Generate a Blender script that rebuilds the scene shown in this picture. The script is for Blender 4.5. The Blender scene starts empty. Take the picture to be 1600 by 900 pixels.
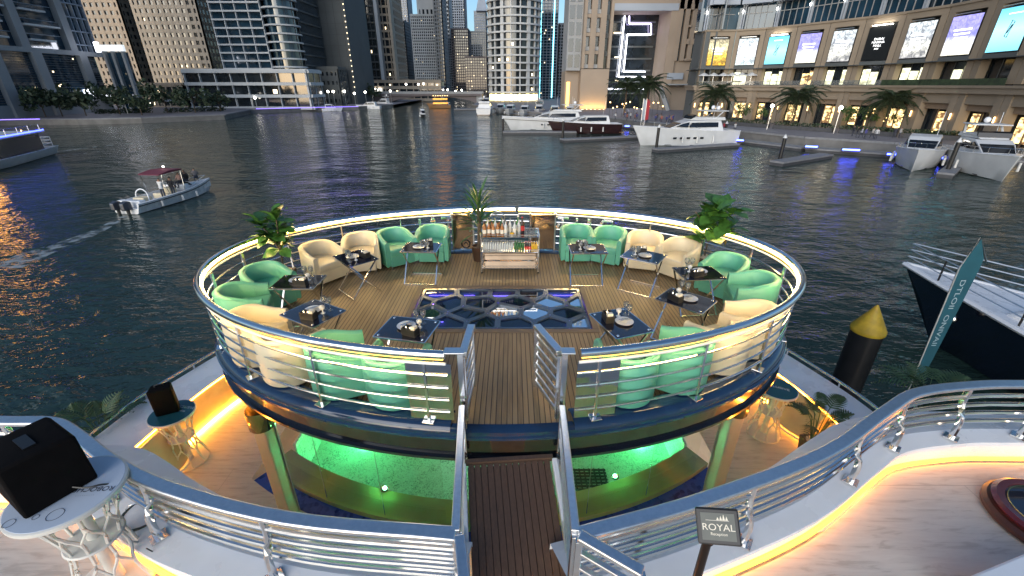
import bpy, bmesh, math, random
from mathutils import Vector, Matrix
rnd = random.Random(7)
SC = bpy.context.scene
COL = SC.collection
R = math.radians
PI = math.pi

# ------------------------------------------------------------------ camera
CAM_Z = 9.0
PITCH = R(25.0)
FOC = 680.0                       # focal length in pixels of a 1600 px wide picture
cam = bpy.data.cameras.new('camera')
cam.sensor_width = 36.0
cam.lens = 36.0 * FOC / 1600.0
cam.clip_start = 0.05
cam.clip_end = 6000
camo = bpy.data.objects.new('camera', cam)
camo.location = (0, 0, CAM_Z)
camo.rotation_euler = (R(90) - PITCH, 0, 0)
COL.objects.link(camo)
SC.camera = camo

# ------------------------------------------------------------------ sky, sun, exposure
SUN_EL, SUN_ROT = 12.0, 205.0
w = bpy.data.worlds.new('World'); SC.world = w; w.use_nodes = True
nt = w.node_tree
bg = nt.nodes['Background']
sky = nt.nodes.new('ShaderNodeTexSky'); sky.sky_type = 'NISHITA'; sky.sun_disc = False
sky.sun_elevation = R(SUN_EL); sky.sun_rotation = R(SUN_ROT); sky.altitude = 10
sky.air_density = 1.0; sky.dust_density = 1.2; sky.ozone_density = 3.5
nt.links.new(sky.outputs[0], bg.inputs[0])
bg.inputs[1].default_value = 0.092
sl = bpy.data.lights.new('sun', 'SUN'); sl.energy = 1.5; sl.angle = R(70); sl.color = (1.0, .96, .91)
so = bpy.data.objects.new('sun', sl); COL.objects.link(so)
_el, _az = R(SUN_EL), R(SUN_ROT)
sd = Vector((math.sin(_az)*math.cos(_el), math.cos(_az)*math.cos(_el), math.sin(_el)))   # towards the sun
so.rotation_euler = sd.to_track_quat('Z', 'Y').to_euler()
SC.view_settings.view_transform = 'Standard'
SC.view_settings.look = 'None'
SC.view_settings.exposure = 1.1
SC.view_settings.gamma = 1.0
SC.render.engine = 'CYCLES'
SC.cycles.max_bounces = 7
SC.cycles.diffuse_bounces = 3
SC.cycles.glossy_bounces = 4
SC.cycles.transmission_bounces = 4
SC.cycles.transparent_max_bounces = 6
SC.cycles.sample_clamp_indirect = 4.0
SC.cycles.sample_clamp_direct = 30.0
SC.cycles.caustics_reflective = False
SC.cycles.caustics_refractive = False
SC.cycles.use_denoising = True

# ------------------------------------------------------------------ picking real places from picture points
_C, _S = math.cos(PITCH), math.sin(PITCH)
def ray(x, y):
    u = (450 - y) / FOC
    return Vector(((x - 800) / FOC, _C + u*_S, -_S + u*_C))
def at_z(x, y, z):
    d = ray(x, y); t = (z - CAM_Z) / d.z
    return Vector((d.x*t, d.y*t, z))
def at_Y(x, y, Y):
    d = ray(x, y); t = Y / d.y
    return Vector((d.x*t, Y, CAM_Z + d.z*t))

# ------------------------------------------------------------------ objects
def mat4(loc=(0, 0, 0), rz=0.0):
    return Matrix.Translation(Vector(loc)) @ Matrix.Rotation(rz, 4, 'Z')
def tag(o, label=None, cat=None, group=None, kind=None):
    if label: o['label'] = label
    if cat: o['category'] = cat
    if group: o['group'] = group
    if kind: o['kind'] = kind
    return o
def thing(name, label, cat, loc=(0, 0, 0), rz=0.0, group=None):
    o = bpy.data.objects.new(name, None); COL.objects.link(o)
    o.empty_display_size = .1
    o.location = loc; o.rotation_euler = (0, 0, rz)
    return tag(o, label, cat, group)
def childs(o):
    return [c for c in KIDS.get(o.name, [])]
KIDS = {}
def adopt(o, parent, world=False):
    o.parent = parent
    KIDS.setdefault(parent.name, []).append(o)
    if world:
        m = Matrix.Identity(4); p = parent
        while p:
            m = mat4(p.location, p.rotation_euler.z) @ m if not p.parent else p.matrix_parent_inverse @ mat4(p.location, p.rotation_euler.z) @ m
            p = p.parent
        o.matrix_parent_inverse = m.inverted()
def copy_tree(o, parent=None):
    c = o.copy(); COL.objects.link(c)
    if parent:
        c.parent = parent; c.matrix_parent_inverse = o.matrix_parent_inverse
        KIDS.setdefault(parent.name, []).append(c)
    for ch in childs(o): copy_tree(ch, c)
    return c
def place(root, loc, rz=0.0, label=None, scale=None):
    root.location = loc; root.rotation_euler = (0, 0, rz)
    if label: root['label'] = label
    if scale: root.scale = (scale,)*3
    return root

class MB:
    def __init__(s): s.v = []; s.f = []
    def add(s, vs, fs):
        n = len(s.v); s.v += [tuple(v) for v in vs]; s.f += [tuple(i+n for i in f) for f in fs]; return s
    def box(s, x0, x1, y0, y1, z0, z1):
        return s.add([(x0,y0,z0),(x1,y0,z0),(x1,y1,z0),(x0,y1,z0),(x0,y0,z1),(x1,y0,z1),(x1,y1,z1),(x0,y1,z1)],
                     [(0,3,2,1),(4,5,6,7),(0,1,5,4),(1,2,6,5),(2,3,7,6),(3,0,4,7)])
    def cbox(s, c, sx, sy, sz, rz=0.0):          # bottom-centred box turned about z
        ca, sa = math.cos(rz), math.sin(rz); vs = []
        for z in (0, sz):
            for a, b in ((-1,-1),(1,-1),(1,1),(-1,1)):
                x, y = a*sx/2, b*sy/2
                vs.append((c[0]+x*ca-y*sa, c[1]+x*sa+y*ca, c[2]+z))
        return s.add(vs, [(0,3,2,1),(4,5,6,7),(0,1,5,4),(1,2,6,5),(2,3,7,6),(3,0,4,7)])
    def quad(s, a, b, c, d): return s.add([a,b,c,d], [(0,1,2,3)])
    def bar(s, p, q, w, h=None, up=(0,0,1)):     # rectangular bar between two points
        p, q = Vector(p), Vector(q); h = h or w
        d = (q-p).normalized(); u = Vector(up)
        if abs(d.dot(u)) > .98: u = Vector((1,0,0))
        a = d.cross(u).normalized()*w/2; b = a.cross(d).normalized()*h/2
        vs = [p-a-b, p+a-b, p+a+b, p-a+b, q-a-b, q+a-b, q+a+b, q-a+b]
        return s.add(vs, [(0,3,2,1),(4,5,6,7),(0,1,5,4),(1,2,6,5),(2,3,7,6),(3,0,4,7)])
    def tube(s, pts, r, n=8, closed=False, cap=True, flat=1.0):
        pts = [Vector(p) for p in pts]; m = len(pts); vs = []; fs = []
        rr = r if isinstance(r, (list, tuple)) else [r]*m
        for i, p in enumerate(pts):
            if closed: t = pts[(i+1) % m] - pts[i-1]
            else: t = pts[min(i+1, m-1)] - pts[max(i-1, 0)]
            t.normalize()
            u = Vector((0,0,1)) if abs(t.z) < .95 else Vector((1,0,0))
            a = t.cross(u).normalized(); b = a.cross(t).normalized()
            for k in range(n):
                an = 2*PI*k/n
                vs.append(p + a*math.cos(an)*rr[i] + b*math.sin(an)*rr[i]*flat)
        for i in range(m if closed else m-1):
            j = (i+1) % m
            for k in range(n):
                k2 = (k+1) % n
                fs.append((i*n+k, i*n+k2, j*n+k2, j*n+k))
        if cap and not closed:
            fs.append(tuple(range(n))[::-1]); fs.append(tuple((m-1)*n+k for k in range(n)))
        return s.add(vs, fs)
    def lathe(s, prof, n=20, c=(0,0,0), sx=1.0, sy=1.0, a0=0.0, a1=2*PI):
        full = abs(a1-a0-2*PI) < 1e-6; m = n if full else n+1
        vs = []; fs = []
        for r, z in prof:
            for k in range(m):
                an = a0+(a1-a0)*k/n
                vs.append((c[0]+r*sx*math.cos(an), c[1]+r*sy*math.sin(an), c[2]+z))
        for i in range(len(prof)-1):
            for k in range(n):
                k2 = (k+1) % m
                fs.append((i*m+k, i*m+k2, (i+1)*m+k2, (i+1)*m+k))
        if full:
            if prof[0][0] > 1e-6: fs.append(tuple(range(m))[::-1])
            if prof[-1][0] > 1e-6: fs.append(tuple((len(prof)-1)*m+k for k in range(m)))
        return s.add(vs, fs)
    def prism(s, poly, z0, z1):
        n = len(poly)
        vs = [(p[0],p[1],z0) for p in poly] + [(p[0],p[1],z1) for p in poly]
        fs = [tuple(range(n))[::-1], tuple(range(n, 2*n))] + [(i,(i+1)%n,n+(i+1)%n,n+i) for i in range(n)]
        return s.add(vs, fs)
    def profile(s, poly, wf, both=True):         # side outline (x,z) swept across y; half width wf(x,z)
        n = len(poly)
        vs = [(x, wf(x,z), z) for x, z in poly] + [(x, -wf(x,z), z) for x, z in poly]
        fs = [tuple(range(n)), tuple(range(n, 2*n))[::-1]] + [(i,n+i,n+(i+1)%n,(i+1)%n) for i in range(n)]
        return s.add(vs, fs)
    def loft(s, secs, closed=True, cap=True):
        m = len(secs[0]); vs = [p for sec in secs for p in sec]; fs = []
        for i in range(len(secs)-1):
            for k in range(m if closed else m-1):
                k2 = (k+1) % m
                fs.append((i*m+k, i*m+k2, (i+1)*m+k2, (i+1)*m+k))
        if cap:
            fs.append(tuple(range(m))[::-1]); fs.append(tuple((len(secs)-1)*m+k for k in range(m)))
        return s.add(vs, fs)
    def ball(s, c, r, n=10, m=6, sz=1.0):
        prof = [(max(r*math.sin(PI*i/m), 0), -r*sz*math.cos(PI*i/m)) for i in range(m+1)]
        return s.lathe(prof, n, c)
    def mesh(s, name, smooth=False):
        me = bpy.data.meshes.new(name); me.from_pydata(s.v, [], s.f); me.update()
        b = bmesh.new(); b.from_mesh(me); bmesh.ops.recalc_face_normals(b, faces=b.faces)
        b.to_mesh(me); b.free()
        if smooth:
            me.polygons.foreach_set('use_smooth', [True]*len(me.polygons))
            try: me.set_sharp_from_angle(angle=R(smooth if smooth is not True else 40))
            except Exception: pass
        return me
    def build(s, name, mat, parent=None, smooth=False, world=False, kind=None, bevel=0.0, seg=2):
        o = bpy.data.objects.new(name, s.mesh(name, smooth)); o.data.materials.append(mat)
        COL.objects.link(o)
        if parent: adopt(o, parent, world)
        if kind: o['kind'] = kind
        if bevel:
            m = o.modifiers.new('bevel', 'BEVEL'); m.width = bevel; m.segments = seg; m.limit_method = 'ANGLE'; m.angle_limit = R(35)
        return o
def share(name, me, mat, parent=None, m=None):
    o = bpy.data.objects.new(name, me)
    if mat and not me.materials: me.materials.append(mat)
    COL.objects.link(o)
    if parent: adopt(o, parent)
    if m is not None: o.matrix_basis = m
    return o
def text_mb(body, size, extrude=.003, align='CENTER'):
    cu = bpy.data.curves.new('lettering', 'FONT'); cu.body = body; cu.size = size; cu.extrude = extrude
    cu.align_x = align; cu.align_y = 'CENTER'; cu.resolution_u = 3
    ob = bpy.data.objects.new('lettering', cu); me = bpy.data.meshes.new_from_object(ob)
    bpy.data.objects.remove(ob); bpy.data.curves.remove(cu)
    return me
def text_obj(name, body, size, mat, parent, m, extrude=.003, squash=1.0, align='CENTER'):
    me = text_mb(body, size, extrude, align); me.materials.append(mat)
    if squash != 1.0:
        for v in me.vertices: v.co.x *= squash
    o = bpy.data.objects.new(name, me); COL.objects.link(o)
    if parent: adopt(o, parent)
    o.matrix_basis = m
    return o
def smooth_path(pts, n=6, closed=False):
    P = [Vector(p) for p in pts]; m = len(P); out = []
    for i in range(m if closed else m-1):
        p0 = P[i-1] if (closed or i > 0) else P[0]*2-P[1]
        p1 = P[i]; p2 = P[(i+1) % m]
        p3 = P[(i+2) % m] if (closed or i+2 < m) else p2*2-p1
        for k in range(n):
            t = k/n
            out.append(.5*((2*p1)+(p2-p0)*t+(2*p0-5*p1+4*p2-p3)*t*t+(3*p1-p0-3*p2+p3)*t**3))
    if not closed: out.append(P[-1].copy())
    return out

# ------------------------------------------------------------------ materials
def newmat(name):
    m = bpy.data.materials.new(name); m.use_nodes = True
    return m, m.node_tree, m.node_tree.nodes['Principled BSDF']
def mat(name, col, rough=.5, metal=0.0, var=.12, scale=6.0, bump=0.0, coat=0.0, spec=None, col2=None, stretch=None, detail=4):
    m, t, b = newmat(name)
    tc = t.nodes.new('ShaderNodeTexCoord'); src = tc.outputs['Object']
    if stretch:
        mp = t.nodes.new('ShaderNodeMapping'); mp.inputs['Scale'].default_value = stretch
        t.links.new(src, mp.inputs[0]); src = mp.outputs[0]
    nz = t.nodes.new('ShaderNodeTexNoise'); nz.inputs['Scale'].default_value = scale; nz.inputs['Detail'].default_value = detail
    t.links.new(src, nz.inputs['Vector'])
    rp = t.nodes.new('ShaderNodeValToRGB')
    c2 = col2 or tuple(c*(1-var) for c in col); c1 = tuple(min(1, c*(1+var)) for c in col)
    rp.color_ramp.elements[0].color = (*c2, 1); rp.color_ramp.elements[1].color = (*c1, 1)
    rp.color_ramp.elements[0].position = .3; rp.color_ramp.elements[1].position = .7
    t.links.new(nz.outputs[0], rp.inputs[0]); t.links.new(rp.outputs[0], b.inputs['Base Color'])
    b.inputs['Roughness'].default_value = rough; b.inputs['Metallic'].default_value = metal
    if rough > .02:
        mr = t.nodes.new('ShaderNodeMapRange'); mr.inputs[3].default_value = rough*.8; mr.inputs[4].default_value = min(1, rough*1.2)
        t.links.new(nz.outputs[0], mr.inputs[0]); t.links.new(mr.outputs[0], b.inputs['Roughness'])
    if coat: b.inputs['Coat Weight'].default_value = coat; b.inputs['Coat Roughness'].default_value = .05
    if spec is not None: b.inputs['Specular IOR Level'].default_value = spec
    if bump:
        bp = t.nodes.new('ShaderNodeBump'); bp.inputs['Strength'].default_value = bump; bp.inputs['Distance'].default_value = .02
        t.links.new(nz.outputs[0], bp.inputs['Height']); t.links.new(bp.outputs[0], b.inputs['Normal'])
    return m
def glow(name, col, strength):
    m, t, b = newmat(name)
    b.inputs['Base Color'].default_value = (*col, 1)
    b.inputs['Emission Color'].default_value = (*col, 1); b.inputs['Emission Strength'].default_value = strength
    b.inputs['Roughness'].default_value = .4
    return m
# ------------------------------------------------------------------ material library
M = {}
M['steel'] = mat('polished steel', (.74,.74,.74), .16, 1.0, .05, 3)
M['chrome'] = mat('chrome', (.85,.84,.82), .12, 1.0, .03, 3)
M['steel_soft'] = mat('brushed steel', (.76,.765,.77), .34, 1.0, .06, 30)
M['navy'] = mat('navy gelcoat', (.012,.035,.085), .10, 0, .15, 4, coat=.6)
M['navy_dark'] = mat('dark glossy fascia', (.012,.014,.02), .08, 0, .2, 3, coat=.7)
M['white'] = mat('white gelcoat', (.82,.83,.85), .28, 0, .05, 2.5)
M['white_dirty'] = mat('white boat paint', (.62,.63,.64), .32, 0, .07, .8)
M['teal'] = mat('teal leather', (.12,.41,.285), .42, 0, .07, 3, bump=.06)
M['cream'] = mat('cream leather', (.74,.63,.43), .40, 0, .06, 3, bump=.06)
M['black'] = mat('black plastic', (.012,.012,.013), .35, 0, .2, 8)
M['cloth_black'] = mat('black cloth', (.006,.005,.005), .9, 0, .3, 10, bump=.2, spec=.1)
M['darkglass'] = mat('smoked glass', (.010,.010,.020), .04, 0, .2, 2, coat=.5)
M['porcelain'] = mat('porcelain', (.80,.79,.76), .18, 0, .03, 5)
M['napkin'] = mat('cream napkin', (.75,.70,.58), .8, 0, .1, 20, bump=.2)
M['glassclear'] = mat('drinking glass', (.75,.78,.78), .03, 0, .02, 4)
M['glassclear'].node_tree.nodes['Principled BSDF'].inputs['Transmission Weight'].default_value = .85
M['leaf'] = mat('fig leaf', (.055,.15,.028), .38, 0, .35, 14, col2=(.03,.085,.015))
M['leaf_yucca'] = mat('yucca leaf', (.045,.12,.03), .42, 0, .4, 10, col2=(.02,.06,.015))
M['leaf_palm'] = mat('palm leaflet', (.045,.085,.03), .5, 0, .4, 8, col2=(.02,.045,.015))
M['leaf_dark'] = mat('tree foliage', (.035,.055,.025), .6, 0, .45, 1.5, col2=(.014,.026,.013))
M['leaf_lit'] = mat('shrub foliage', (.06,.11,.025), .6, 0, .4, 1.5, col2=(.03,.06,.015))
M['bark'] = mat('bark', (.10,.07,.045), .85, 0, .35, 12, bump=.4)
M['brown_pot'] = mat('brown planter', (.055,.028,.016), .45, 0, .25, 6)
M['pebble'] = mat('white pebbles', (.62,.56,.44), .8, 0, .35, 60, bump=.8)
M['bronze_mirror'] = mat('bronze mirror', (.30,.22,.15), .10, 1.0, .15, 3)
M['bottle_green'] = mat('green bottle glass', (.03,.14,.04), .08, 0, .2, 4)
M['bottle_amber'] = mat('amber liquor', (.35,.13,.025), .08, 0, .3, 4)
M['bottle_clear'] = mat('clear bottle', (.55,.57,.56), .08, 0, .1, 4)
M['bottle_dark'] = mat('dark bottle', (.03,.015,.012), .1, 0, .2, 4)
M['bottle_yellow'] = mat('yellow juice bottle', (.65,.38,.03), .2, 0, .15, 4)
M['label_red'] = mat('red label', (.5,.03,.03), .5, 0, .1, 4)
M['label_white'] = mat('paper label', (.7,.66,.58), .6, 0, .1, 12)
M['led_warm'] = glow('warm white LED', (1.0,.71,.28), 32.0)
M['led_halo'] = glow('yellow LED halo diffuser', (1.0,.60,.10), 1.3)  # weak emission paints the yellow halo around the white-hot strip
M['led_orange'] = glow('amber LED', (1.0,.40,.04), 26.0)
M['led_near'] = glow('amber deck LED', (1.0,.34,.02), 5.5)
M['led_purple'] = glow('violet LED', (.22,.10,1.0), 9.0)
M['led_blue'] = glow('blue LED', (.05,.08,1.0), 10.0)
M['led_blue_soft'] = glow('soft blue LED', (.06,.09,1.0), 4.0)
M['led_white'] = glow('white LED', (.85,.88,1.0), 5.0)
M['lamp_white'] = glow('street lamp globe', (1.0,.93,.80), 9.0)
M['lamp_warm'] = glow('warm lamp', (1.0,.62,.24), 4.0)
M['pool_lamp'] = glow('green pool lamp', (.14,1.0,.34), 450.0)
M['pool_flood'] = glow('green underwater flood', (.10,1.0,.30), 330.0)
M['pool_pale'] = glow('pale green underwater flood', (.50,1.0,.66), 260.0)
M['window_lit'] = glow('lit window', (1.0,.80,.50), 1.6)
M['shop_lit'] = glow('shop light', (1.0,.70,.30), 1.3)
M['shop_white'] = glow('white shop light', (.95,.95,.70), 1.2)
def interior(name, c1, c2, strength):
    m, t, b = newmat(name); tc = t.nodes.new('ShaderNodeTexCoord'); mp = t.nodes.new('ShaderNodeMapping'); mp.inputs['Scale'].default_value = (1,1,1.6); t.links.new(tc.outputs['Object'], mp.inputs[0])
    v = t.nodes.new('ShaderNodeTexNoise'); v.inputs['Scale'].default_value = 1.1; v.inputs['Detail'].default_value = 2.5; t.links.new(mp.outputs[0], v.inputs['Vector'])
    rp = t.nodes.new('ShaderNodeValToRGB'); rp.color_ramp.elements[0].position = .40; rp.color_ramp.elements[1].position = .58; rp.color_ramp.elements[0].color = (*c2,1); rp.color_ramp.elements[1].color = (*c1,1)
    t.links.new(v.outputs[0], rp.inputs[0]); t.links.new(rp.outputs[0], b.inputs['Emission Color']); b.inputs['Emission Strength'].default_value = strength; b.inputs['Base Color'].default_value = (.05,.04,.03,1); b.inputs['Roughness'].default_value = .2
    return m
M['shop_lit'] = interior('warm shop interior', (1.0,.70,.30), (.10,.05,.02), 1.6)
M['shop_white'] = interior('bright shop interior', (.95,.95,.66), (.45,.42,.25), 1.3)
M['winglass'] = mat('tower glazing', (.018,.024,.030), .07, 0, .5, .35, spec=.8)
M['winglass_blue'] = mat('blue tower glazing', (.012,.035,.060), .06, 0, .5, .25, spec=1.0)
M['skin_gold'] = mat('gold trim', (.5,.36,.12), .2, 1.0, .1, 8)

def deck_planks(name, w, c1, c2, joint, rough=.5, axis='X', bump=.5):
    m, t, b = newmat(name)
    tc = t.nodes.new('ShaderNodeTexCoord'); sp = t.nodes.new('ShaderNodeSeparateXYZ'); t.links.new(tc.outputs['Object'], sp.inputs[0])
    dv = t.nodes.new('ShaderNodeMath'); dv.operation = 'DIVIDE'; dv.inputs[1].default_value = w; t.links.new(sp.outputs[axis], dv.inputs[0])
    fr = t.nodes.new('ShaderNodeMath'); fr.operation = 'FRACT'; t.links.new(dv.outputs[0], fr.inputs[0])
    fl = t.nodes.new('ShaderNodeMath'); fl.operation = 'FLOOR'; t.links.new(dv.outputs[0], fl.inputs[0])
    wn = t.nodes.new('ShaderNodeTexWhiteNoise'); wn.noise_dimensions = '1D'; t.links.new(fl.outputs[0], wn.inputs['W'])
    mp = t.nodes.new('ShaderNodeMapping'); mp.inputs['Scale'].default_value = (30, 2, 2) if axis == 'X' else (2, 30, 2)
    t.links.new(tc.outputs['Object'], mp.inputs[0])
    nz = t.nodes.new('ShaderNodeTexNoise'); nz.inputs['Scale'].default_value = 1.0; nz.inputs['Detail'].default_value = 5; t.links.new(mp.outputs[0], nz.inputs['Vector'])
    big = t.nodes.new('ShaderNodeTexNoise'); big.inputs['Scale'].default_value = .9; t.links.new(tc.outputs['Object'], big.inputs['Vector'])
    ad = t.nodes.new('ShaderNodeMath'); ad.operation = 'MULTIPLY_ADD'; ad.inputs[1].default_value = .35; t.links.new(wn.outputs[0], ad.inputs[0]); t.links.new(nz.outputs[0], ad.inputs[2])
    ad2 = t.nodes.new('ShaderNodeMath'); ad2.operation = 'MULTIPLY_ADD'; ad2.inputs[1].default_value = .5; t.links.new(big.outputs[0], ad2.inputs[0]); t.links.new(ad.outputs[0], ad2.inputs[2])
    rp = t.nodes.new('ShaderNodeValToRGB'); rp.color_ramp.elements[0].position = .55; rp.color_ramp.elements[1].position = 1.15 if False else 1.0
    rp.color_ramp.elements[0].color = (*c1, 1); rp.color_ramp.elements[1].color = (*c2, 1); t.links.new(ad2.outputs[0], rp.inputs[0])
    cmp = t.nodes.new('ShaderNodeMath'); cmp.operation = 'LESS_THAN'; cmp.inputs[1].default_value = .16; t.links.new(fr.outputs[0], cmp.inputs[0])
    mx = t.nodes.new('ShaderNodeMix'); mx.data_type = 'RGBA'; t.links.new(cmp.outputs[0], mx.inputs['Factor'])
    t.links.new(rp.outputs[0], mx.inputs['A']); mx.inputs['B'].default_value = (*joint, 1)
    t.links.new(mx.outputs['Result'], b.inputs['Base Color']); b.inputs['Roughness'].default_value = rough
    iv = t.nodes.new('ShaderNodeMath'); iv.operation = 'SUBTRACT'; iv.inputs[0].default_value = 1; t.links.new(cmp.outputs[0], iv.inputs[1])
    bp = t.nodes.new('ShaderNodeBump'); bp.inputs['Strength'].default_value = bump; bp.inputs['Distance'].default_value = .004
    t.links.new(iv.outputs[0], bp.inputs['Height']); t.links.new(bp.outputs[0], b.inputs['Normal'])
    return m
M['deck'] = deck_planks('synthetic teak deck', .062, (.20,.135,.064), (.34,.235,.12), (.055,.036,.02), .45)
M['board'] = mat('brown deck board', (.19,.13,.08), .5, 0, .2, 3, stretch=(4,40,40))
M['ramp_board'] = mat('dark brown gangway board', (.115,.066,.042), .5, 0, .22, 2, stretch=(40,3,40))

def stone(name, c1, c2, vein, scale=.55, sx=3.2, sy=1.1, rough=.35):
    m, t, b = newmat(name)
    tc = t.nodes.new('ShaderNodeTexCoord')
    mp = t.nodes.new('ShaderNodeMapping'); mp.inputs['Scale'].default_value = (1.1, 7.5, 1); mp.inputs['Rotation'].default_value = (0,0,R(3)); t.links.new(tc.outputs['Object'], mp.inputs[0])
    n1 = t.nodes.new('ShaderNodeTexNoise'); n1.inputs['Scale'].default_value = 2.4; n1.inputs['Detail'].default_value = 9; n1.inputs['Roughness'].default_value = .62; n1.inputs['Distortion'].default_value = .6
    t.links.new(mp.outputs[0], n1.inputs['Vector'])
    rp = t.nodes.new('ShaderNodeValToRGB'); e = rp.color_ramp.elements
    e[0].position = .36; e[0].color = (*vein, 1); e[1].position = .64; e[1].color = (*c1, 1)
    x = e.new(.47); x.color = (*c2, 1); t.links.new(n1.outputs[0], rp.inputs[0])
    br = t.nodes.new('ShaderNodeTexBrick'); br.inputs['Scale'].default_value = 1.0; br.inputs['Mortar Size'].default_value = .0035
    br.inputs['Brick Width'].default_value = sx; br.inputs['Row Height'].default_value = sy; br.inputs['Mortar Smooth'].default_value = .2
    t.links.new(tc.outputs['Object'], br.inputs['Vector'])
    mx = t.nodes.new('ShaderNodeMix'); mx.data_type = 'RGBA'; t.links.new(br.outputs['Fac'], mx.inputs['Factor'])
    t.links.new(rp.outputs[0], mx.inputs['A']); mx.inputs['B'].default_value = (.40,.36,.30,1)
    t.links.new(mx.outputs['Result'], b.inputs['Base Color'])
    mr = t.nodes.new('ShaderNodeMapRange'); mr.inputs[3].default_value = rough*.7; mr.inputs[4].default_value = rough*1.4; t.links.new(n1.outputs[0], mr.inputs[0]); t.links.new(mr.outputs[0], b.inputs['Roughness'])
    return m
M['stone'] = stone('travertine deck tile', (.68,.63,.55), (.63,.575,.50), (.51,.455,.385))

# ------------------------------------------------------------------ water
def water_mat():
    m, t, b = newmat('harbour water')
    b.inputs['Base Color'].default_value = (.022,.046,.040,1); b.inputs['Roughness'].default_value = .035; b.inputs['IOR'].default_value = 1.333
    tc = t.nodes.new('ShaderNodeTexCoord'); last = None
    for sc, strv, dist, rot, st in ((.11,.5,1.1,12,(1,1.6,1)), (.55,.62,.34,-20,(1,1.8,1)), (1.9,.62,.095,14,(1,1.7,1))):
        mp = t.nodes.new('ShaderNodeMapping'); mp.inputs['Scale'].default_value = st; mp.inputs['Rotation'].default_value = (0,0,R(rot)); t.links.new(tc.outputs['Object'], mp.inputs[0])
        nz = t.nodes.new('ShaderNodeTexNoise'); nz.inputs['Scale'].default_value = sc; nz.inputs['Detail'].default_value = 3.5; nz.inputs['Roughness'].default_value = .55; nz.inputs['Distortion'].default_value = .35
        t.links.new(mp.outputs[0], nz.inputs['Vector'])
        bp = t.nodes.new('ShaderNodeBump'); bp.inputs['Strength'].default_value = strv; bp.inputs['Distance'].default_value = dist
        t.links.new(nz.outputs[0], bp.inputs['Height'])
        if sc > .5:      # patches of calmer and rougher water
            pn = t.nodes.new('ShaderNodeTexNoise'); pn.inputs['Scale'].default_value = .035; pn.inputs['Detail'].default_value = 3; t.links.new(tc.outputs['Object'], pn.inputs['Vector'])
            pm_ = t.nodes.new('ShaderNodeMapRange'); pm_.inputs[1].default_value = .35; pm_.inputs[2].default_value = .65; pm_.inputs[3].default_value = strv*.6; pm_.inputs[4].default_value = strv*1.25
            t.links.new(pn.outputs[0], pm_.inputs[0]); t.links.new(pm_.outputs[0], bp.inputs['Strength'])
        if last: t.links.new(last, bp.inputs['Normal'])
        last = bp.outputs[0]
    t.links.new(last, b.inputs['Normal'])
    return m
wt = MB().quad((-3000,-400,0),(3000,-400,0),(3000,5000,0),(-3000,5000,0)).build('water', water_mat()); tag(wt, kind='structure')
# ------------------------------------------------------------------ the yacht we look over: oval platform
PX, PY, PA, PB = -0.167, 6.529, 4.485, 2.878      # oval centre and half axes of the handrail
ZF = 5.6                                          # platform floor
def ell(t, off=0.0, z=ZF): return Vector((PX+(PA+off)*math.cos(t), PY+(PB+off)*math.sin(t), z))
def arc(d0, d1, n, off=0.0, z=ZF): return [ell(R(d0+(d1-d0)*i/n), off, z) for i in range(n+1)]
def clip(poly, a, b, c):                          # keep a*x+b*y <= c
    out = []
    for i in range(len(poly)):
        p, q = poly[i], poly[(i+1) % len(poly)]
        dp, dq = a*p[0]+b*p[1]-c, a*q[0]+b*q[1]-c
        if dp <= 0: out.append(p)
        if dp*dq < 0:
            k = dp/(dp-dq); out.append((p[0]+(q[0]-p[0])*k, p[1]+(q[1]-p[1])*k))
    return out
GX0, GX1, GY0, GY1 = -1.63, 1.24, 5.79, 7.27      # glass dance floor
plat = thing('platform', None, None, (PX, PY, ZF)); tag(plat, kind='structure')
outer = [(p.x, p.y) for p in arc(0, 360, 120, -.06)][:-1]
fl = MB()
for poly in (clip(outer, 1, 0, GX0), clip(outer, -1, 0, -GX1),
             clip(clip(clip(outer, -1, 0, -GX0), 1, 0, GX1), 0, 1, GY0), clip(clip(clip(outer, -1, 0, -GX0), 1, 0, GX1), 0, -1, -GY1)):
    fl.prism(poly, ZF-.06, ZF)
fl.build('plank_floor', M['deck'], plat, world=True)
for (x0,x1,y0,y1) in ((GX0-.09,GX1+.09,GY1+.002,GY1+.11),(GX0-.09,GX1+.09,GY0-.11,GY0-.002),(GX0-.092,GX0-.002,GY0,GY1),(GX1+.002,GX1+.092,GY0,GY1)):
    MB().box(x0,x1,y0,y1,ZF-.05,ZF+.012).build('border_board', M['board'], plat, world=True, bevel=.004)
def ellband(prof, mat_, name, smooth=50, d0=0, d1=360, n=120):
    mb = MB(); secs = []
    full = (d1-d0 == 360)
    for i in range(n if full else n+1):
        t = R(d0+(d1-d0)*i/n); secs.append([ell(t, o, z) for o, z in prof])
    m = len(prof); vs = [p for s_ in secs for p in s_]; fs = []
    k = len(secs)
    for i in range(k if full else k-1):
        j = (i+1) % k
        for a in range(m-1): fs.append((i*m+a, j*m+a, j*m+a+1, i*m+a+1))
    mb.add(vs, fs)
    return mb.build(name, mat_, plat, smooth=smooth, world=True)
ellband([(-.24,5.604),(-.24,5.64),(-.14,5.655),(-.03,5.63),(.03,5.575),(.03,5.52)], M['navy'], 'coaming', d0=-79, d1=263.5, n=110)
ellband([(-.07,5.604),(-.02,5.602),(.03,5.57),(.03,5.52)], M['navy'], 'threshold', d0=-96.5, d1=-79, n=10)
ellband([(.03,5.52),(.05,5.505),(.05,5.475),(.025,5.46)], M['navy'], 'rub_rail')
ellband([(.025,5.46),(-.01,5.20)], M['navy_dark'], 'fascia')
ellband([(-.01,5.20),(.035,5.188),(.035,5.152),(-.02,5.138),(-.6,5.138),(-2.2,5.14)], M['navy_dark'], 'lower_lip')
MB().prism([(p.x,p.y) for p in arc(0,360,80,-.4)][:-1], 5.14, 5.19).build('soffit', M['white'], plat, world=True)

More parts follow.
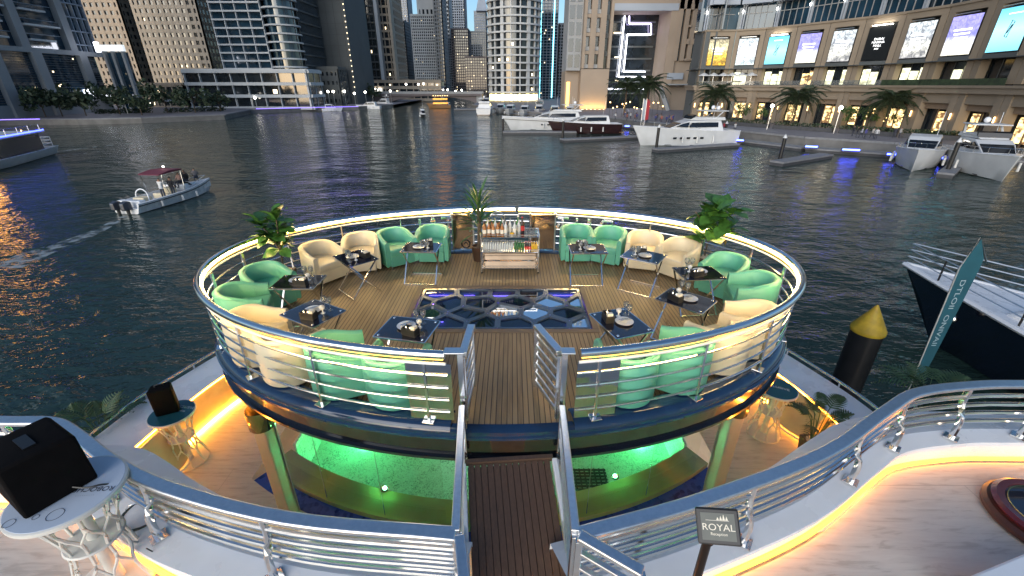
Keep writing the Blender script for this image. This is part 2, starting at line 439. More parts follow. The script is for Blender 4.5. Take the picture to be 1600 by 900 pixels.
# glass floor: irregular honeycomb of frames and panes over a violet-lit well
def voronoi_cells(pts, x0, x1, y0, y1):
    out = []
    for i, p in enumerate(pts):
        poly = [(x0,y0),(x1,y0),(x1,y1),(x0,y1)]
        for j, q in enumerate(pts):
            if i == j: continue
            a, b = q[0]-p[0], q[1]-p[1]
            c = (q[0]**2+q[1]**2-p[0]**2-p[1]**2)/2
            poly = clip(poly, a, b, c)
            if not poly: break
        if len(poly) > 2: out.append(poly)
    return out
def shrink(poly, d):
    n = len(poly); cx = sum(p[0] for p in poly)/n; cy = sum(p[1] for p in poly)/n; res = list(poly)
    for i in range(n):
        p, q = poly[i], poly[(i+1) % n]
        ex, ey = q[0]-p[0], q[1]-p[1]; L = math.hypot(ex, ey)
        if L < 1e-6: continue
        nx, ny = ey/L, -ex/L
        if nx*(cx-p[0])+ny*(cy-p[1]) > 0: nx, ny = -nx, -ny
        res = clip(res, nx, ny, nx*p[0]+ny*p[1]-d)
    return res
def round_poly(poly, k=.22):
    out = []
    for i in range(len(poly)):
        a, p, b = poly[i-1], poly[i], poly[(i+1) % len(poly)]
        for t in (k, k*.35):
            out.append((p[0]+(a[0]-p[0])*t, p[1]+(a[1]-p[1])*t))
        for t in (k*.35, k):
            out.append((p[0]+(b[0]-p[0])*t, p[1]+(b[1]-p[1])*t))
    return out
M['pane'] = mat('dance floor glass', (.02,.045,.06), .03, 0, .1, 2)
_b = M['pane'].node_tree.nodes['Principled BSDF']; _b.inputs['Transmission Weight'].default_value = .75; _b.inputs['Roughness'].default_value = .02
M['frame_blue'] = mat('blue-grey floor frame', (.075,.10,.135), .18, .2, .15, 4, coat=.4)
gr = random.Random(11); pts = []
for row in range(4):
    n = 5 if row % 2 else 6
    for k in range(n):
        fx = (k+.5*(row % 2)+.05)/(5.1)
        pts.append((GX0+(GX1-GX0)*fx+gr.uniform(-.10,.10), GY0+(GY1-GY0)*(row+.5)/4*1.0+gr.uniform(-.055,.055)))
cells = voronoi_cells(pts, GX0+.015, GX1-.015, GY0+.015, GY1-.015)
floor = thing('glass_dance_floor', 'dark blue glass dance floor panel with honeycomb frame set in the brown deck', 'floor panel', ((GX0+GX1)/2, (GY0+GY1)/2, ZF-.06))
for poly in cells:
    inn = shrink(poly, .045)
    if len(inn) < 3: continue
    inn = round_poly(inn)
    pm = MB(); n = len(inn)
    pm.add([(p[0],p[1],ZF-.022) for p in inn], [tuple(range(n))]).build('pane', M['pane'], floor, world=True)
    # frame ring between the cell outline and the pane: fan each inner point to the nearest point on the outline
    cx = sum(p[0] for p in inn)/n; cy = sum(p[1] for p in inn)/n
    outp = []
    for (x, y) in inn:
        dx, dy = x-cx, y-cy; best = 9
        for i in range(len(poly)):
            (ax, ay), (bx, by) = poly[i], poly[(i+1) % len(poly)]
            ex, ey = bx-ax, by-ay; den = dx*ey-dy*ex
            if abs(den) < 1e-9: continue
            t = ((ax-cx)*ey-(ay-cy)*ex)/den; u = ((ax-cx)*dy-(ay-cy)*dx)/den
            if t > 0 and -1e-6 <= u <= 1+1e-6: best = min(best, t)
        outp.append((cx+dx*best, cy+dy*best))
    rm = MB(); vs = [(p[0],p[1],ZF+.004) for p in outp]+[(p[0],p[1],ZF+.004) for p in inn]+[(p[0],p[1],ZF-.03) for p in inn]
    fs = [(i,(i+1)%n,n+(i+1)%n,n+i) for i in range(n)]+[(n+i,n+(i+1)%n,2*n+(i+1)%n,2*n+i) for i in range(n)]
    rm.add(vs, fs).build('cell_frame', M['frame_blue'], floor, world=True)
wl = MB(); wl.box(GX0,GX1,GY0,GY1,ZF-.36,ZF-.34)
for b_ in ((GX0,GX0+.01,GY0,GY1),(GX1-.01,GX1,GY0,GY1),(GX0,GX1,GY0,GY0+.01),(GX0,GX1,GY1-.01,GY1)): wl.box(*b_, ZF-.34, ZF-.07)
wl.build('light_well', mat('blue well lining', (.05,.07,.26), .4, 0, .3, 2), floor, world=True)
for (x0,x1,y) in ((GX0+.1,GX0+.55,GY1-.06),(GX0+.75,GX0+.95,GY1-.06),(GX1-.6,GX1-.1,GY1-.06),(GX0+.55,GX0+.8,GY0+.12),(GX1-.95,GX1-.6,GY0+.12),(GX1-.35,GX1-.05,GY0+.35),(GX0+.1,GX0+.5,GY0+.45),(GX0+1.2,GX0+1.6,GY1-.08),(GX1-1.3,GX1-.9,GY0+.10),(GX0+.2,GX0+.6,GY0+.10)):
    MB().box(x0,x1,y,y+.02,ZF-.30,ZF-.28).build('violet_led', M['led_purple'], floor, world=True)

# ------------------------------------------------------------------ platform railing
def railing(side, d0, d1, label, extra_led=()):
    mid = ell(R((d0+d1)/2)); t = thing('platform_railing', label, 'railing', (mid.x, mid.y, ZF+.03))
    n = int(abs(d1-d0)/2.2)
    hr = MB().tube(arc(d0, d1, n, 0, 6.55), .047, 12).build('handrail', M['chrome'], t, True, True)
    MB().tube(arc(d0+.3*(1 if d1 > d0 else -1), d1, n, -.046, 6.528), .015, 8).build('light_strip', M['led_warm'], hr, True, True)
    MB().tube(arc(d0+.3*(1 if d1 > d0 else -1), d1, n, -.016, 6.505), .030, 8).build('halo_diffuser', M['led_halo'], hr, True, True)  # tube added beside the strip, glowing as its yellow fringe
    MB().tube(arc(d0, d1, n, -.012, 6.43), .016, 8).build('under_rail', M['white'], t, True, True)
    for z in (6.27, 6.11, 5.95, 5.79):
        MB().tube(arc(d0, d1, n, -.04, z), .0155, 8).build('bar', M['steel'], t, True, True)
    m = max(2, round(abs(d1-d0)/17.5))
    for i in range(m+1):
        a = d0+(d1-d0)*(i+.18)/(m+.36)
        p = ell(R(a), -.05)
        ps = MB(); ps.bar((p.x,p.y,5.64),(p.x,p.y,6.43),.052,.024); po = ps.build('post', M['steel'], t, False, True)
        po.data.update()
        MB().cbox((p.x,p.y,5.645),.13,.13,.014,R(a)).build('foot_plate', M['steel'], po, False, True, bevel=.004)
    return t
railing('l', -96.5, -261, 'curved polished steel railing with glowing strip round the left half of the oval deck')
railing('r', -79.0, 86, 'curved polished steel railing with glowing strip round the right half of the oval deck')
t = thing('platform_railing', 'short middle section of glowing steel railing behind the bar cart', 'railing', ell(R(92), 0, ZF+.03))
hr = MB().tube(arc(98.0, 87.0, 8, 0, 6.55), .044, 12).build('handrail', M['chrome'], t, True, True)
MB().tube(arc(98.0, 87.0, 8, -.046, 6.528), .015, 8).build('light_strip', M['led_warm'], hr, True, True); MB().tube(arc(98.0, 87.0, 8, -.022, 6.518), .028, 8).build('halo_diffuser', M['led_halo'], hr, True, True)
for z in (6.40,6.27,6.11,5.95,5.79): MB().tube(arc(99.0, 86.0, 8, 0, z), .0155, 8).build('bar', M['steel'], t, True, True)
MB().tube([ell(R(92))+Vector((.16*math.cos(a),-.02,.72+.16*math.sin(a))) for a in [2*PI*i/24 for i in range(24)]], .014, 8, True).build('ring_emblem', M['chrome'], t, True, True)

# two bronze mirror doors at the back
for (x0,x1,lab,emb) in ((-1.28,-.86,'bronze mirrored gate panel with round emblem left of the bar cart',True),(.42,.92,'bronze mirrored gate panel right of the bar cart',False)):
    xm = (x0+x1)/2; y = 9.16
    t = thing('mirrored_gate', lab, 'gate panel', (xm, y, 5.66))
    MB().box(x0,x1,y-.012,y+.012,5.70,6.47).build('panel', M['bronze_mirror'], t, world=True, bevel=.004)
    for x in (x0-.016, x1+.016): MB().box(x-.015,x+.015,y-.02,y+.02,5.66,6.50).build('stile', M['steel'], t, world=True)
    MB().lathe([(0,0),(.02,0),(.02,.03),(0,.035)], 10, (x1-.05 if emb else x0+.05, y-.02, 6.1)).build('knob', M['chrome'], t, True, True)
    if emb:
        mm = MB().tube([(xm+.05+.09*math.cos(a), y-.018, 5.82+.09*math.sin(a)) for a in [2*PI*i/24 for i in range(24)]], .016, 6, True)
        mm.bar((xm+.0,y-.018,5.80),(xm+.05,y-.018,5.86),.014).bar((xm+.05,y-.018,5.86),(xm+.10,y-.018,5.80),.014).bar((xm+.02,y-.018,5.84),(xm+.08,y-.018,5.84),.014)
        mm.build('round_emblem', M['black'], t, True, True)
# chrome name letters on the outside of the rail, seen from behind
def strokes(name, lab, cx, segs, h=.34):
    a = math.acos(max(-1,min(1,(cx-PX)/(PA+.09)))); p = ell(a, .09, 6.02); tx = Vector((math.sin(a)*(PA), -math.cos(a)*PB, 0)).normalized()
    t = thing(name, lab, 'letter', p, 0, 'chrome letters on the back railing')
    mb = MB()
    for (u0,v0,u1,v1) in segs: mb.bar(p+tx*u0+Vector((0,0,v0*h)), p+tx*u1+Vector((0,0,v1*h)), .055, .06, up=(tx.y,-tx.x,0))
    mb.build('letter_stroke', M['chrome'], t, world=True, bevel=.006)
CH = 'chrome letters'
strokes('chrome_letter', 'narrow upright chrome letter on the railing above the left teal chair pair', -2.02, [(0,0,0,1)])
strokes('chrome_letter', 'A-shaped chrome letter on the railing beside the left bronze gate panel', -1.74, [(-.13,0,0,1),(.13,0,0,1),(-.07,.4,.07,.4)])
strokes('chrome_letter', 'chrome letter with long top stroke next to the left bronze gate panel', -1.42, [(-.15,.95,.14,.95),(0,0,0,.9)])
strokes('chrome_letter', 'chrome letter with top bar next to the right bronze gate panel', 1.10, [(-.16,.95,.16,.95),(.03,0,.03,.9),(-.16,0,-.05,.55)])
strokes('chrome_letter', 'first narrow upright chrome letter right of the bar cart', 1.43, [(0,.05,0,1)])
strokes('chrome_letter', 'second narrow upright chrome letter right of the bar cart', 1.68, [(0,.05,0,1)])
strokes('chrome_letter', 'bowl-shaped chrome letter above the right teal chair pair', 2.03, [(.13,0,.13,1),(.13,.97,-.05,.95),(-.05,.95,-.13,.55),(-.13,.55,-.05,.05),(-.05,.05,.13,.03)])

# curved mirror panels either side of the front gate
mw, tt, bb = newmat('wavy mirror sheet')
bb.inputs['Base Color'].default_value = (.55,.54,.53,1); bb.inputs['Metallic'].default_value = 1; bb.inputs['Roughness'].default_value = .05
_tc = tt.nodes.new('ShaderNodeTexCoord'); _n = tt.nodes.new('ShaderNodeTexNoise'); _n.inputs['Scale'].default_value = 2.2; _n.inputs['Detail'].default_value = 1
tt.links.new(_tc.outputs['Object'], _n.inputs['Vector']); _bp = tt.nodes.new('ShaderNodeBump'); _bp.inputs['Strength'].default_value = .5; _bp.inputs['Distance'].default_value = .05
tt.links.new(_n.outputs[0], _bp.inputs['Height']); tt.links.new(_bp.outputs[0], bb.inputs['Normal'])
for (d0, d1, lab) in ((-102.3,-96.0,'wavy mirror steel sheet inside the front railing left of the gate'),(-79.0,-72.8,'wavy mirror steel sheet inside the front railing right of the gate')):
    mb = MB(); A = arc(d0, d1, 12, -.045, 5.67); B = arc(d0, d1, 12, -.045, 6.40)
    A2 = arc(d0, d1, 12, -.051, 5.67); B2 = arc(d0, d1, 12, -.051, 6.40)
    mb.loft([[a, b, b2, a2] for a, b, a2, b2 in zip(A, B, A2, B2)])
    o = mb.build('mirror_sheet', mw, None, 30); tag(o, lab, 'mirror sheet')

# front gate: two leaves swung inwards, tall posts with flat caps
def gate(xp, yp, xq, yq, lab):
    t = thing('gate_leaf', lab, 'gate', (xp, yp, 5.66))
    p, q = Vector((xp,yp,0)), Vector((xq,yq,0)); up = Vector((0,0,1))
    MB().bar(p+up*6.52, q+up*6.52, .085, .05).build('top_cap', M['steel_soft'], t, world=True, bevel=.006)
    for e in (p, q): MB().bar(e+up*5.68, e+up*6.49, .05, .05).build('stile', M['steel'], t, world=True)
    for i in range(6):
        z = 5.76+i*.125
        MB().bar(p+up*z, q+up*z, .02, .05).build('slat', M['steel_soft'], t, world=True, bevel=.004)
gate(-.50, 3.72, -.46, 4.30, 'steel slatted gate leaf swung open on the left of the oval deck entrance')
gate(.49, 3.75, .28, 4.30, 'steel slatted gate leaf swung open on the right of the oval deck entrance')
for (x, lab) in ((-.52,'tall square gate post left of the oval deck entrance'),(.53,'tall square gate post right of the oval deck entrance')):
    t = thing('gate_post', lab, 'post', (x, 3.68, 5.60))
    MB().box(x-.03,x+.03,3.65,3.71,5.60,6.58).build('post', M['steel'], t, world=True, bevel=.004)
    MB().box(x-.16 if x < 0 else x-.04,x+.05 if x < 0 else x+.10,3.62,3.73,6.585,6.60).build('flat_cap', M['steel_soft'], t, world=True, bevel=.003)

# ------------------------------------------------------------------ gangway ramp to the platform
gw = thing('gangway', 'dark brown planked gangway leading up to the oval deck', 'gangway', (.03, 2.6, 5.2))
GA, GB = Vector((.10, 2.02, 5.13)), Vector((-.03, 3.34, 5.44)); gx = Vector((1,.08,0)).normalized()
gd = (GB-GA)
for i in range(13):
    u = -.40+.80*(i+.5)/13
    hw = .80/13/2-.003
    a0, a1 = GA+gx*(u-hw), GA+gx*(u+hw); b0, b1 = GB+gx*(u*1.07-hw*1.07), GB+gx*(u*1.07+hw*1.07)
    mb = MB(); dz = Vector((0,0,.03))
    mb.add([a0-dz,a1-dz,b1-dz,b0-dz,a0,a1,b1,b0], [(0,3,2,1),(4,5,6,7),(0,1,5,4),(1,2,6,5),(2,3,7,6),(3,0,4,7)])
    mb.build('plank', M['ramp_board'], gw, world=True)
MB().bar(GB+gx*-.46+Vector((0,.03,0)), GB+gx*.46+Vector((0,.03,0)), .05, .05).build('end_board', M['ramp_board'], gw, world=True)
for s_ in (-1, 1):
    MB().bar(GA+gx*s_*.445+Vector((0,0,-.02)), GB+gx*s_*.475+Vector((0,0,-.02)), .055, .13).build('side_beam', M['white'], gw, world=True, bevel=.01)
MB().add([GA+gx*-.4-Vector((0,0,.04)),GA+gx*.4-Vector((0,0,.04)),GB+gx*.43-Vector((0,0,.04)),GB+gx*-.43-Vector((0,0,.04))],[(0,1,2,3)]).build('underside', M['black'], gw, world=True)
for s_, lab in ((-1,'steel gangway railing on the left side of the ramp'),(1,'steel gangway railing on the right side of the ramp')):
    x0 = -.40 if s_ < 0 else .45; x1 = s_*.52
    t = thing('gangway_railing', lab, 'railing', (x0, 2.1, 5.2))
    p, q = Vector((x0, 2.06, 6.13)), Vector((x1, 3.58, 5.97))
    MB().bar(p, q, .065, .045).build('top_rail', M['steel_soft'], t, world=True, bevel=.008)
    for k in range(5):
        dz = Vector((0,0,-.13-.15*k)); MB().bar(p+dz, q+dz, .028, .022).build('bar', M['steel_soft'], t, world=True)
    for e in (p, q): MB().bar(e+Vector((0,0,-.02)), Vector((e.x,e.y,5.22)), .055, .055).build('post', M['steel'], t, world=True, bevel=.005)
    MB().lathe([(.05,0),(.05,.02),(.03,.03),(.03,.10)], 12, (x1, 3.40, 5.46)).build('socket', M['bronze_mirror'], t, True, True)
# ------------------------------------------------------------------ lower bow deck
ZL, ZE = 3.0, 3.75
WI = [(-3,5.92),(2,5.9),(4.5,5.88),(5.4,5.84),(6.0,5.78),(6.6,5.7),(7.2,5.55),(8,5.25),(9,4.6),(10,3.4),(10.6,2.0),(10.85,.6)]
WO = [(-3,6.72),(2,6.70),(4.5,6.68),(5.6,6.62),(6.4,6.52),(7.1,6.33),(8.1,5.98),(9.1,5.4),(10.2,4.3),(11.1,2.8),(11.6,1.5),(11.8,.4)]
CX = -.2
def outline(W, z):
    l = [(CX-w_, y, z) for y, w_ in W]; r = [(CX+w_, y, z) for y, w_ in reversed(W)]
    return smooth_path(l+r, 4)
inn, out = outline(WI, ZL), outline(WO, ZL)
lower = thing('lower_deck', None, None, (CX, 5, ZL)); tag(lower, kind='structure')
POOLC, R1, R2, R3 = Vector((-.45, 11.1, 0)), 6.30, 6.74, 7.02
def parc(rad, d0=-124, d1=-55, n=36, z=ZL): return [Vector((POOLC.x+rad*math.cos(R(d0+(d1-d0)*i/n)), POOLC.y+rad*math.sin(R(d0+(d1-d0)*i/n)), z)) for i in range(n+1)]
# stone floor in front of and beside the pool
front = parc(R3)
fl = MB(); pl_ = [(p.x, p.y) for p in inn]
left_part = clip(clip(pl_, 1, 0, front[0].x), 0, -1, 3); right_part = clip(clip(pl_, -1, 0, -front[-1].x), 0, -1, 3)
for poly in (left_part, right_part): fl.add([(x,y,ZL) for x,y in poly], [tuple(range(len(poly)))])
n = len(front)
fl.add([(p.x,p.y,ZL) for p in front]+[(p.x,-2.9,ZL) for p in front], [(i,i+1,n+i+1,n+i) for i in range(n-1)])
fl.build('stone_floor', M['stone'], lower, world=True)
def strip(a, b, name, m, par, smooth=40):
    n = len(a); return MB().add([tuple(p) for p in a]+[tuple(p) for p in b], [(i,i+1,n+i+1,n+i) for i in range(n-1)]).build(name, m, par, smooth=smooth, world=True)
up = Vector((0,0,1))
innT = [Vector((p.x,p.y,ZE)) for p in inn]; outT = [Vector((p.x,p.y,ZE+.02)) for p in out]
M['stone_wall'] = mat('bulwark stone cladding', (.50,.36,.22), .5, 0, .2, 2.5, bump=.1)
strip(inn, innT, 'bulwark_wall', M['stone_wall'], lower)
strip(innT, outT, 'ledge', M['white'], lower)
hullb = [Vector((CX+(p.x-CX)*.86, p.y*.97-.1, -.4)) for p in out]
strip(outT, [p-up*.12+Vector(((p.x-CX)*.012,0,0)) for p in outT], 'gunwale', M['white'], lower)
strip([p-up*.12+Vector(((p.x-CX)*.012,0,0)) for p in outT], hullb, 'hull_side', M['white'], lower)
led = MB().tube([Vector((CX+(p.x-CX)*.993, p.y-.02, ZL+.04)) for p in inn], .030, 6).build('floor_light_strip', M['led_orange'], lower, True, True)
MB().tube([Vector((CX+(p.x-CX)*.997, p.y-.01, ZE-.02)) for p in inn], .008, 5).build('ledge_light_strip', M['led_orange'], lower, True, True)
# outer grab rail
for sgn, lab in ((-1,'low tubular steel rail along the left edge of the bow'),(1,'low tubular steel rail along the right edge of the bow')):
    pts = [p+up*.11 for p in outT if (p.x-CX)*sgn > 2.0 and p.y > 3]
    t = thing('grab_rail', lab, 'railing', pts[len(pts)//2]-up*.1)
    MB().tube(pts, .028, 8).build('tube', M['steel'], t, True, True)
    for p in pts[::5]: MB().tube([p-up*.12, p], .018, 6).build('stanchion', M['steel'], t, True, True)
# bench back panels leaning against the bulwark
def panel(y0, y1, sgn, lab):
    t = thing('bench_panel', lab, 'panel', (CX+sgn*5.5, (y0+y1)/2, ZL))
    secs = []; N = 10
    for i in range(N+1):
        y = y0+(y1-y0)*i/N; k = math.sin(PI*i/N)
        wi = 5.84-.06*max(0, y-5.4)**1.5
        bx, tx = wi-.14-.22*k, wi-.06
        secs.append([(CX+sgn*bx, y, ZL+.10), (CX+sgn*tx, y, ZE-.03), (CX+sgn*(tx-.06), y, ZE-.01), (CX+sgn*(bx-.07), y, ZL+.10)])
    MB().loft(secs).build('panel_board', mat('beige upholstered panel', (.56,.44,.30), .6, 0, .08, 4), t, 50, True, bevel=.01)
    MB().tube([Vector(s_[3]) - Vector((sgn*.03,0,.02)) for s_ in secs], .022, 8).build('lower_trim', M['white'], t, True, True)
panel(5.98, 7.0, 1, 'curved beige bench panel beside the brown planter on the right bow')
panel(5.00, 5.90, -1, 'curved beige bench panel behind the cocktail table on the left bow')
panel(7.15, 8.0, 1, 'curved beige bench panel behind the right cocktail table')
# columns
for (x, y, lab) in ((-3.45,4.66,'square pale column under the left front of the oval deck'),(3.22,4.95,'square pale column under the right front of the oval deck')):
    t = thing('support_column', lab, 'column', (x, y, ZL))
    MB().cbox((x,y,ZL+.004),.24,.18,2.02,R(20 if x > 0 else -20)).build('shaft', mat('pale column paint', (.50,.44,.38), .35, 0, .1, 3), t, world=True, bevel=.02)
    MB().lathe([(.16,4.72),(.17,4.74),(.17,5.0),(.16,5.028)], 20, (x,y,0)).build('collar', M['bronze_mirror'], t, True, True)
    MB().tube([(x+.15*(1 if x < 0 else -1),y+.02,ZL+.01),(x+.15*(1 if x < 0 else -1),y+.02,5.03)], .012, 6).build('cable_tube', M['steel'], t, True, True)
# pool
pool = thing('pool', 'green-lit mosaic pool under the oval deck', 'pool', (-.4, 6.2, 2.2))
def speckle(name, c1, c2, sc):
    m, t_, b = newmat(name)
    tc = t_.nodes.new('ShaderNodeTexCoord'); v = t_.nodes.new('ShaderNodeTexVoronoi'); v.inputs['Scale'].default_value = sc
    nz = t_.nodes.new('ShaderNodeTexNoise'); nz.inputs['Scale'].default_value = 3.2; nz.inputs['Detail'].default_value = 7; nz.inputs['Distortion'].default_value = .8
    t_.links.new(tc.outputs['Object'], v.inputs['Vector']); t_.links.new(tc.outputs['Object'], nz.inputs['Vector'])
    ad = t_.nodes.new('ShaderNodeMath'); ad.operation = 'ADD'; t_.links.new(v.outputs['Color'], ad.inputs[0]); t_.links.new(nz.outputs[0], ad.inputs[1])
    rp = t_.nodes.new('ShaderNodeValToRGB'); rp.color_ramp.elements[0].position = .55; rp.color_ramp.elements[1].position = 1.25 if False else .98
    rp.color_ramp.elements[0].color = (*c1,1); rp.color_ramp.elements[1].color = (*c2,1)
    t_.links.new(ad.outputs[0], rp.inputs[0]); t_.links.new(rp.outputs[0], b.inputs['Base Color']); b.inputs['Roughness'].default_value = .25
    return m
M['mosaic'] = speckle('pool mosaic', (.28,.36,.31), (.84,.87,.82), 60)
M['bluetile'] = speckle('blue mosaic tile', (.012,.03,.22), (.05,.10,.50), 14)
M['coping'] = mat('wet olive coping', (.40,.42,.17), .12, 0, .15, 1.5, coat=.5)
A1 = parc(R1); A2 = parc(R2); A3 = parc(R3)
strip([p+up*.06 for p in A1], [p+up*.03 for p in A2], 'coping', M['coping'], pool)
strip([p+up*.03 for p in A2], [p-up*.06 for p in A2], 'coping_edge', M['coping'], pool)
strip([p-up*.06 for p in A2], [p-up*.06 for p in A3], 'blue_gutter', M['bluetile'], pool)
strip([p-up*.06 for p in A3], [p for p in A3], 'gutter_kerb', M['white'], pool)
strip([p+up*.06 for p in A1], [p-up*.75 for p in A1], 'pool_wall', M['mosaic'], pool)
n = len(A1)
MB().add([(p.x,p.y,ZL-.75) for p in A1]+[(p.x,9.2,ZL-.75) for p in A1], [(i,i+1,n+i+1,n+i) for i in range(n-1)]).build('pool_floor', M['mosaic'], pool, world=True)
MB().box(A1[0].x,A1[-1].x,9.0,9.1,ZL-.75,5.0).build('back_wall', M['mosaic'], pool, world=True)
for x in (A1[0].x-.05, A1[-1].x): MB().box(x,x+.05,A1[0].y+.15,9.0,ZL-.75,ZL+.02).build('side_wall', M['mosaic'], pool, world=True)
gm, gt, gb = newmat('pool water surface')
gb.inputs['Base Color'].default_value = (.6,.95,.8,1); gb.inputs['Transmission Weight'].default_value = 1; gb.inputs['Roughness'].default_value = .0; gb.inputs['IOR'].default_value = 1.1
_o = gt.nodes['Material Output']; _tr = gt.nodes.new('ShaderNodeBsdfTransparent'); _gl = gt.nodes.new('ShaderNodeBsdfGlossy'); _gl.inputs['Roughness'].default_value = .05
_fr = gt.nodes.new('ShaderNodeFresnel'); _fr.inputs['IOR'].default_value = 1.33; _mx = gt.nodes.new('ShaderNodeMixShader')
_nz = gt.nodes.new('ShaderNodeTexNoise'); _nz.inputs['Scale'].default_value = 7; _bp = gt.nodes.new('ShaderNodeBump'); _bp.inputs['Strength'].default_value = .5; _bp.inputs['Distance'].default_value = .05
_tcw = gt.nodes.new('ShaderNodeTexCoord'); gt.links.new(_tcw.outputs['Object'], _nz.inputs['Vector']); gt.links.new(_nz.outputs[0], _bp.inputs['Height'])
gt.links.new(_bp.outputs[0], _gl.inputs['Normal']); gt.links.new(_bp.outputs[0], _fr.inputs['Normal'])
_mx.inputs[0].default_value = .06; gt.links.new(_tr.outputs[0], _mx.inputs[1]); gt.links.new(_gl.outputs[0], _mx.inputs[2]); gt.links.new(_mx.outputs[0], _o.inputs['Surface'])
_tr.inputs[0].default_value = (.72,.95,.85,1)
MB().add([(p.x,p.y,ZL-.07) for p in A1]+[(p.x,9.0,ZL-.07) for p in A1], [(i,i+1,n+i+1,n+i) for i in range(n-1)]).build('pool_water', gm, pool, world=True)
gw_m, gw_t, gw_b = newmat('clear curved glass'); _tr2 = gw_t.nodes.new('ShaderNodeBsdfTransparent'); _tr2.inputs[0].default_value = (.94,.97,.92,1); _g2 = gw_t.nodes.new('ShaderNodeBsdfGlossy'); _g2.inputs['Roughness'].default_value = .02; _f2 = gw_t.nodes.new('ShaderNodeFresnel'); _f2.inputs['IOR'].default_value = 1.5; _m2 = gw_t.nodes.new('ShaderNodeMixShader')
_m2.inputs[0].default_value = .09; gw_t.links.new(_tr2.outputs[0], _m2.inputs[1]); gw_t.links.new(_g2.outputs[0], _m2.inputs[2]); gw_t.links.new(_m2.outputs[0], gw_t.nodes['Material Output'].inputs['Surface'])
for (d0, d1) in ((-121,-112),(-111.8,-103),(-102.8,-94.5),(-85,-76.5),(-76.3,-67.5),(-67.3,-58)):
    a_, b_ = parc(R2-.03, d0, d1, 8, ZL+.05), parc(R2-.03, d0, d1, 8, 5.10)
    strip(a_, b_, 'glass_panel', gw_m, pool)
    MB().tube([a_[0], b_[0]], .008, 5).build('glass_joint', M['steel'], pool, True, True)
for (x, y) in ((-2.06,5.02),(1.72,5.26)):
    l = thing('pool_lamp', 'small round green lamp at the pool edge ' + ('left of the gangway' if x == -2.06 else 'right of the gangway' if x == 1.72 else 'deep under the oval deck on the left' if x < 0 else 'deep under the oval deck on the right'), 'lamp', (x,y,ZL+.05), 0, 'pool lamps')
    MB().ball((0,0,.03), .030, 10, 6).build('bulb', M['pool_lamp'], l, True)
    MB().lathe([(.06,0),(.07,.02),(.05,.03)], 14).build('bezel', M['steel'], l, True)
for (x, y, lab) in ((-3.1,6.9,'green underwater floodlight in the left part of the pool'),(2.7,6.9,'green underwater floodlight in the right part of the pool'),(-.4,7.0,'green underwater floodlight in the middle of the pool')):
    l = thing('pool_floodlight', lab, 'lamp', (x,y,ZL-.75), 0, 'underwater pool lights')
    MB().lathe([(.10,.01),(.10,.08),(.07,.10)], 14).build('housing', M['steel'], l, True); MB().ball((0,0,.16), .07, 10, 6).build('bulb', M['pool_pale'] if abs(x) < 1 else M['pool_flood'], l, True)
pm = thing('pool_mat', 'dark openwork rubber mat on the pool floor right of the gangway', 'mat', (1.35,5.9,ZL-.74))
for i in range(7):
    MB().box(-.45,.45,-.24+i*.075,-.205+i*.075,0,.02).build('rubber_strip', M['black'], pm)
for i in range(10):
    MB().box(-.45+i*.094,-.42+i*.094,-.24,.245,.021,.032).build('rubber_strip', M['black'], pm)

# ------------------------------------------------------------------ near deck with its parapet
ZN, ZG, ZR = 5.15, 5.45, 6.15
RL = smooth_path([at_z(x, y, ZR) for x, y in ((-420,655),(-200,652),(0,655),(80,657),(120,678),(170,716),(260,760),(450,808),(712,832))], 5)
RR = smooth_path([at_z(x, y, ZR) for x, y in ((905,832),(1100,777),(1290,705),(1385,640),(1435,611),(1520,600),(1600,598),(1800,602),(2000,620))], 5)
def offs(path, d):
    res = []
    for i, p in enumerate(path):
        t_ = path[min(i+1, len(path)-1)] - path[max(i-1, 0)]; t_.z = 0; t_.normalize()
        res.append(p+Vector((t_.y, -t_.x, 0))*d)
    return res
near = thing('near_deck', None, None, (0, 1, ZN)); tag(near, kind='structure')
def atz(path, z): return [Vector((p.x, p.y, z)) for p in path]
edge = RL + RR
inL, inR = offs(RL, .20), offs(RR, .14)
strip(atz(inL+inR, ZN), [Vector((p.x*1.0, -3.5, ZN)) for p in inL+inR], 'stone_floor', M['stone'], near)
for path, sd in ((RL,0),(RR,1)):
    i_, o_ = offs(path, .20 if sd == 0 else .14), offs(path, -.50)
    ii = offs(path, .14 if sd == 0 else .08)
    strip(atz(i_, ZG), atz(offs(path, -.05), ZG+.02), 'ledge', M['white'], near)
    strip(atz(offs(path, -.05), ZG+.02), atz(o_, ZG-.12), 'ledge_slope', M['white'], near)
    strip(atz(o_, ZG-.12), atz(offs(path, -.62), ZL), 'outer_wall', M['white'], near)
    strip(atz(i_, ZG), atz(i_, ZG-.05), 'ledge_lip', M['white'], near)
    strip(atz(i_, ZG-.05), atz(offs(path, .10 if sd == 0 else .03), ZG-.05), 'ledge_underside', M['white'], near)
    strip(atz(ii, ZG-.05), atz(ii, ZN), 'parapet_wall', M['white'], near)
    MB().tube(atz(offs(path, .165 if sd == 0 else .105), ZN+.026), .020, 6).build('light_strip', M['led_near'], near, True, True)
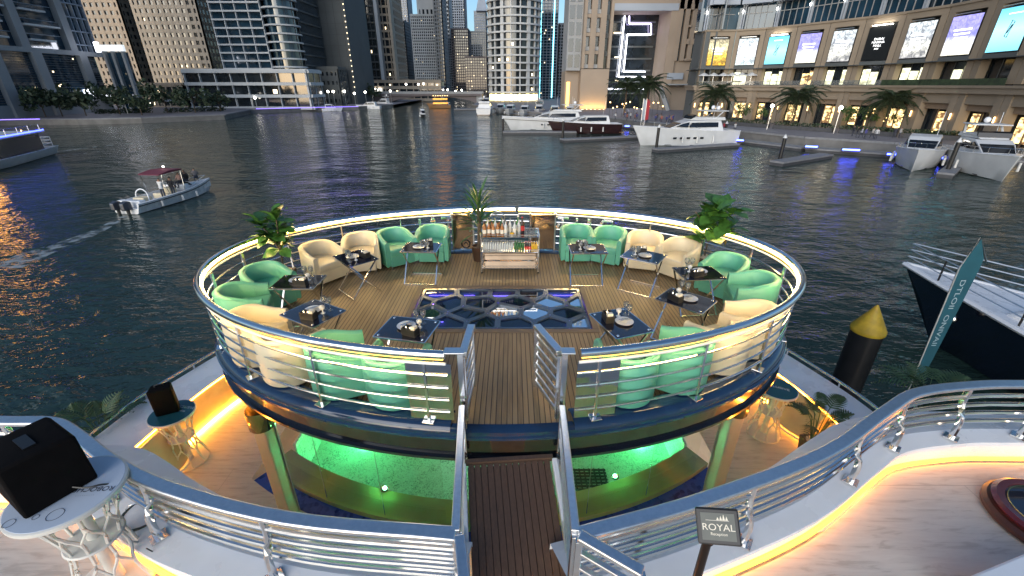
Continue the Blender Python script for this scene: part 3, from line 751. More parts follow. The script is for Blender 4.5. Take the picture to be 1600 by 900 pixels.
def near_rail(path, lab, step, first):
    t = thing('deck_railing', lab, 'railing', atz(path, ZG)[len(path)//2])
    a, b = offs(path, .055), offs(path, -.055)
    MB().loft([[Vector((p.x,p.y,ZR)), Vector((q.x,q.y,ZR)), Vector((q.x,q.y,ZR-.045)), Vector((p.x,p.y,ZR-.045))] for p, q in zip(a, b)]).build('top_rail', M['steel_soft'], t, 60, True, bevel=.012)
    for k in range(4):
        z = ZR-.17-.125*k; q = offs(path, .0-.012*k)
        MB().tube(atz(q, z), .024, 8).build('bar', M['steel'], t, True, True)
    for i in range(first, len(path), step):
        p = path[i]; pin = offs(path, .06)[i]
        pts = smooth_path([Vector((p.x,p.y,ZR-.03)), Vector((p.x*.985+pin.x*.015,p.y,ZR-.25)), Vector((pin.x,pin.y,ZG+.25)), Vector((pin.x,pin.y,ZG+.02))], 4)
        po = MB().tube(pts, .034, 8, flat=.75).build('post', M['chrome'], t, True, True)
        MB().cbox((pin.x,pin.y,ZG+.018),.12,.12,.014,math.atan2(p.y,p.x)).build('foot_plate', M['steel'], po, False, True)
near_rail(RL, 'sweeping steel railing of the near deck to the left of the gangway', 6, 4)
near_rail(RR, 'sweeping steel railing of the near deck to the right of the gangway', 6, 7)
# short return rail at the right of the gangway
t = thing('return_rail', 'short sloping steel handrail at the foot of the gangway', 'railing', (.62, 1.9, ZN))
p, q = Vector((.47, 2.03, 6.14)), Vector((.86, 1.80, 6.10))
MB().bar(p, q, .085, .05).build('top_rail', M['steel_soft'], t, world=True, bevel=.012)
for k in range(3): MB().bar(p-up*(.16+.16*k), q-up*(.16+.16*k), .045, .03).build('bar', M['steel_soft'], t, world=True, bevel=.006)
for e in (p, q): MB().bar(e-up*.03, Vector((e.x,e.y,ZN)), .07, .05).build('post', M['chrome'], t, world=True, bevel=.006)
t = thing('end_post', 'brass-reflecting square end post of the left near railing at the gangway', 'post', (-.37, 2.06, ZN))
MB().bar((-.385,2.05,ZN),(-.385,2.05,6.10),.075,.06).build('shaft', M['chrome'], t, world=True, bevel=.006)
MB().cbox((-.385,2.05,ZN),.14,.14,.02).build('foot_plate', M['steel'], t, world=True)
# inner stub of rail running beside the gangway towards us
t = thing('stub_rail', 'pale steel stub rail running towards us on the left of the gangway', 'railing', (-.33, 1.9, ZN))
MB().bar((-.37,2.04,6.12),(-.27,1.55,6.10),.075,.05).build('top_rail', M['steel_soft'], t, world=True, bevel=.01)
for k in range(4): MB().bar((-.37,2.03,5.98-.15*k),(-.28,1.58,5.97-.15*k),.03,.025).build('bar', M['steel_soft'], t, world=True)
MB().bar((-.28,1.56,ZN),(-.28,1.56,6.08),.05,.05).build('post', M['steel'], t, world=True)
# ------------------------------------------------------------------ tub chairs
def make_chair(m):
    t = thing('tub_chair', 'x', 'chair')
    r, th = .31, .085; secs = []
    path = [(-r, -.31+i*.31/4, PI) for i in range(4)]
    path += [(r*math.cos(PI-PI*i/16), r*math.sin(PI-PI*i/16), PI-PI*i/16) for i in range(17)]
    path += [(r, -.31*i/4, 0) for i in range(1, 5)]
    for (x, y, a) in path:
        k = max(0, min(1, (y+.31)/.55)); h = .585+.115*(k*k*(3-2*k))
        nx, ny = (-1 if x < 0 else 1, 0) if abs(x) >= r-1e-6 and y < 0 else (math.cos(a), math.sin(a))
        if y <= 0: nx, ny = (-1 if x < 0 else 1), 0
        o, i_ = th*.5, -th*.5; e = .03
        prof = [(o-.012,.07),(o,.10),(o+.008,h*.6),(o,h-e),(o-.018,h-.008),(0,h),(i_+.018,h-.008),(i_,h-e),(i_-.004,h*.62),(i_,.30),(i_,.10)]
        secs.append([(x+nx*d, y+ny*d, z) for d, z in prof])
    MB().loft(secs).build('shell', m, t, 50)
    for k in (3, 7): MB().tube([s_[k] for s_ in secs], .0055, 5).build('piping', m, t, True)
    for s_ in (secs[0], secs[-1]): MB().tube([s_[i] for i in (1,2,3,4,5,6,7,8,9)], .0055, 5).build('piping', m, t, True)
    sp = [(-r+th*.55,-.33),(r-th*.55,-.33)] + [((r-th*.55)*math.cos(PI*i/12),(r-th*.55)*math.sin(PI*i/12)) for i in range(13)]
    cu = MB(); n = len(sp); secs = []
    for sc, z in ((.97,.285),(1.0,.30),(1.0,.385),(.975,.405),(.90,.415)):
        secs.append([(x*sc, (y+.02)*sc-.02, z) for x, y in sp])
    cu.loft(secs).build('seat_cushion', m, t, 50)
    MB().tube([(-r+th*.6,-.332,.288),(r-th*.6,-.332,.288)], .005, 5).build('seat_seam', m, t, True)
    MB().prism([(x*.995,y*.99) for x, y in sp], .06, .28).build('base', m, t, bevel=.012)
    for sx in (-1, 1):
        for y in (-.27, .2): MB().lathe([(.018,0),(.024,.06)], 10, (sx*.24,y,0)).build('foot', M['chrome'], t, True)
    return t
cp = {'teal': make_chair(M['teal']), 'cream': make_chair(M['cream'])}
used = set()
def chair(col, x, y, face, label):
    c = cp[col] if col not in used else copy_tree(cp[col]); used.add(col)
    tag(c, label, 'chair', 'tub chairs round the oval deck')
    rz = math.atan2(face[1]-y, face[0]-x)+PI/2           # local -y looks at the face point
    return place(c, (x, y, ZF), rz)
TZ = ZF+.66
def tz(x, y): return at_z(x, y, TZ)
T = []   # centre pixel, edge pixels, name phrase
TABLES = [((658,386),(632,390),(683,391),'the teal pair left of the bar cart'),
          ((555,402),(521,400),(539,411),'the cream pair at the left back'),
          ((466,440),(424,450),(487,450),'the teal pair at the far left'),
          ((489,488),(437,493),(480,510),'the cream pair at the left front'),
          ((637,513),(588,525),(655,533),'the teal pair left of the gate'),
          ((918,388),(893,390),(945,390),'the teal pair right of the bar cart'),
          ((1006,399),(979,394),(1027,404),'the cream pair at the right back'),
          ((1092,426),(1073,436),(1129,434),'the teal pair at the far right'),
          ((1072,468),(1027,469),(1082,487),'the cream pair at the right front'),
          ((970,503),(922,490),(960,525),'the teal pair right of the gate')]
TC = []
for c_, a_, b_, ph in TABLES:
    p = tz(*c_); e = tz(*b_)-tz(*a_); TC.append((p.x, p.y, math.atan2(e.y, e.x), ph))
CH = [('teal',-2.42,8.55,0,'teal tub chair farther left of the two left of the bar cart'),
      ('teal',-1.66,8.76,0,'teal tub chair directly beside the left bronze gate panel'),
      ('cream',-3.62,7.72,1,'cream tub chair next to the left fig plant, turned three quarters'),
      ('cream',-3.02,8.25,1,'cream tub chair on the left back, nearer the bar cart of its pair'),
      ('teal',-4.08,6.60,2,'teal tub chair at the far left, nearer the fig plant of its pair'),
      ('teal',-4.03,5.84,2,'teal tub chair at the far left, nearer the camera of its pair'),
      ('cream',-3.42,5.03,3,'cream tub chair on the left front, farther from the gate of its pair'),
      ('cream',-2.80,4.62,3,'cream tub chair on the left front, nearer the gate of its pair'),
      ('teal',-2.08,4.38,4,'teal tub chair behind the left front rail, farther from the gate'),
      ('teal',-1.36,4.20,4,'teal tub chair behind the left front rail, nearest the gate'),
      ('teal',1.36,8.80,5,'teal tub chair directly beside the right bronze gate panel'),
      ('teal',2.03,8.66,5,'teal tub chair farther right of the two right of the bar cart'),
      ('cream',2.68,8.36,6,'cream tub chair on the right back, nearer the bar cart of its pair'),
      ('cream',3.26,7.92,6,'cream tub chair next to the right fig plant, turned three quarters'),
      ('teal',3.75,7.06,7,'teal tub chair at the far right, nearer the fig plant of its pair'),
      ('teal',3.84,6.28,7,'teal tub chair at the far right, nearer the camera of its pair'),
      ('cream',3.28,5.22,8,'cream tub chair on the right front, farther from the gate of its pair'),
      ('cream',2.72,4.86,8,'cream tub chair on the right front, nearer the gate of its pair'),
      ('teal',2.05,4.47,9,'teal tub chair behind the right front rail, farther from the gate'),
      ('teal',1.34,4.24,9,'teal tub chair behind the right front rail, nearest the gate')]
for col, x, y, k, lab in CH: chair(col, x, y, (TC[k][0], TC[k][1]), lab)

# ------------------------------------------------------------------ folding coffee tables and what stands on them
def make_table():
    t = thing('coffee_table', 'x', 'table')
    MB().box(-.295,.295,-.235,.235,.648,.66).build('glass_top', M['darkglass'], t)
    for (x0,y0,x1,y1) in ((-.30,-.243,.30,-.243),(-.30,.243,.30,.243),(-.303,-.243,-.303,.243),(.303,-.243,.303,.243)):
        MB().bar((x0,y0,.648),(x1,y1,.648),.014,.014).build('rim', M['chrome'], t)
    for sx in (-1, 1):
        x = sx*.27
        for s_ in (-1, 1):
            MB().bar((x-s_*.012,s_*.22,.64),(x-s_*.012,-s_*.24,.01),.020,.020).build('leg', M['chrome'], t)
    for y in (-.24, .24): MB().bar((-.28,y,.012),(.28,y,.012),.018,.018).build('stretcher', M['chrome'], t)
    for sx in (-1,1):
        for sy in (-1,1): MB().lathe([(.016,.661),(.012,.667),(0,.668)], 10, (sx*.26,sy*.20,0)).build('glass_button', M['chrome'], t, True)
    return t
def make_plate():
    t = thing('plate', 'x', 'plate')
    MB().lathe([(0,.008),(.065,.008),(.075,.012),(.115,.020),(.117,.024),(.075,.016),(0,.013)], 28).build('dish', M['porcelain'], t, True)
    nv = MB(); rr = random.Random(3)
    g = [[(-.05+.025*i, -.07+.028*j, .022+.028*rr.random()) for i in range(5)] for j in range(6)]
    nv.loft(g, closed=False, cap=False).build('napkin', M['napkin'], t, True)
    MB().bar((-.045,-.06,.05),(.035,.07,.052),.012,.003).build('fork', M['chrome'], t)
    MB().bar((-.015,-.07,.054),(.06,.06,.054),.010,.003).build('knife', M['chrome'], t)
    return t
def make_glass():
    t = thing('wine_glass', 'x', 'glass')
    MB().lathe([(.034,0),(.034,.004),(.006,.008)], 16).build('foot', M['glassclear'], t, True)
    MB().lathe([(.0055,.008),(.0055,.09)], 8).build('stem', M['glassclear'], t, True)
    MB().lathe([(.006,.09),(.030,.115),(.038,.15),(.032,.19),(.030,.19),(.036,.15),(.028,.117),(0,.095)], 18).build('bowl', M['glassclear'], t, True)
    return t
def make_caddy():
    t = thing('condiment_box', 'x', 'box')
    MB().box(-.095,.095,-.055,.055,0,.012).build('tray', M['black'], t)
    for (x0,x1,y0,y1) in ((-.095,.095,-.055,-.048),(-.095,.095,.048,.055),(-.095,-.088,-.048,.048),(.088,.095,-.048,.048)):
        MB().box(x0,x1,y0,y1,.012,.095).build('side', M['black'], t, bevel=.002)
    for x in (-.06,0): MB().lathe([(.018,.012),(.018,.09),(.010,.10),(.010,.115),(0,.117)], 10, (x,0,0)).build('shaker', M['steel'], t, True)
    MB().box(.028,.08,-.035,.035,.012,.125).build('napkin_stack', M['napkin'], t)
    return t
def make_holder():
    t = thing('candle_holder', 'x', 'candle holder')
    MB().lathe([(.03,0),(.03,.006),(.008,.016),(.01,.05),(.032,.07),(.036,.10),(.03,.105),(.024,.078),(0,.07)], 14).build('cup', M['porcelain'], t, True)
    MB().lathe([(.022,.08),(.022,.115),(0,.12)], 10).build('candle', M['napkin'], t, True)
    return t
protos = {'t': make_table(), 'p': make_plate(), 'g': make_glass(), 'c': make_caddy(), 'h': make_holder()}
first = set()
def get(k):
    o = protos[k] if k not in first else copy_tree(protos[k]); first.add(k); return o
protos['t'].scale = (1.09,1.09,1.0)
rt = random.Random(5)
for i, (x, y, rz, ph) in enumerate(TC):
    place(tag(get('t'), 'dark glass coffee table serving '+ph, 'table', 'coffee tables on the oval deck'), (x, y, ZF), rz)
    def on(u, v): return (x+u*math.cos(rz)-v*math.sin(rz), y+u*math.sin(rz)+v*math.cos(rz), TZ+.001)
    s_ = 1 if i < 5 else -1
    fl = 1 if i in (3,4,8,9,2,7) else -1
    place(tag(get('p'), 'white plate on the table of '+ph, 'plate', 'plates on the coffee tables'), on(.0-.03*s_, .03*fl), rz+rt.uniform(-.6,.6))
    place(tag(get('c'), 'black box on the table of '+ph, 'box', 'condiment boxes on the coffee tables'), on(.10*s_, -.13*fl), rz+rt.uniform(-.4,.4))
    place(tag(get('h'), 'white candle holder on the table of '+ph, 'candle holder', 'candle holders on the coffee tables'), on(.14*s_, .05*fl), rt.uniform(0,3))
    for k, (u, v) in enumerate(((.06,.15),(.15,.16))):
        place(tag(get('g'), 'wine glass on the table of '+ph, 'glass', 'wine glasses on the table of '+ph), on(u*s_, v*fl), 0)

# ------------------------------------------------------------------ bar cart
bx0, bx1, by0, by1 = -.60, .52, 7.98, 8.42
cart = thing('bar_cart', 'chrome three-tier bar cart loaded with bottles at the back of the deck', 'cart', ((bx0+bx1)/2, (by0+by1)/2, ZF))
for x in (bx0, bx1):
    for y in (by0, by1):
        MB().tube([(x,y,ZF+.03),(x,y,ZF+.80)], .014, 8).build('upright', M['chrome'], cart, True, True)
        MB().ball((x,y,ZF+.02), .02, 10, 6).build('castor', M['black'], cart, True, True)
M['mirror_shelf'] = mat('mirror shelf', (.55,.55,.55), .08, 1.0, .05, 3)
for z, m_ in ((.10,M['mirror_shelf']),(.44,M['mirror_shelf']),(.74,M['mirror_shelf'])):
    MB().box(bx0+.01,bx1-.01,by0+.01,by1-.01,ZF+z,ZF+z+.012).build('shelf', m_, cart, world=True)
    for (a,b) in (((bx0,by0),(bx1,by0)),((bx0,by1),(bx1,by1)),((bx0,by0),(bx0,by1)),((bx1,by0),(bx1,by1))):
        MB().bar((a[0],a[1],ZF+z+.055),(b[0],b[1],ZF+z+.055),.012,.012).build('guard_rail', M['chrome'], cart, world=True)
MB().box(bx0+.015,bx1-.015,by1-.03,by1-.02,ZF+.13,ZF+.40).build('back_panel', M['bronze_mirror'], cart, world=True)
def bottle(kind, h, r, glass_, cap, labelm=None):
    t = thing('bottle', 'x', 'bottle')
    MB().lathe([(r*.9,0),(r,.01),(r,h*.58),(r*.85,h*.66),(r*.36,h*.76),(r*.34,h*.94),(0,h*.945)], 12).build('glass_body', glass_, t, True)
    MB().lathe([(r*.40,h*.93),(r*.40,h),(0,h)], 10).build('cap', cap, t, True)
    if labelm: MB().lathe([(r*1.02,h*.18),(r*1.02,h*.48)], 12).build('paper_label', labelm, t, True)
    return t
BT = {'amber': bottle('amber',.26,.037,M['bottle_amber'],M['black'],M['label_white']), 'clear': bottle('clear',.30,.036,M['bottle_clear'],M['steel'],M['label_white']),
      'green': bottle('green',.31,.036,M['bottle_green'],M['skin_gold'],M['label_white']), 'cola': bottle('cola',.33,.046,M['bottle_dark'],M['label_red'],M['label_red']),
      'soda': bottle('soda',.34,.046,M['bottle_green'],M['label_white'],M['label_white']), 'mini': bottle('mini',.20,.022,M['bottle_clear'],M['black']),
      'minig': bottle('minig',.20,.024,M['bottle_green'],M['bottle_green']), 'miniy': bottle('miniy',.20,.026,M['bottle_yellow'],M['label_white']), 'minid': bottle('minid',.20,.024,M['bottle_dark'],M['label_red'],M['label_red'])}
bu = set()
def put_bottle(k, x, y, z, lab, grp):
    o = BT[k] if k not in bu else copy_tree(BT[k]); bu.add(k)
    place(tag(o, lab, 'bottle', grp), (x, y, z), rt.uniform(0,6))
top = ZF+.753
for i in range(5): put_bottle('amber', bx0+.07+i*.085, by0+.10+(i%2)*.03, top, ['first','second','third','fourth','fifth'][i]+' amber liquor bottle from the left on the bar cart top', 'amber bottles on the cart top')
for i in range(4): put_bottle('clear', bx0+.48+i*.085, by0+.12+(i%2)*.1, top, ['first','second','third','fourth'][i]+' clear spirit bottle from the left on the bar cart top', 'clear bottles on the cart top')
for i in range(3): put_bottle('green', bx0+.12+i*.14, by0+.27, top, ['leftmost','middle','rightmost'][i]+' green wine bottle in the back row on the bar cart top', 'green bottles on the cart top')
for i in range(8): put_bottle('clear' if i % 2 else 'amber', bx0+.06+i*.072, by0+.20+(i%2)*.03, top, ['first','second','third','fourth','fifth','sixth','seventh','eighth'][i]+' bottle from the left in the middle row on the bar cart top', 'middle row bottles on the cart top')
put_bottle('soda', bx0+.72, by0+.30, top, 'tall pale green soda bottle at the back of the bar cart top', None)
put_bottle('cola', bx0+.80, by0+.26, top, 'cola bottle with red label and white cap on the bar cart top', None)
mid = ZF+.453
for i in range(13):
    for j in range(2): put_bottle('mini', bx0+.05+i*.046, by0+.06+j*.09, mid, 'small clear bottle with dark cap on the middle shelf of the bar cart', 'small clear bottles on the middle shelf')
for i in range(4):
    for j in range(2): put_bottle('minig', bx0+.665+i*.05, by0+.06+j*.09, mid, 'small green bottle on the middle shelf of the bar cart', 'small green bottles on the middle shelf')
for i in range(3): put_bottle('minid', bx0+.87+i*.05, by0+.06, mid, ['left','middle','right'][i]+' small dark bottle with red label on the bar cart shelf', 'small dark bottles on the middle shelf')
for i in range(3): put_bottle('miniy', bx0+.985+i*.046, by0+.06, mid, ['left','middle','right'][i]+' small yellow juice bottle on the bar cart shelf', 'small yellow bottles on the middle shelf')
for i in range(5):
    for j in range(4):
        t = thing('tumbler', 'upturned glass tumbler on the right of the bar cart top', 'glass', (bx0+.86+i*.052, by0+.08+j*.075, top), 0, 'tumblers on the cart top')
        MB().lathe([(.022,0),(.019,.07),(0,.07)], 12).build('wall', M['glassclear'], t, True)
t = thing('fruit_bowl', 'small white bowl of citrus on the bar cart top', 'bowl', (bx0+.60, by0+.07, top))
MB().lathe([(.03,0),(.06,.05),(.055,.05),(.028,.006),(0,.006)], 16).build('dish', M['porcelain'], t, True)
for i in range(4): MB().ball((.025*math.cos(i*1.6),.025*math.sin(i*1.6),.055), .022, 8, 6).build('fruit', M['bottle_yellow'], t, True)

# ------------------------------------------------------------------ potted plants
def leaf_mesh(L, W, fold=.12, droop=.25, wav=.0):
    mb = MB(); N = 6; secs = []
    for i in range(N+1):
        k = i/N; wdt = W*math.sin(PI*min(1,(k*.92+.08))**1.15)*(.55+.45*k if k < .55 else 1)
        z = -droop*L*k*k
        secs.append([(-wdt/2, L*k, z+fold*wdt+wav*math.sin(k*9)), (0, L*k, z), (wdt/2, L*k, z+fold*wdt-wav*math.sin(k*9))])
    return mb.loft(secs, closed=False, cap=False).mesh('leaf', True)
def orient(loc, az, el, roll=0.0, sc=1.0):
    return Matrix.Translation(Vector(loc)) @ Matrix.Rotation(az, 4, 'Z') @ Matrix.Rotation(el, 4, 'X') @ Matrix.Rotation(roll, 4, 'Y') @ Matrix.Scale(sc, 4)
def fig_plant(loc, lab, H, spread, nl, seed, L=.26, bushy=False):
    rr = random.Random(seed); t = thing('fig_plant', lab, 'plant', loc)
    MB().add(*(lambda m: (m.v, m.f))(MB().loft([[(-.13,-.13,0),(.13,-.13,0),(.13,.13,0),(-.13,.13,0)],[(-.16,-.16,.36),(.16,-.16,.36),(.16,.16,.36),(-.16,.16,.36)]]))).build('pot', M['brown_pot'], t, bevel=.01)
    MB().lathe([(0,.385),(.08,.38),(.14,.365)], 14).build('pebble_top', M['pebble'], t, True)
    lm = leaf_mesh(L, L*.80, .10, .45, .012); lm.materials.append(M['leaf'])
    stems = [[Vector((0,0,.3)), Vector((.02,.01,H*.5)), Vector((.06,0,H*.78)), Vector((.10,-.02,H))], [Vector((.01,0,H*.55)), Vector((-.10,.02,H*.72)), Vector((-spread*.75,.03,H*.92))]]
    for st in stems:
        ps = smooth_path(st, 4); MB().tube(ps, [.018-.010*i/len(ps) for i in range(len(ps))], 7).build('stem', M['bark'], t, True)
    for i in range(nl):
        st = smooth_path(stems[0 if (bushy or rr.random() < .62) else 1], 6)
        k = rr.uniform(.38, 1.0); p = st[int(k*(len(st)-1))]
        az = rr.uniform(0, 2*PI); el = rr.uniform(-.2, 1.1) if k < .9 else rr.uniform(.5, 1.3)
        if bushy: p = p + Vector((rr.uniform(-.5,.5)*spread, rr.uniform(-.5,.5)*spread, 0))
        share('leaf', lm, None, t, orient(p, az, el, rr.uniform(-.4,.4), rr.uniform(.7,1.1)))
    return t
pL, pR = at_z(437,417,ZF), at_z(1118,424,ZF)
fig_plant((-4.13, 7.27, ZF), 'fiddle-leaf fig with sparse branches in a planter on the left of the oval deck', 1.40, .38, 70, 4, .31)
fig_plant((pR.x*.975-.24, pR.y*.985, ZF), 'dense broad-leaved fig in a planter on the right of the oval deck', 1.36, .42, 84, 9, .38, True)
def yucca(loc, lab, H, seed, n=46, L=.62):
    rr = random.Random(seed); t = thing('yucca_plant', lab, 'plant', loc)
    MB().lathe([(.13,0),(.17,.32),(.15,.32),(.14,.28),(0,.28)], 16).build('pot', M['brown_pot'], t, True)
    MB().tube([(0,0,.25),(.02,0,H*.5),(0,.01,H*.72)], [.045,.038,.03], 8).build('trunk', M['bark'], t, True)
    lm = leaf_mesh(L, .07, .25, .28); lm.materials.append(M['leaf_yucca'])
    for i in range(n):
        k = i/n; z = H*(.36+.40*k); az = i*2.4; el = R(12)+k*R(66)+rr.uniform(-.15,.15)
        share('leaf', lm, None, t, orient((.01,0,z), az, el, rr.uniform(-.3,.3), rr.uniform(.7,1.05)))
py = at_z(752,385,ZF)
yucca((py.x+.02, 8.72, ZF), 'tall spiky green dracaena behind the bar cart', 1.62, 2, 54, .60)
def areca(loc, lab, H, seed, pot, n=15, L=.75):
    rr = random.Random(seed); t = thing('palm_plant', lab, 'plant', loc)
    if pot:
        MB().loft([[(-.11,-.11,0),(.11,-.11,0),(.11,.11,0),(-.11,.11,0)],[(-.15,-.15,.42),(.15,-.15,.42),(.15,.15,.42),(-.15,.15,.42)]]).build('pot', M['brown_pot'], t, bevel=.008)
        MB().lathe([(0,.43),(.08,.43),(.135,.415)], 12).build('pebble_top', M['pebble'], t, True)
    fm = MB(); N = 13
    spine = [Vector((0, L*(i/N)*(1-.18*(i/N)), L*(.55*(i/N)-.75*(i/N)**2.2))) for i in range(N+1)]
    fm.tube(spine, [.007-.005*i/N for i in range(N+1)], 5)
    for i in range(3, N+1):
        p = spine[i]; l = L*.36*math.sin(PI*(.25+.72*i/N))
        for s_ in (-1, 1):
            e = p+Vector((s_*l*.85, l*.45, -l*.22)); w_ = Vector((0,.012,.0))
            m_ = (p+e)/2+Vector((0,0,.015))
            fm.add([p-w_, p+w_, m_+w_*1.3, e, m_-w_*1.3], [(0,1,2,4),(4,2,3)])
    me = fm.mesh('frond', False); me.materials.append(M['leaf_palm'])
    for i in range(n):
        az = i*2.4+rr.uniform(-.3,.3); el = rr.uniform(.15, 1.15)
        b_ = Vector((.03*math.cos(az+1.57),.03*math.sin(az+1.57),.40 if pot else 0)); h = H*rr.uniform(.25,.5)
        tip = b_+Vector((-.10*math.sin(az), .10*math.cos(az), h))
        MB().tube([b_, tip], [.010,.006], 6).build('stem', M['leaf_palm'], t, True)
        share('frond', me, None, t, orient(tip, az, el*.8, 0, rr.uniform(.75,1.1)))
areca((5.22,5.72,ZL), 'small areca palm in a tapered brown planter on the right lower deck', 1.2, 6, True, 16, .50)
areca(at_z(180,715,ZL), 'dark areca palm beside the bench panel on the left lower deck', 1.15, 8, True, 16, .62)
pq = at_z(1462,592,4.2); areca((pq.x,pq.y,3.1), 'dark feathery palm beyond the right railing by the teal banner', 1.0, 12, True, 18, .8)

# ------------------------------------------------------------------ lattice cocktail tables
M['table_white'] = mat('moulded white plastic', (.70,.68,.62), .45, 0, .06, 5)
M['table_print'] = mat('pale printed table top', (.58,.64,.72), .25, 0, .05, 3)
M['table_teal'] = mat('teal printed table top', (.022,.105,.125), .25, 0, .12, 3)
M['ink'] = mat('dark lettering ink', (.03,.035,.05), .5)
M['ink_white'] = mat('white lettering ink', (.62,.68,.70), .5)
def cocktail(loc, rz, lab, topm, lines, ink, tr=.34, H=1.05):
    t = thing('cocktail_table', lab, 'table', loc, rz)
    MB().lathe([(tr-.012,H-.045),(tr,H-.035),(tr,H-.006),(tr-.008,H)], 48).build('rim', M['table_white'], t, 40)
    tp = MB().lathe([(tr-.014,H+.001),(tr-.016,H+.003),(0,H+.003)], 48).build('printed_top', topm, t)
    for body, size, u, v, sq in lines:
        text_obj('lettering', body, size, ink, tp, Matrix.Translation(Vector((u, v, H+.0045))), .0004, sq)
    MB().lathe([(.05,.02),(.045,H-.05)], 14).build('column', M['table_white'], t, True)
    MB().lathe([(.29,0),(.29,.022),(.27,.03),(0,.03)], 40).build('base_disc', M['table_white'], t, 40)
    MB().lathe([(.19,H*.5),(.20,H*.5+.01),(.19,H*.5+.022),(0,H*.5+.022)], 32).build('middle_shelf', M['table_white'], t, 40)
    def rad(z):
        k = abs(z-H*.5)/(H*.5); return .17+.13*k**1.4
    m_ = 9
    for i in range(m_):
        a0 = 2*PI*i/m_; a1 = 2*PI*(i+.5)/m_
        lv = [(.03,a0),(H*.24,a0),(H*.36,a1),(H*.5,a1),(H*.64,a1),(H*.76,a0),(H-.045,a0)]
        pts = [Vector((rad(z)*math.cos(a), rad(z)*math.sin(a), z)) for z, a in lv]
        MB().tube(smooth_path(pts, 3), .014, 6).build('lattice_rib', M['table_white'], t, True)
        for (z0, b0, z1, b1) in ((H*.24,a0,H*.36,a1-2*PI/m_),(H*.76,a0,H*.64,a1-2*PI/m_)):
            MB().tube([(rad(z0)*math.cos(b0),rad(z0)*math.sin(b0),z0),(rad(z1)*math.cos(b1),rad(z1)*math.sin(b1),z1)], .010, 6).build('lattice_link', M['table_white'], t, True)
    return t
nt_ = at_z(105,768,6.2)
cocktail((nt_.x, nt_.y, ZN), R(0), 'large white lattice cocktail table with pale printed top in the near left corner', M['table_print'], (), M['ink'], .36)
t0 = bpy.data.objects['cocktail_table']
tpo = [c for c in KIDS[t0.name] if c.name.startswith('printed_top')][0]
for body, size, u, v, sq in (('ROBOCHE',.062,.19,.02,1.0),('THE BEST BURGER',.026,.17,-.045,1.2)):
    text_obj('lettering', body if body == 'ROBOCHE' else '. . . . . . . . .', size, M['ink'], tpo, Matrix.Translation(Vector((u, v, 1.0545))) @ Matrix.Rotation(PI+R(4), 4, 'Z'), .0004, sq)
for (u, v, r_) in ((.10,-.20,.05),(-.16,-.27,.035),(-.02,-.22,.02)):
    MB().tube([(u+r_*math.cos(2*PI*i/24),v+r_*math.sin(2*PI*i/24),1.0538) for i in range(24)], .0018, 4, True).build('printed_ring', M['ink'], tpo)
lt, rtb = at_z(268,645,4.05), at_z(1214,606,4.05)
cocktail((lt.x, lt.y, ZL), R(-10), 'white lattice cocktail table with teal top holding a black speaker on the left lower deck', M['table_teal'], (('XCLUSIVE',.075,.12,.16,1.0),('yachts',.06,.12,.07,1.0)), M['ink_white'])
cocktail((rtb.x, rtb.y, ZL), R(-30), 'white lattice cocktail table with teal top on the right lower deck', M['table_teal'], (('XCLUSIVE',.09,.0,.02,1.0),), M['ink_white'])
# black-draped boxes (speakers under cloth)
t = thing('draped_speaker', 'big black cloth-covered speaker on the near left cocktail table', 'speaker', (nt_.x-.17, nt_.y+.05, 6.2045), R(-28)); t.scale = (1.18,1.18,1.22)
MB().loft([[(-.20,-.18,0),(.20,-.18,0),(.20,.18,0),(-.20,.18,0)],[(-.197,-.177,.34),(.197,-.177,.34),(.195,.177,.34),(-.195,.177,.34)],[(-.18,-.165,.37),(.185,-.165,.365),(.18,.16,.365),(-.175,.16,.37)]]).build('cloth_cover', M['cloth_black'], t, 60, bevel=.014)
MB().box(-.06,.10,-.03,.03,.366,.376).build('top_flap', M['black'], t)
MB().tube(smooth_path([Vector((.19,.05,.04)),Vector((.26,.10,.02)),Vector((.30,.16,.01)),Vector((.34,.24,-.05))], 4), .006, 5).build('cable', M['black'], t, True)
t = thing('speaker_box', 'upright black loudspeaker standing on the left teal-topped cocktail table', 'speaker', (lt.x-.06, lt.y+.03, 4.0545), R(28))
MB().loft([[(-.17,-.10,0),(.17,-.10,0),(.14,.13,0),(-.14,.13,0)],[(-.17,-.10,.50),(.17,-.10,.50),(.14,.13,.50),(-.14,.13,.50)]]).build('cabinet', M['cloth_black'], t, bevel=.035)
MB().tube(smooth_path([Vector((-.06,.02,.50)),Vector((-.05,.02,.535)),Vector((.05,.02,.535)),Vector((.06,.02,.50))], 3), .010, 6).build('handle', M['black'], t, True)
# bucket under the near table
t = thing('bucket', 'dark green bucket on the floor under the near left cocktail table', 'bucket', (nt_.x+.02, nt_.y+.38, ZN+.004))
MB().lathe([(.13,0),(.17,.30),(.18,.30),(.18,.315),(.16,.315),(.125,.01),(0,.01)], 24).build('pail', mat('dark green plastic', (.012,.03,.03), .4), t, True)
MB().tube([(.17*math.cos(a),.02,.31+.10*math.sin(a)) for a in [PI*i/10 for i in range(11)]], .005, 5).build('bail_handle', M['steel'], t, True)
# loose cable by the near table
o = MB().tube(smooth_path([Vector((nt_.x+.34,nt_.y+.02,ZN+.36)),Vector((nt_.x+.42,nt_.y+.06,ZN+.15)),Vector((nt_.x+.38,nt_.y+.10,ZN+.01)),Vector((nt_.x+.47,nt_.y+.02,ZN+.01)),Vector((nt_.x+.40,nt_.y-.03,ZN+.01)),Vector((nt_.x+.50,nt_.y+.05,ZN+.012))], 5), .005, 5).build('power_cable', M['black'], None, True)
tag(o, 'black power cable hanging beside the near left cocktail table', 'cable')

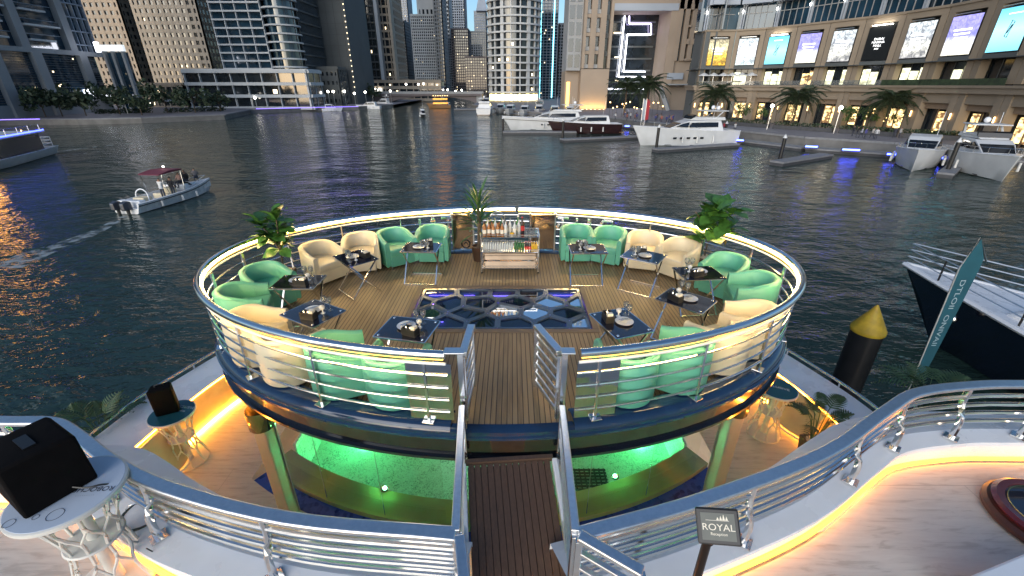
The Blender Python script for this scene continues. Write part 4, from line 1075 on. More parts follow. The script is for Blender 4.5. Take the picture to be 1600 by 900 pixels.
# ------------------------------------------------------------------ sign on a post
st_ = thing('sign_stand', 'black framed sign reading ROYAL on a post beside the gangway', 'sign', (1.25, 1.84, ZN))
MB().lathe([(.15,0),(.15,.02),(.03,.03),(.028,1.20),(.04,1.21),(.04,1.25)], 16).build('post', mat('dark bronze post', (.03,.018,.012), .3, .6, .2, 5), st_, True)
Mh = Matrix.Translation(Vector((.04,.0,1.345))) @ Matrix.Rotation(R(-10),4,'Y') @ Matrix.Rotation(R(-12),4,'Z') @ Matrix.Rotation(R(48),4,'X')
fr_ = MB().box(-.125,.125,-.105,.105,-.015,.012).build('frame', M['black'], st_, bevel=.01); fr_.matrix_basis = Mh
pn = MB().box(-.098,.098,-.078,.078,.0125,.0145).build('face_panel', mat('grey-green sign panel', (.085,.095,.082), .35, 0, .15, 8), st_); pn.matrix_basis = Mh
_sg = mat('cream sign lettering', (.78,.72,.60), .5)
text_obj('lettering', 'ROYAL', .054, _sg, pn, Matrix.Translation(Vector((0,-.005,.0152))), .0005, 1.12)
text_obj('lettering', 'Reception', .024, _sg, pn, Matrix.Translation(Vector((0,-.042,.0152))), .0005, 1.0)
ck = MB().box(-.07,.065,.034,.0365,.0150,.0156)
for i, (u, h) in enumerate(((.0,.018),(.018,.026),(.035,.034),(.052,.024))): ck.add([(u-.008,.038,.0152),(u+.008,.038,.0152),(u,.038+h,.0152)], [(0,1,2)])
ck.build('crown_emblem', _sg, pn)
# round game table edge at the far right of the near deck
g_ = at_z(1650,812,5.25)
t = thing('round_disc', 'round black disc with maroon rim lying at the right edge of the near deck', 'disc', (g_.x, g_.y, ZN))
rim = mat('maroon lacquer', (.10,.02,.025), .2, 0, .2, 4, coat=.4)
MB().lathe([(.46,0),(.50,.03),(.50,.07),(.47,.10),(0,.10)], 56).build('lower_disc', mat('dark wood', (.05,.02,.015), .35, 0, .3, 5), t, 40)
MB().tube([(.49*math.cos(2*PI*i/56),.49*math.sin(2*PI*i/56),.045) for i in range(56)], .010, 6, True).build('brass_ring', M['steel'], t, True)
MB().lathe([(.44,.101),(.455,.14),(.42,.165),(.36,.16),(.355,.15)], 56).build('rim', rim, t, 40)
MB().lathe([(.354,.151),(.25,.135),(0,.14)], 48).build('bowl', M['darkglass'], t, True)
for r_ in (.34,.25): MB().tube([(r_*math.cos(2*PI*i/48),r_*math.sin(2*PI*i/48),.153 if r_ > .3 else .142) for i in range(48)], .006, 5, True).build('pale_ring', M['skin_gold'], t, True)
# bit of pale coaming in the bottom right corner
e0, e1, e2 = at_z(1500,905,5.5), at_z(1605,862,5.5), at_z(1750,905,5.5)
c_ = MB().prism([(e0.x,e0.y),(e2.x,e2.y),(e1.x,e1.y)], 5.15, 5.5).build('deck_coaming', M['white'], None, bevel=.02); tag(c_, kind='structure')
# marks left on floor: cable seam seen as loose hose on right deck is part of stone joints
# ------------------------------------------------------------------ teal feather banner
b0, b1 = at_Y(1440,578,9.2), at_Y(1535,372,9.2)
t = thing('feather_banner', 'tall teal feather flag with white lettering on a pole beyond the right railing', 'flag', (b0.x, 9.2, 2.6))
M['banner'] = mat('teal banner fabric', (.012,.085,.115), .7, 0, .12, 3, bump=.1)
ax = (b1-b0); L_ = ax.length; az_ = ax.normalized(); sx_ = Vector((az_.z,0,-az_.x))
prof = [(-.19,-.13),(0,-.13+.02),(.3,-.14),(L_*.80,-.20),(L_,-.02),(L_*.86,.24),(L_*.80,.25),(.3,.15),(-.05,.12)]
secs = [[b0+az_*u+sx_*v+Vector((0,d,0)) for u, v in prof] for d in (-.008,.008)]
MB().loft(secs).build('cloth', M['banner'], t, False, True)
MB().tube([b0-az_*.75-sx_*.10, b0+az_*L_*.8-sx_*.215, b0+az_*(L_*1.0)-sx_*.03, b0+az_*(L_*.84)+sx_*.33], .018, 6).build('pole', M['steel_soft'], t, True, True)
txt = 'DTLOII  ONIVAII'
mm_ = Matrix.Translation(b0+az_*(L_*.46)+Vector((0,-.012,0))-t.location) @ Matrix(((-az_.x,sx_.x,0,0),(0,0,-1,0),(-az_.z,sx_.z,0,0),(0,0,0,1)))
text_obj('lettering', txt, .165, mat('faded white print', (.36,.46,.50), .7), t, mm_, .001, 1.5)
# ------------------------------------------------------------------ boats
M['hull_brown'] = mat('dark brown hull paint', (.028,.012,.012), .15, 0, .15, 1, coat=.5)
M['hull_navy'] = mat('navy hull paint', (.006,.010,.022), .18, 0, .15, 1, coat=.4)
M['boat_glass'] = mat('tinted boat window', (.010,.012,.016), .06, 0, .2, 2)
M['teak'] = mat('teak trim', (.24,.13,.06), .5, 0, .2, 4, stretch=(3,20,3))
M['maroon'] = mat('maroon canvas', (.16,.03,.05), .8, 0, .15, 3)
M['grey_cowl'] = mat('grey engine cowl', (.05,.055,.07), .25, 0, .15, 4, coat=.3)
M['fender'] = mat('white fender', (.7,.7,.68), .4)
def hull_parts(t, L, B, D, m, stripe=None, full=2.2, chine=.82, rake=.10, deckm=None, open_=False, sheer=.30, strm=None):
    N = 16; S = []; dk = []
    for i in range(N+1):
        k = i/N; x = -L/2+L*k*.97
        b = B/2*(.90+.10*min(1,k/.3))*(1-max(0,(k-.42)/.58)**full)
        b = max(b, .03); h = D*(1+sheer*k*k); xr = x+rake*L*max(0,(k-.6)/.4)**2
        cw = chine-.42*max(0,(k-.45)/.55); xm = x+(xr-x)*.45
        sec = [(x,0,-.35+.2*k*k),(x,-b*cw,.06),(xm,-b*(cw*.35+.65),h*.55),(xr,-b,h),(xr,b,h),(xm,b*(cw*.35+.65),h*.55),(x,b*cw,.06)]
        S.append(sec); dk.append((xr,b,h))
    o = MB().loft(S).build('hull', m, t, 35)
    if not open_:
        dm = MB(); n = len(dk)
        dm.add([(x,-b*.96,h+.012) for x,b,h in dk]+[(x,b*.96,h+.012) for x,b,h in dk], [(i,i+1,n+i+1,n+i) for i in range(n-1)])
        dm.build('deck', deckm or M['white_dirty'], t)
    for s_ in (-1,1):
        MB().tube([(x,s_*b*1.005,h) for x,b,h in dk], .045, 6).build('gunwale', strm or M['white'], t, True)
    if stripe:
        for s_ in (-1,1): 
            MB().tube([((a[0]+ (a[0]))/2, s_*a[1]*1.004, a[2]*.80) for a in dk], .05, 5).build('stripe', stripe, t, True)
    return dk
def cabin(t, poly, w0, w1, name='cabin', m=None, zr=None, bevel=.06):
    z0 = min(z for x,z in poly); z1 = max(z for x,z in poly)
    xa = min(x for x,z in poly); xb = max(x for x,z in poly)
    def wf(x, z): return (w0+(w1-w0)*((z-z0)/max(.01,z1-z0)))*(1-.35*max(0,(x-(xa+xb)/2)/((xb-xa)/2))**2)
    return MB().profile(poly, wf).build(name, m or M['white_dirty'], t, bevel=bevel), wf
def windows(t, polys, wf, off=.012, name='window'):
    for poly in polys: MB().profile(poly, lambda x, z: wf(x,z)+off).build(name, M['boat_glass'], t)
def bowrail(t, dk, i0, h=.6, m=None):
    for s_ in (-1,1):
        pts = [(x,s_*b*.93,z+h*min(1,(i+1)/3)) for i,(x,b,z) in enumerate(dk[i0:])]
        MB().tube(pts, .022, 6).build('bow_rail', m or M['steel'], t, True)
        for (x,b,z),p in list(zip(dk[i0:],pts))[::2]: MB().tube([(x,s_*b*.93,z),p], .016, 5).build('stanchion', m or M['steel'], t, True)
def fly_yacht(lab, loc, rz, L, B, D, hm=None, grp=None, fly=True, stripe=None, ports=0, deckm=None, rails=True, dish=0):
    t = thing('motor_yacht', lab, 'yacht', (loc[0],loc[1],0), rz, grp)
    dk = hull_parts(t, L, B, D, hm or M['white_dirty'], stripe, deckm=deckm)
    d = D
    ca, wf = cabin(t, [(-L*.33,d),(L*.26,d*1.05),(L*.10,d+1.15),(L*.02,d+1.5),(-L*.30,d+1.55)], B*.40, B*.31)
    windows(t, [[(-L*.27,d+.55),(L*.03,d+.55),(L*.0,d+1.2),(-L*.27,d+1.25)],[(L*.04,d+.55),(L*.155,d+.62),(L*.09,d+1.08),(L*.03,d+1.28)]], wf)
    for (x0_, z0_, x1_, z1_) in ((L*.215,d*1.05+(d+1.15-d*1.05)*.28,L*.108,d+1.10),):
        MB().profile([(x0_,z0_),(x1_,z1_),(x1_+.03,z1_+.06),(x0_+.03,z0_+.06)], lambda x, z: wf(x,z)*.90).build('windscreen', M['boat_glass'], t)
    for s_ in (-1,1):
        MB().tube([(x,s_*b*.93,.10) if False else (x, s_*b*(.80 if k < 9 else .62), .16) for k,(x,b,h) in enumerate(dk[:13])], .05, 5).build('boot_stripe', M['hull_navy'], t, True)
        for xx in (-L*.22,-L*.05,L*.10): MB().tube([(xx,s_*B*.515,d*.25),(xx,s_*B*.515,d*.70)], .12, 8).build('fender', M['fender'], t, True)
    MB().tube([(-L*.22,B*.2,d+1.5),(-L*.25,B*.2,d+4.2)], .025, 5).build('aerial', M['white'], t, True)
    if fly:
        f, wf2 = cabin(t, [(-L*.34,d+1.55),(L*.03,d+1.55),(-L*.02,d+1.98),(-L*.33,d+2.0)], B*.36, B*.34, 'flybridge')
        MB().profile([(-L*.02,d+1.98),(L*.015,d+1.75),(L*.0,d+2.2),(-L*.04,d+2.35)], lambda x,z: B*.28).build('windscreen', M['boat_glass'], t)
        for s_ in (-1,1): MB().bar((-L*.24,s_*B*.33,d+1.9),(-L*.31,s_*B*.30,d+2.9),.22,.10).build('arch_leg', M['white_dirty'], t, bevel=.02)
        MB().box(-L*.36,-L*.12,-B*.34,B*.34,d+2.85,d+2.98).build('hardtop', M['white_dirty'], t, bevel=.05)
        for i in range(max(1,dish)):
            MB().ball((-L*.27,(i-.5*(dish-1))*B*.35 if dish > 1 else 0,d+3.35), .32, 10, 7).build('satellite_dome', M['white'], t, True)
    for s_ in (-1,1):
        for i in range(ports):
            x = -L*.12+i*L*.07; MB().box(x,x+L*.035,s_*(B*.475)-.03,s_*(B*.475)+.03,d*.50,d*.62).build('porthole', M['boat_glass'], t)
    if rails: bowrail(t, dk, 7, .65)
    MB().box(-L*.54,-L*.47,-B*.42,B*.42,.25,.35).build('swim_platform', M['teak'], t)
    return t
# moored on the right, from far to near
MO = 'yachts moored by the promenade'
fly_yacht('long white motor yacht with dark hull line moored side-on in front of the beige hotel', (8.6,102.5), PI+R(2), 19, 4.6, 2.2, None, MO, stripe=M['black'], ports=4)
fly_yacht('white motor yacht with dark brown hull moored in front of the hotel', (15.2,95.0), PI+R(2), 14, 4.2, 1.9, M['hull_brown'], MO, fly=False)
fly_yacht('big white flybridge yacht with two radar domes moored side-on at the pontoon', (28.6,75.5), PI+R(5), 16.0, 4.8, 2.35, None, MO, ports=5, dish=2)
hd4, hd5 = R(-133), R(-117)
b4, b5 = at_z(1423,270,0), at_z(1572,287,0)
fly_yacht('white sport yacht moored bow towards us, left of the two at the right edge', (b4.x-6.2*math.cos(hd4), b4.y-6.2*math.sin(hd4)), hd4, 11.2, 4.7, 1.95, None, MO, fly=False, ports=0)
fly_yacht('white flybridge yacht moored bow towards us at the right edge', (b5.x-6.8*math.cos(hd5), b5.y-6.8*math.sin(hd5)), hd5, 12.4, 5.0, 2.05, None, MO, dish=1)
p = at_z(757,181,0); fly_yacht('white flybridge yacht showing its stern in front of the round white tower', (p.x, p.y+8), R(88), 17, 5.2, 2.2, None, MO, ports=0, rails=False)
for x, y, L, lab in ((782,178,9,'tiny white cruiser right beside the stern-on yacht'),(892,184,12,'white cruiser at the foot of the lit hotel pier'),(797,180,11,'small white cruiser moored nearest the round tower yacht'),(820,182,10,'small white cruiser between two others in front of the round tower'),(843,181,11,'small white cruiser moored behind the long white yacht'),(868,183,12,'white cruiser moored behind the brown yacht by the hotel')):
    p = at_z(x, y, 0); fly_yacht(lab, (p.x, p.y+3), R(-95), L, 3.6, 1.6, None, MO, fly=(x == 843), ports=0, rails=False)
# far boats under way
for x, y, L, rz, lab, f in ((577,171,9.5,R(178),'distant white boat left of the pair under way before the bridge',False),(598,166,10,R(160),'distant white boat right of the pair under way before the bridge',True),(519,174,7,R(20),'distant small white boat under way by the left promenade',False),(661,183,5.5,R(-70),'distant small dark dinghy in mid channel',False)):
    p = at_z(x, y, 0); fly_yacht(lab, (p.x, p.y), rz, L, L*.31, L*.14, M['white'] if x != 661 else M['black'], 'boats under way far off', f, rails=False)
# orange lit dhow
p = at_z(687,169,0)
t = thing('dhow', 'orange-lit wooden dinner dhow far off beside the bridge', 'boat', (p.x, p.y, 0), R(182))
hull_parts(t, 9.5, 3.2, 1.3, M['teak'], None, sheer=.6, strm=M['teak'])
for z in (1.35, 3.0): MB().box(-3.6,2.8,-1.4,1.4,z,z+.12).build('saloon_deck', M['teak'], t)
for i in range(6):
    for z in (1.5, 3.15): 
        for s_ in (-1,1): MB().box(-3.4+i*1.02,-2.6+i*1.02,s_*1.25-.04,s_*1.25+.04,z+.25,z+.7).build('lit_window', glow('orange saloon light', (1.0,.35,.05), .9) if (i, z, s_) == (0,1.5,-1) else bpy.data.materials['orange saloon light'], t)
MB().box(-3.7,2.9,-1.5,1.5,4.6,4.72).build('roof', M['teak'], t)
for i in range(7): MB().ball((-3.4+i,-1.4,4.9), .14, 8, 6).build('bulb', M['lamp_warm'], t, True)
MB().tube([(0,0,4.7),(0,0,6.2)], .06, 6).build('mast', M['teak'], t, True)
# dinner boat at the left edge
A, Bp = at_z(56,242,0), Vector((-61.5,50,0))
hd = math.atan2((Bp-A).y, (Bp-A).x); LB = 30.0
c = A+Vector((math.cos(hd),math.sin(hd),0))*LB*.49
t = thing('dinner_boat', 'dark dinner cruise boat with blue light strip at the left edge', 'boat', (c.x,c.y,0), hd)
hull_parts(t, LB, 6.0, 1.1, M['white_dirty'], None, strm=M['white'], sheer=.15)
MB().box(-LB*.37,LB*.36,-2.7,2.7,1.12,3.2).build('saloon', mat('black saloon glazing', (.006,.005,.006), .12), t)
MB().box(-LB*.41,LB*.38,-3.0,3.0,3.2,3.42).build('roof_deck', M['white_dirty'], t, bevel=.05)
for s_ in (-1,1):
    MB().box(-LB*.40,LB*.37,s_*3.03-.04,s_*3.03+.04,3.44,3.58).build('blue_light_strip', M['led_blue_soft'], t)
    for i in range(3): MB().box(LB*.08+i*1.5,LB*.08+i*1.5+1.2,s_*2.72-.03,s_*2.72+.03,1.6,3.0).build('lit_window', glow('amber saloon window', (1.0,.42,.05), 9.0) if (i, s_) == (0,-1) else bpy.data.materials['amber saloon window'], t)
for i in range(9):
    for s_ in (-1,1): MB().tube([(-LB*.38+i*LB*.09,s_*2.9,3.42),(-LB*.38+i*LB*.09,s_*2.9,4.25)], .04, 6).build('rail_post', M['steel'], t, True)
for s_ in (-1,1): MB().tube([(-LB*.39,s_*2.9,4.25),(LB*.36,s_*2.9,4.25)], .04, 6).build('deck_rail', M['steel'], t, True)
rb = random.Random(3)
for i in range(22): MB().ball((-LB*.42+rb.uniform(-.5,1.0),-2.0+rb.uniform(-.9,3.5),1.7+rb.random()*1.8), .07, 6, 4).build('fairy_bulb', M['lamp_warm'], t)
for z in (1.6,2.0,2.4): MB().tube([(-LB*.37,-2.6,z),(-LB*.47,-2.5,z),(-LB*.47,2.5,z),(-LB*.37,2.6,z)], .05, 6).build('stern_rail', M['white'], t, True)
for i in range(6): MB().tube([(-LB*.47,-2.5+i,1.1),(-LB*.47,-2.5+i,2.4)], .04, 6).build('stern_stanchion', M['white'], t, True)

# ------------------------------------------------------------------ the motor boat with passengers
s0, s1 = at_z(200,334,0), at_z(326,298,0)
hd = math.atan2((s1-s0).y, (s1-s0).x); LM = 8.2; cm = (s0+s1)/2
MBX = Matrix.Translation(cm) @ Matrix.Rotation(hd, 4, 'Z')
t = thing('motor_boat', 'white open motor boat with two outboards carrying passengers on the left', 'boat', (cm.x,cm.y,0), hd)
N = 16; S = []; inner = []; dk = []
for i in range(N+1):
    k = i/N; x = -LM/2+LM*k; b = 1.25*(1-max(0,(k-.45)/.55)**2.3); b = max(b,.06); h = .78+.32*k*k; xr = x+.45*max(0,(k-.6)/.4)**2
    S.append([(x,0,-.3+.15*k),(x,-b*.78,.05),(xr,-b,h),(xr,-b*.86 if b > .2 else -b*.5,h+.02),(xr*.995,-b*.82 if b > .2 else -b*.4,.42),(xr*.995,b*.82 if b > .2 else b*.4,.42),(xr,b*.86 if b > .2 else b*.5,h+.02),(xr,b,h),(x,b*.78,.05)]); dk.append((xr,b,h))
MB().loft(S).build('hull', M['white'], t, 35)
for s_ in (-1,1): MB().tube([(x,s_*b*1.01,h-.16) for x,b,h in dk], .035, 6).build('rub_strake', M['black'], t, True)
MB().box(-3.75,-3.2,-1.0,1.0,.43,.92).build('stern_bench', M['white'], t, bevel=.06)
MB().profile([(.6,.85),(2.9,.95),(2.2,1.22),(.9,1.32),(.6,1.25)], lambda x,z: .95-.22*max(0,x-.6)).build('foredeck', M['white'], t, bevel=.05)
MB().profile([(.85,1.25),(1.7,1.05),(1.3,1.40),(.8,1.5)], lambda x,z: .80).build('windscreen', M['boat_glass'], t)
MB().box(-.55,.15,-.65,.05,.43,1.25).build('console', M['cream'], t, bevel=.05)
MB().box(-.9,-.6,-.7,.7,.43,.85).build('helm_seat', M['cream'], t, bevel=.04)
MB().tube(smooth_path([Vector((-2.5,-.55,.5)),Vector((-2.45,-.5,1.25)),Vector((-2.4,0,1.55)),Vector((-2.45,.5,1.25)),Vector((-2.5,.55,.5))], 5), .045, 8).build('tow_arch', M['white'], t, True)
MB().box(-2.9,-2.1,-.5,.5,.43,.95).build('engine_box', M['cream'], t, bevel=.08)
MB().profile([(-1.4,2.42),(1.0,2.52),(.9,2.60),(-.2,2.66),(-1.3,2.50)], lambda x,z: .95).build('canvas_top', M['maroon'], t, bevel=.02)
for s_ in (-1,1):
    for x in (-1.2,.75): MB().tube([(x*.8,s_*1.0,.9),(x,s_*.92,2.45)], .022, 6).build('canopy_pole', M['steel'], t, True)
for y in (-.42,.42):
    oc = MB().loft([[(-4.05,y-.20,.35),(-4.05,y+.20,.35),(-4.05,y+.20,.95),(-4.05,y-.20,.95)],[(-4.35,y-.24,.35),(-4.35,y+.24,.35),(-4.35,y+.22,1.08),(-4.35,y-.22,1.08)],[(-4.75,y-.18,.40),(-4.75,y+.18,.40),(-4.75,y+.16,.92),(-4.75,y-.16,.92)]]).build('outboard', M['grey_cowl'], t, bevel=.08)
    MB().box(-4.45,-4.25,y-.06,y+.06,-.3,.40).build('drive_leg', M['black'], oc)
for x in (-2.2,-.2,1.3):
    b = 1.25; MB().tube([(x,-b-.10,.20),(x,-b-.10,.62)], .09, 8).build('fender', M['fender'], t, True)
for s_ in (-1,1): MB().tube([(1.2,s_*.95,1.0),(2.4,s_*.72,1.32),(3.6,s_*.30,1.42),(4.15,0,1.45)], .022, 6).build('bow_rail', M['steel'], t, True)
MB().ball((.2,0,2.85), .07, 8, 6).build('masthead_light', M['lamp_white'], t, True)

# ------------------------------------------------------------------ navy yacht at the right edge
hd = R(104); bow = Vector((15.75,16.2,0)); LN = 18.0
c = bow-Vector((math.cos(hd),math.sin(hd),0))*LN*.57
t = thing('navy_yacht', 'dark navy hulled yacht with white deck at the right edge behind the teal banner', 'yacht', (c.x,c.y,0), hd)
dk = hull_parts(t, LN, 6.6, 2.15, M['hull_navy'], None, full=2.0, rake=.10, sheer=.18, deckm=M['white'], strm=M['white'])
MB().loft([[(x,-b*1.0,h+.02),(x,-b*.93,h+.05),(x,-b*.90,h+.02)] for x,b,h in dk], closed=False, cap=False).build('toe_rail', M['white'], t)
ca, wf = cabin(t, [(-LN*.35,2.3),(LN*.24,2.42),(LN*.17,2.75),(LN*.05,3.25),(-LN*.05,3.9),(-LN*.30,3.95)], 2.1, 1.6, bevel=.1)
windows(t, [[(-LN*.28,2.75),(LN*.05,2.72),(-LN*.03,3.45),(-LN*.28,3.5)]], wf)
cr_, wfc = cabin(t, [(-LN*.02,2.25),(LN*.36,2.38),(LN*.33,2.72),(LN*.20,2.95),(-LN*.02,3.05)], 1.9, 1.45, 'coachroof', M['white'], bevel=.12)
windows(t, [[(LN*.08,2.48),(LN*.24,2.52),(LN*.22,2.74),(LN*.08,2.78)]], wfc, .01)
for s_ in (-1,1): MB().tube([(x,s_*b*1.01,h-.02) for x,b,h in dk], .11, 6, flat=.8).build('white_sheer_band', M['white'], t, True)
MB().box(LN*.22,LN*.28,-.45,.45,2.93,2.99).build('hatch', M['boat_glass'], t, bevel=.02)
for h_ in (.28,.55,.80):
    for s_ in (-1,1): MB().tube([(x,s_*b*.95,z+.03+h_*min(1,(len(dk)-i)/2)) for i,(x,b,z) in enumerate(dk[3:])], .022, 6).build('guard_wire', M['steel_soft'], t, True)
for s_ in (-1,1):
    for (x,b,z) in dk[3::2]: MB().tube([(x,s_*b*.95,z),(x,s_*b*.95,z+.83)], .03, 6).build('stanchion', M['black'], t, True)
MB().ball((dk[14][0]+.25,dk[14][1]+.12,1.75), .16, 10, 6).build('anchor_boss', M['chrome'], t, True)

# ------------------------------------------------------------------ piles, pontoons, quays
M['pile_black'] = mat('black pile sleeve', (.012,.011,.011), .45, 0, .25, 3)
M['yellow'] = mat('yellow cone paint', (.44,.29,.02), .55, 0, .25, 5)
t = thing('mooring_pile', 'thick black mooring pile with yellow cone cap', 'pile', (8.62, 9.12, 0))
MB().lathe([(.335,-.5),(.335,3.60)], 32).build('sleeve', M['pile_black'], t, True)
MB().lathe([(.35,3.58),(.36,3.60),(.36,3.68),(.02,4.30),(0,4.31)], 36).build('cone_cap', M['yellow'], t, 30)
M['pontoon'] = mat('grey pontoon decking', (.22,.22,.23), .7, 0, .15, 2, bump=.2)
M['pontoon_side'] = mat('pontoon float', (.06,.06,.065), .7, 0, .2, 2)
def pontoon(lab, pts, w, z=.55, grp='floating pontoons'):
    pts = [Vector(p) for p in pts]; t = thing('pontoon', lab, 'pontoon', (pts[0].x,pts[0].y,0), 0, grp)
    for a, b in zip(pts, pts[1:]):
        a = Vector((a.x,a.y,z-.10)); b = Vector((b.x,b.y,z-.10)); MB().bar(a, b, w, .2).build('deck', M['pontoon'], t, world=True)
        MB().bar(a-up*.35, b-up*.35, w*.94, .5).build('float', M['pontoon_side'], t, world=True)
pontoon('long floating pontoon along the promenade wall', [at_z(930,190,.55),at_z(1130,215,.55),at_z(1260,230,.55),at_z(1400,239,.55),at_z(1700,255,.55)], 2.6)
pontoon('finger pontoon beside the long white yacht', [at_z(786,205,.55),at_z(900,205,.55)], 2.0)
pontoon('finger pontoon left of the big flybridge yacht', [at_z(878,217,.55),at_z(1020,211,.55)], 1.8)
pontoon('finger pontoon in front of the big flybridge yacht', [at_z(1024,232,.55),at_z(1150,224,.55)], 1.6)
pontoon('finger pontoon jutting out in front of the mall', [at_z(1214,252,.55),at_z(1292,240,.55)], 1.7)
pontoon('finger pontoon between the two bow-on yachts', [at_z(1478,270,.55),at_z(1500,252,.55)], 1.4)
pontoon('far pontoon left of the stern-on yacht', [at_z(710,170,.55),at_z(745,170,.55)], 4)
def pile(x, y, h, lab):
    p = at_z(x, y, 0); t = thing('pontoon_pile', lab, 'pile', (p.x,p.y,0), 0, 'pontoon piles')
    MB().lathe([(.22,-.3),(.22,h)], 12).build('tube', M['pile_black'], t, True)
    MB().lathe([(.25,h),(.25,h+.05),(0,h+.5)], 12).build('cap', M['white_dirty'], t, True)
pile(786,207,2.7,'slim black pile at the end of the pontoon by the long white yacht')
pile(879,219,3.2,'slim black pile with white cap at the end of the pontoon by the brown yacht')
pile(1025,234,3.2,'slim black pile beside the hull of the big flybridge yacht')
pile(1217,254,3.0,'slim black pile at the end of the pontoon in front of the mall')
pile(1130,222,3.0,'slim black pile behind the stern of the big flybridge yacht')
pile(1478,272,3.4,'slim dark pile with white cap between the two bow-on yachts')
for x, y, w_ in ((958,193,.9),(980,197,1.0),(1007,201,1.2),(1155,219,1.3),(1268,229,1.5),(1330,234,2.0),(1395,241,1.2),(1482,247,2.2)):
    p = at_z(x, y, .9)
    t = thing('blue_step_light', 'glowing blue light bar on the promenade edge, '+{958:'leftmost by the hotel',980:'second by the hotel',1007:'third by the hotel flags',1155:'beside the big flybridge yacht',1268:'left of the finger pontoon root',1330:'right of the finger pontoon root',1395:'beside the left bow-on yacht',1482:'between the two bow-on yachts'}[x], 'light', (p.x,p.y,.55), 0, 'blue light bars on the promenade edge')
    MB().cbox((0,0,.25),w_,.10,.20,R(-25)).build('light_bar', M['led_blue'], t); MB().cbox((0,.08,0),w_*1.1,.12,.5,R(-25)).build('housing', M['pontoon_side'], t)
# wakes on the water
wm, wt_, wb = newmat('foam wake'); wb.inputs['Base Color'].default_value = (.42,.47,.48,1); wb.inputs['Roughness'].default_value = .6
_n = wt_.nodes.new('ShaderNodeTexNoise'); _n.inputs['Scale'].default_value = 1.3; _n.inputs['Detail'].default_value = 6; _tc = wt_.nodes.new('ShaderNodeTexCoord'); wt_.links.new(_tc.outputs['Object'], _n.inputs['Vector'])
_r = wt_.nodes.new('ShaderNodeMapRange'); _r.inputs[1].default_value = .44; _r.inputs[2].default_value = .62; _r.inputs[4].default_value = .75; wt_.links.new(_n.outputs[0], _r.inputs[0]); wt_.links.new(_r.outputs[0], wb.inputs['Alpha'])
def wake(pts, w0, w1, z=.012):
    P = [at_z(x, y, z) for x, y in pts]; n = len(P); L_ = []; R_ = []
    for i, p in enumerate(P):
        d = P[min(i+1,n-1)]-P[max(i-1,0)]; d.normalize(); q = Vector((-d.y,d.x,0)); w_ = (w0+(w1-w0)*i/(n-1))/2
        L_.append(p+q*w_); R_.append(p-q*w_)
    o = MB().add(L_+R_, [(i,i+1,n+i+1,n+i) for i in range(n-1)]).build('wake', wm); tag(o, 'pale foam wake on the water', 'foam', kind='stuff')
wake([(70,240),(120,233),(180,226),(230,222)], .9, .5)
wake([(75,245),(130,240),(190,232),(260,225)], .7, .4)
wake([(195,338),(150,362),(110,378),(60,395),(0,420)], .5, 2.2)
# ------------------------------------------------------------------ quays
M['paving'] = mat('promenade paving', (.20,.19,.21), .65, 0, .15, .8, bump=.1)
M['quay_wall'] = mat('quay wall', (.16,.155,.15), .8, 0, .25, .5, bump=.3)
def quay(name, edge, back, z):
    E_ = [at_z(x, y, z) for x, y in edge]; t = thing(name, None, None, (E_[0].x,E_[0].y,0)); tag(t, kind='structure')
    poly = [(p.x,p.y) for p in E_]+back
    MB().add([(x,y,z) for x,y in poly], [tuple(range(len(poly)))]).build('paving', M['paving'], t, world=True)
    n = len(E_); MB().add([(p.x,p.y,z) for p in E_]+[(p.x,p.y,-1.5) for p in E_], [(i,i+1,n+i+1,n+i) for i in range(n-1)]).build('quay_wall', M['quay_wall'], t, world=True)
    for a, b in zip(E_, E_[1:]): MB().bar(a+up*.08+Vector((0,.3,0)), b+up*.08+Vector((0,.3,0)), .6, .3).build('kerb', M['pontoon'], t, world=True)
    return E_
EL = quay('left_quay', [(-400,196),(-200,192),(0,188),(60,187),(120,187),(220,185),(350,180),(390,172),(470,169),(560,167),(612,164)], [(-60,900),(-900,900),(-900,90)], 1.2)
ER = quay('right_quay', [(738,164),(790,172),(850,177),(930,182),(1130,203),(1260,216),(1400,225),(1700,240),(2200,262)], [(900,20),(900,900),(-20,900)], 1.3)
far = MB().quad((-700,880,1.0),(700,880,1.0),(900,4000,1.0),(-900,4000,1.0)).build('far_ground', M['paving']); tag(far, kind='structure')

# ------------------------------------------------------------------ facades
class Fac:
    def __init__(s, A, B):
        s.A = Vector((A[0],A[1],0)); s.B = Vector((B[0],B[1],0)); s.d = (s.B-s.A).normalized(); s.n = Vector((s.d.y,-s.d.x,0)); s.L = (s.B-s.A).length
    def P(s, u, z, o=0.0): q = s.A+s.d*u+s.n*o; return Vector((q.x,q.y,z))
    def box(s, mb, u0, u1, z0, z1, o0, o1):
        vs = [s.P(u,z,o) for z in (z0,z1) for (u,o) in ((u0,o1),(u1,o1),(u1,o0),(u0,o0))]
        return mb.add(vs, [(0,3,2,1),(4,5,6,7),(0,1,5,4),(1,2,6,5),(2,3,7,6),(3,0,4,7)])
    def px(s, x, y):
        d = ray(x, y); c = Vector((0,0,CAM_Z)); k = (s.A-c).dot(s.n)/d.dot(s.n); q = c+d*k
        return (q-s.A).dot(s.d), q.z
def wallmat(name, col, var=.10, sc=.12, rough=.75): return mat(name, col, rough, 0, var, sc, detail=6)
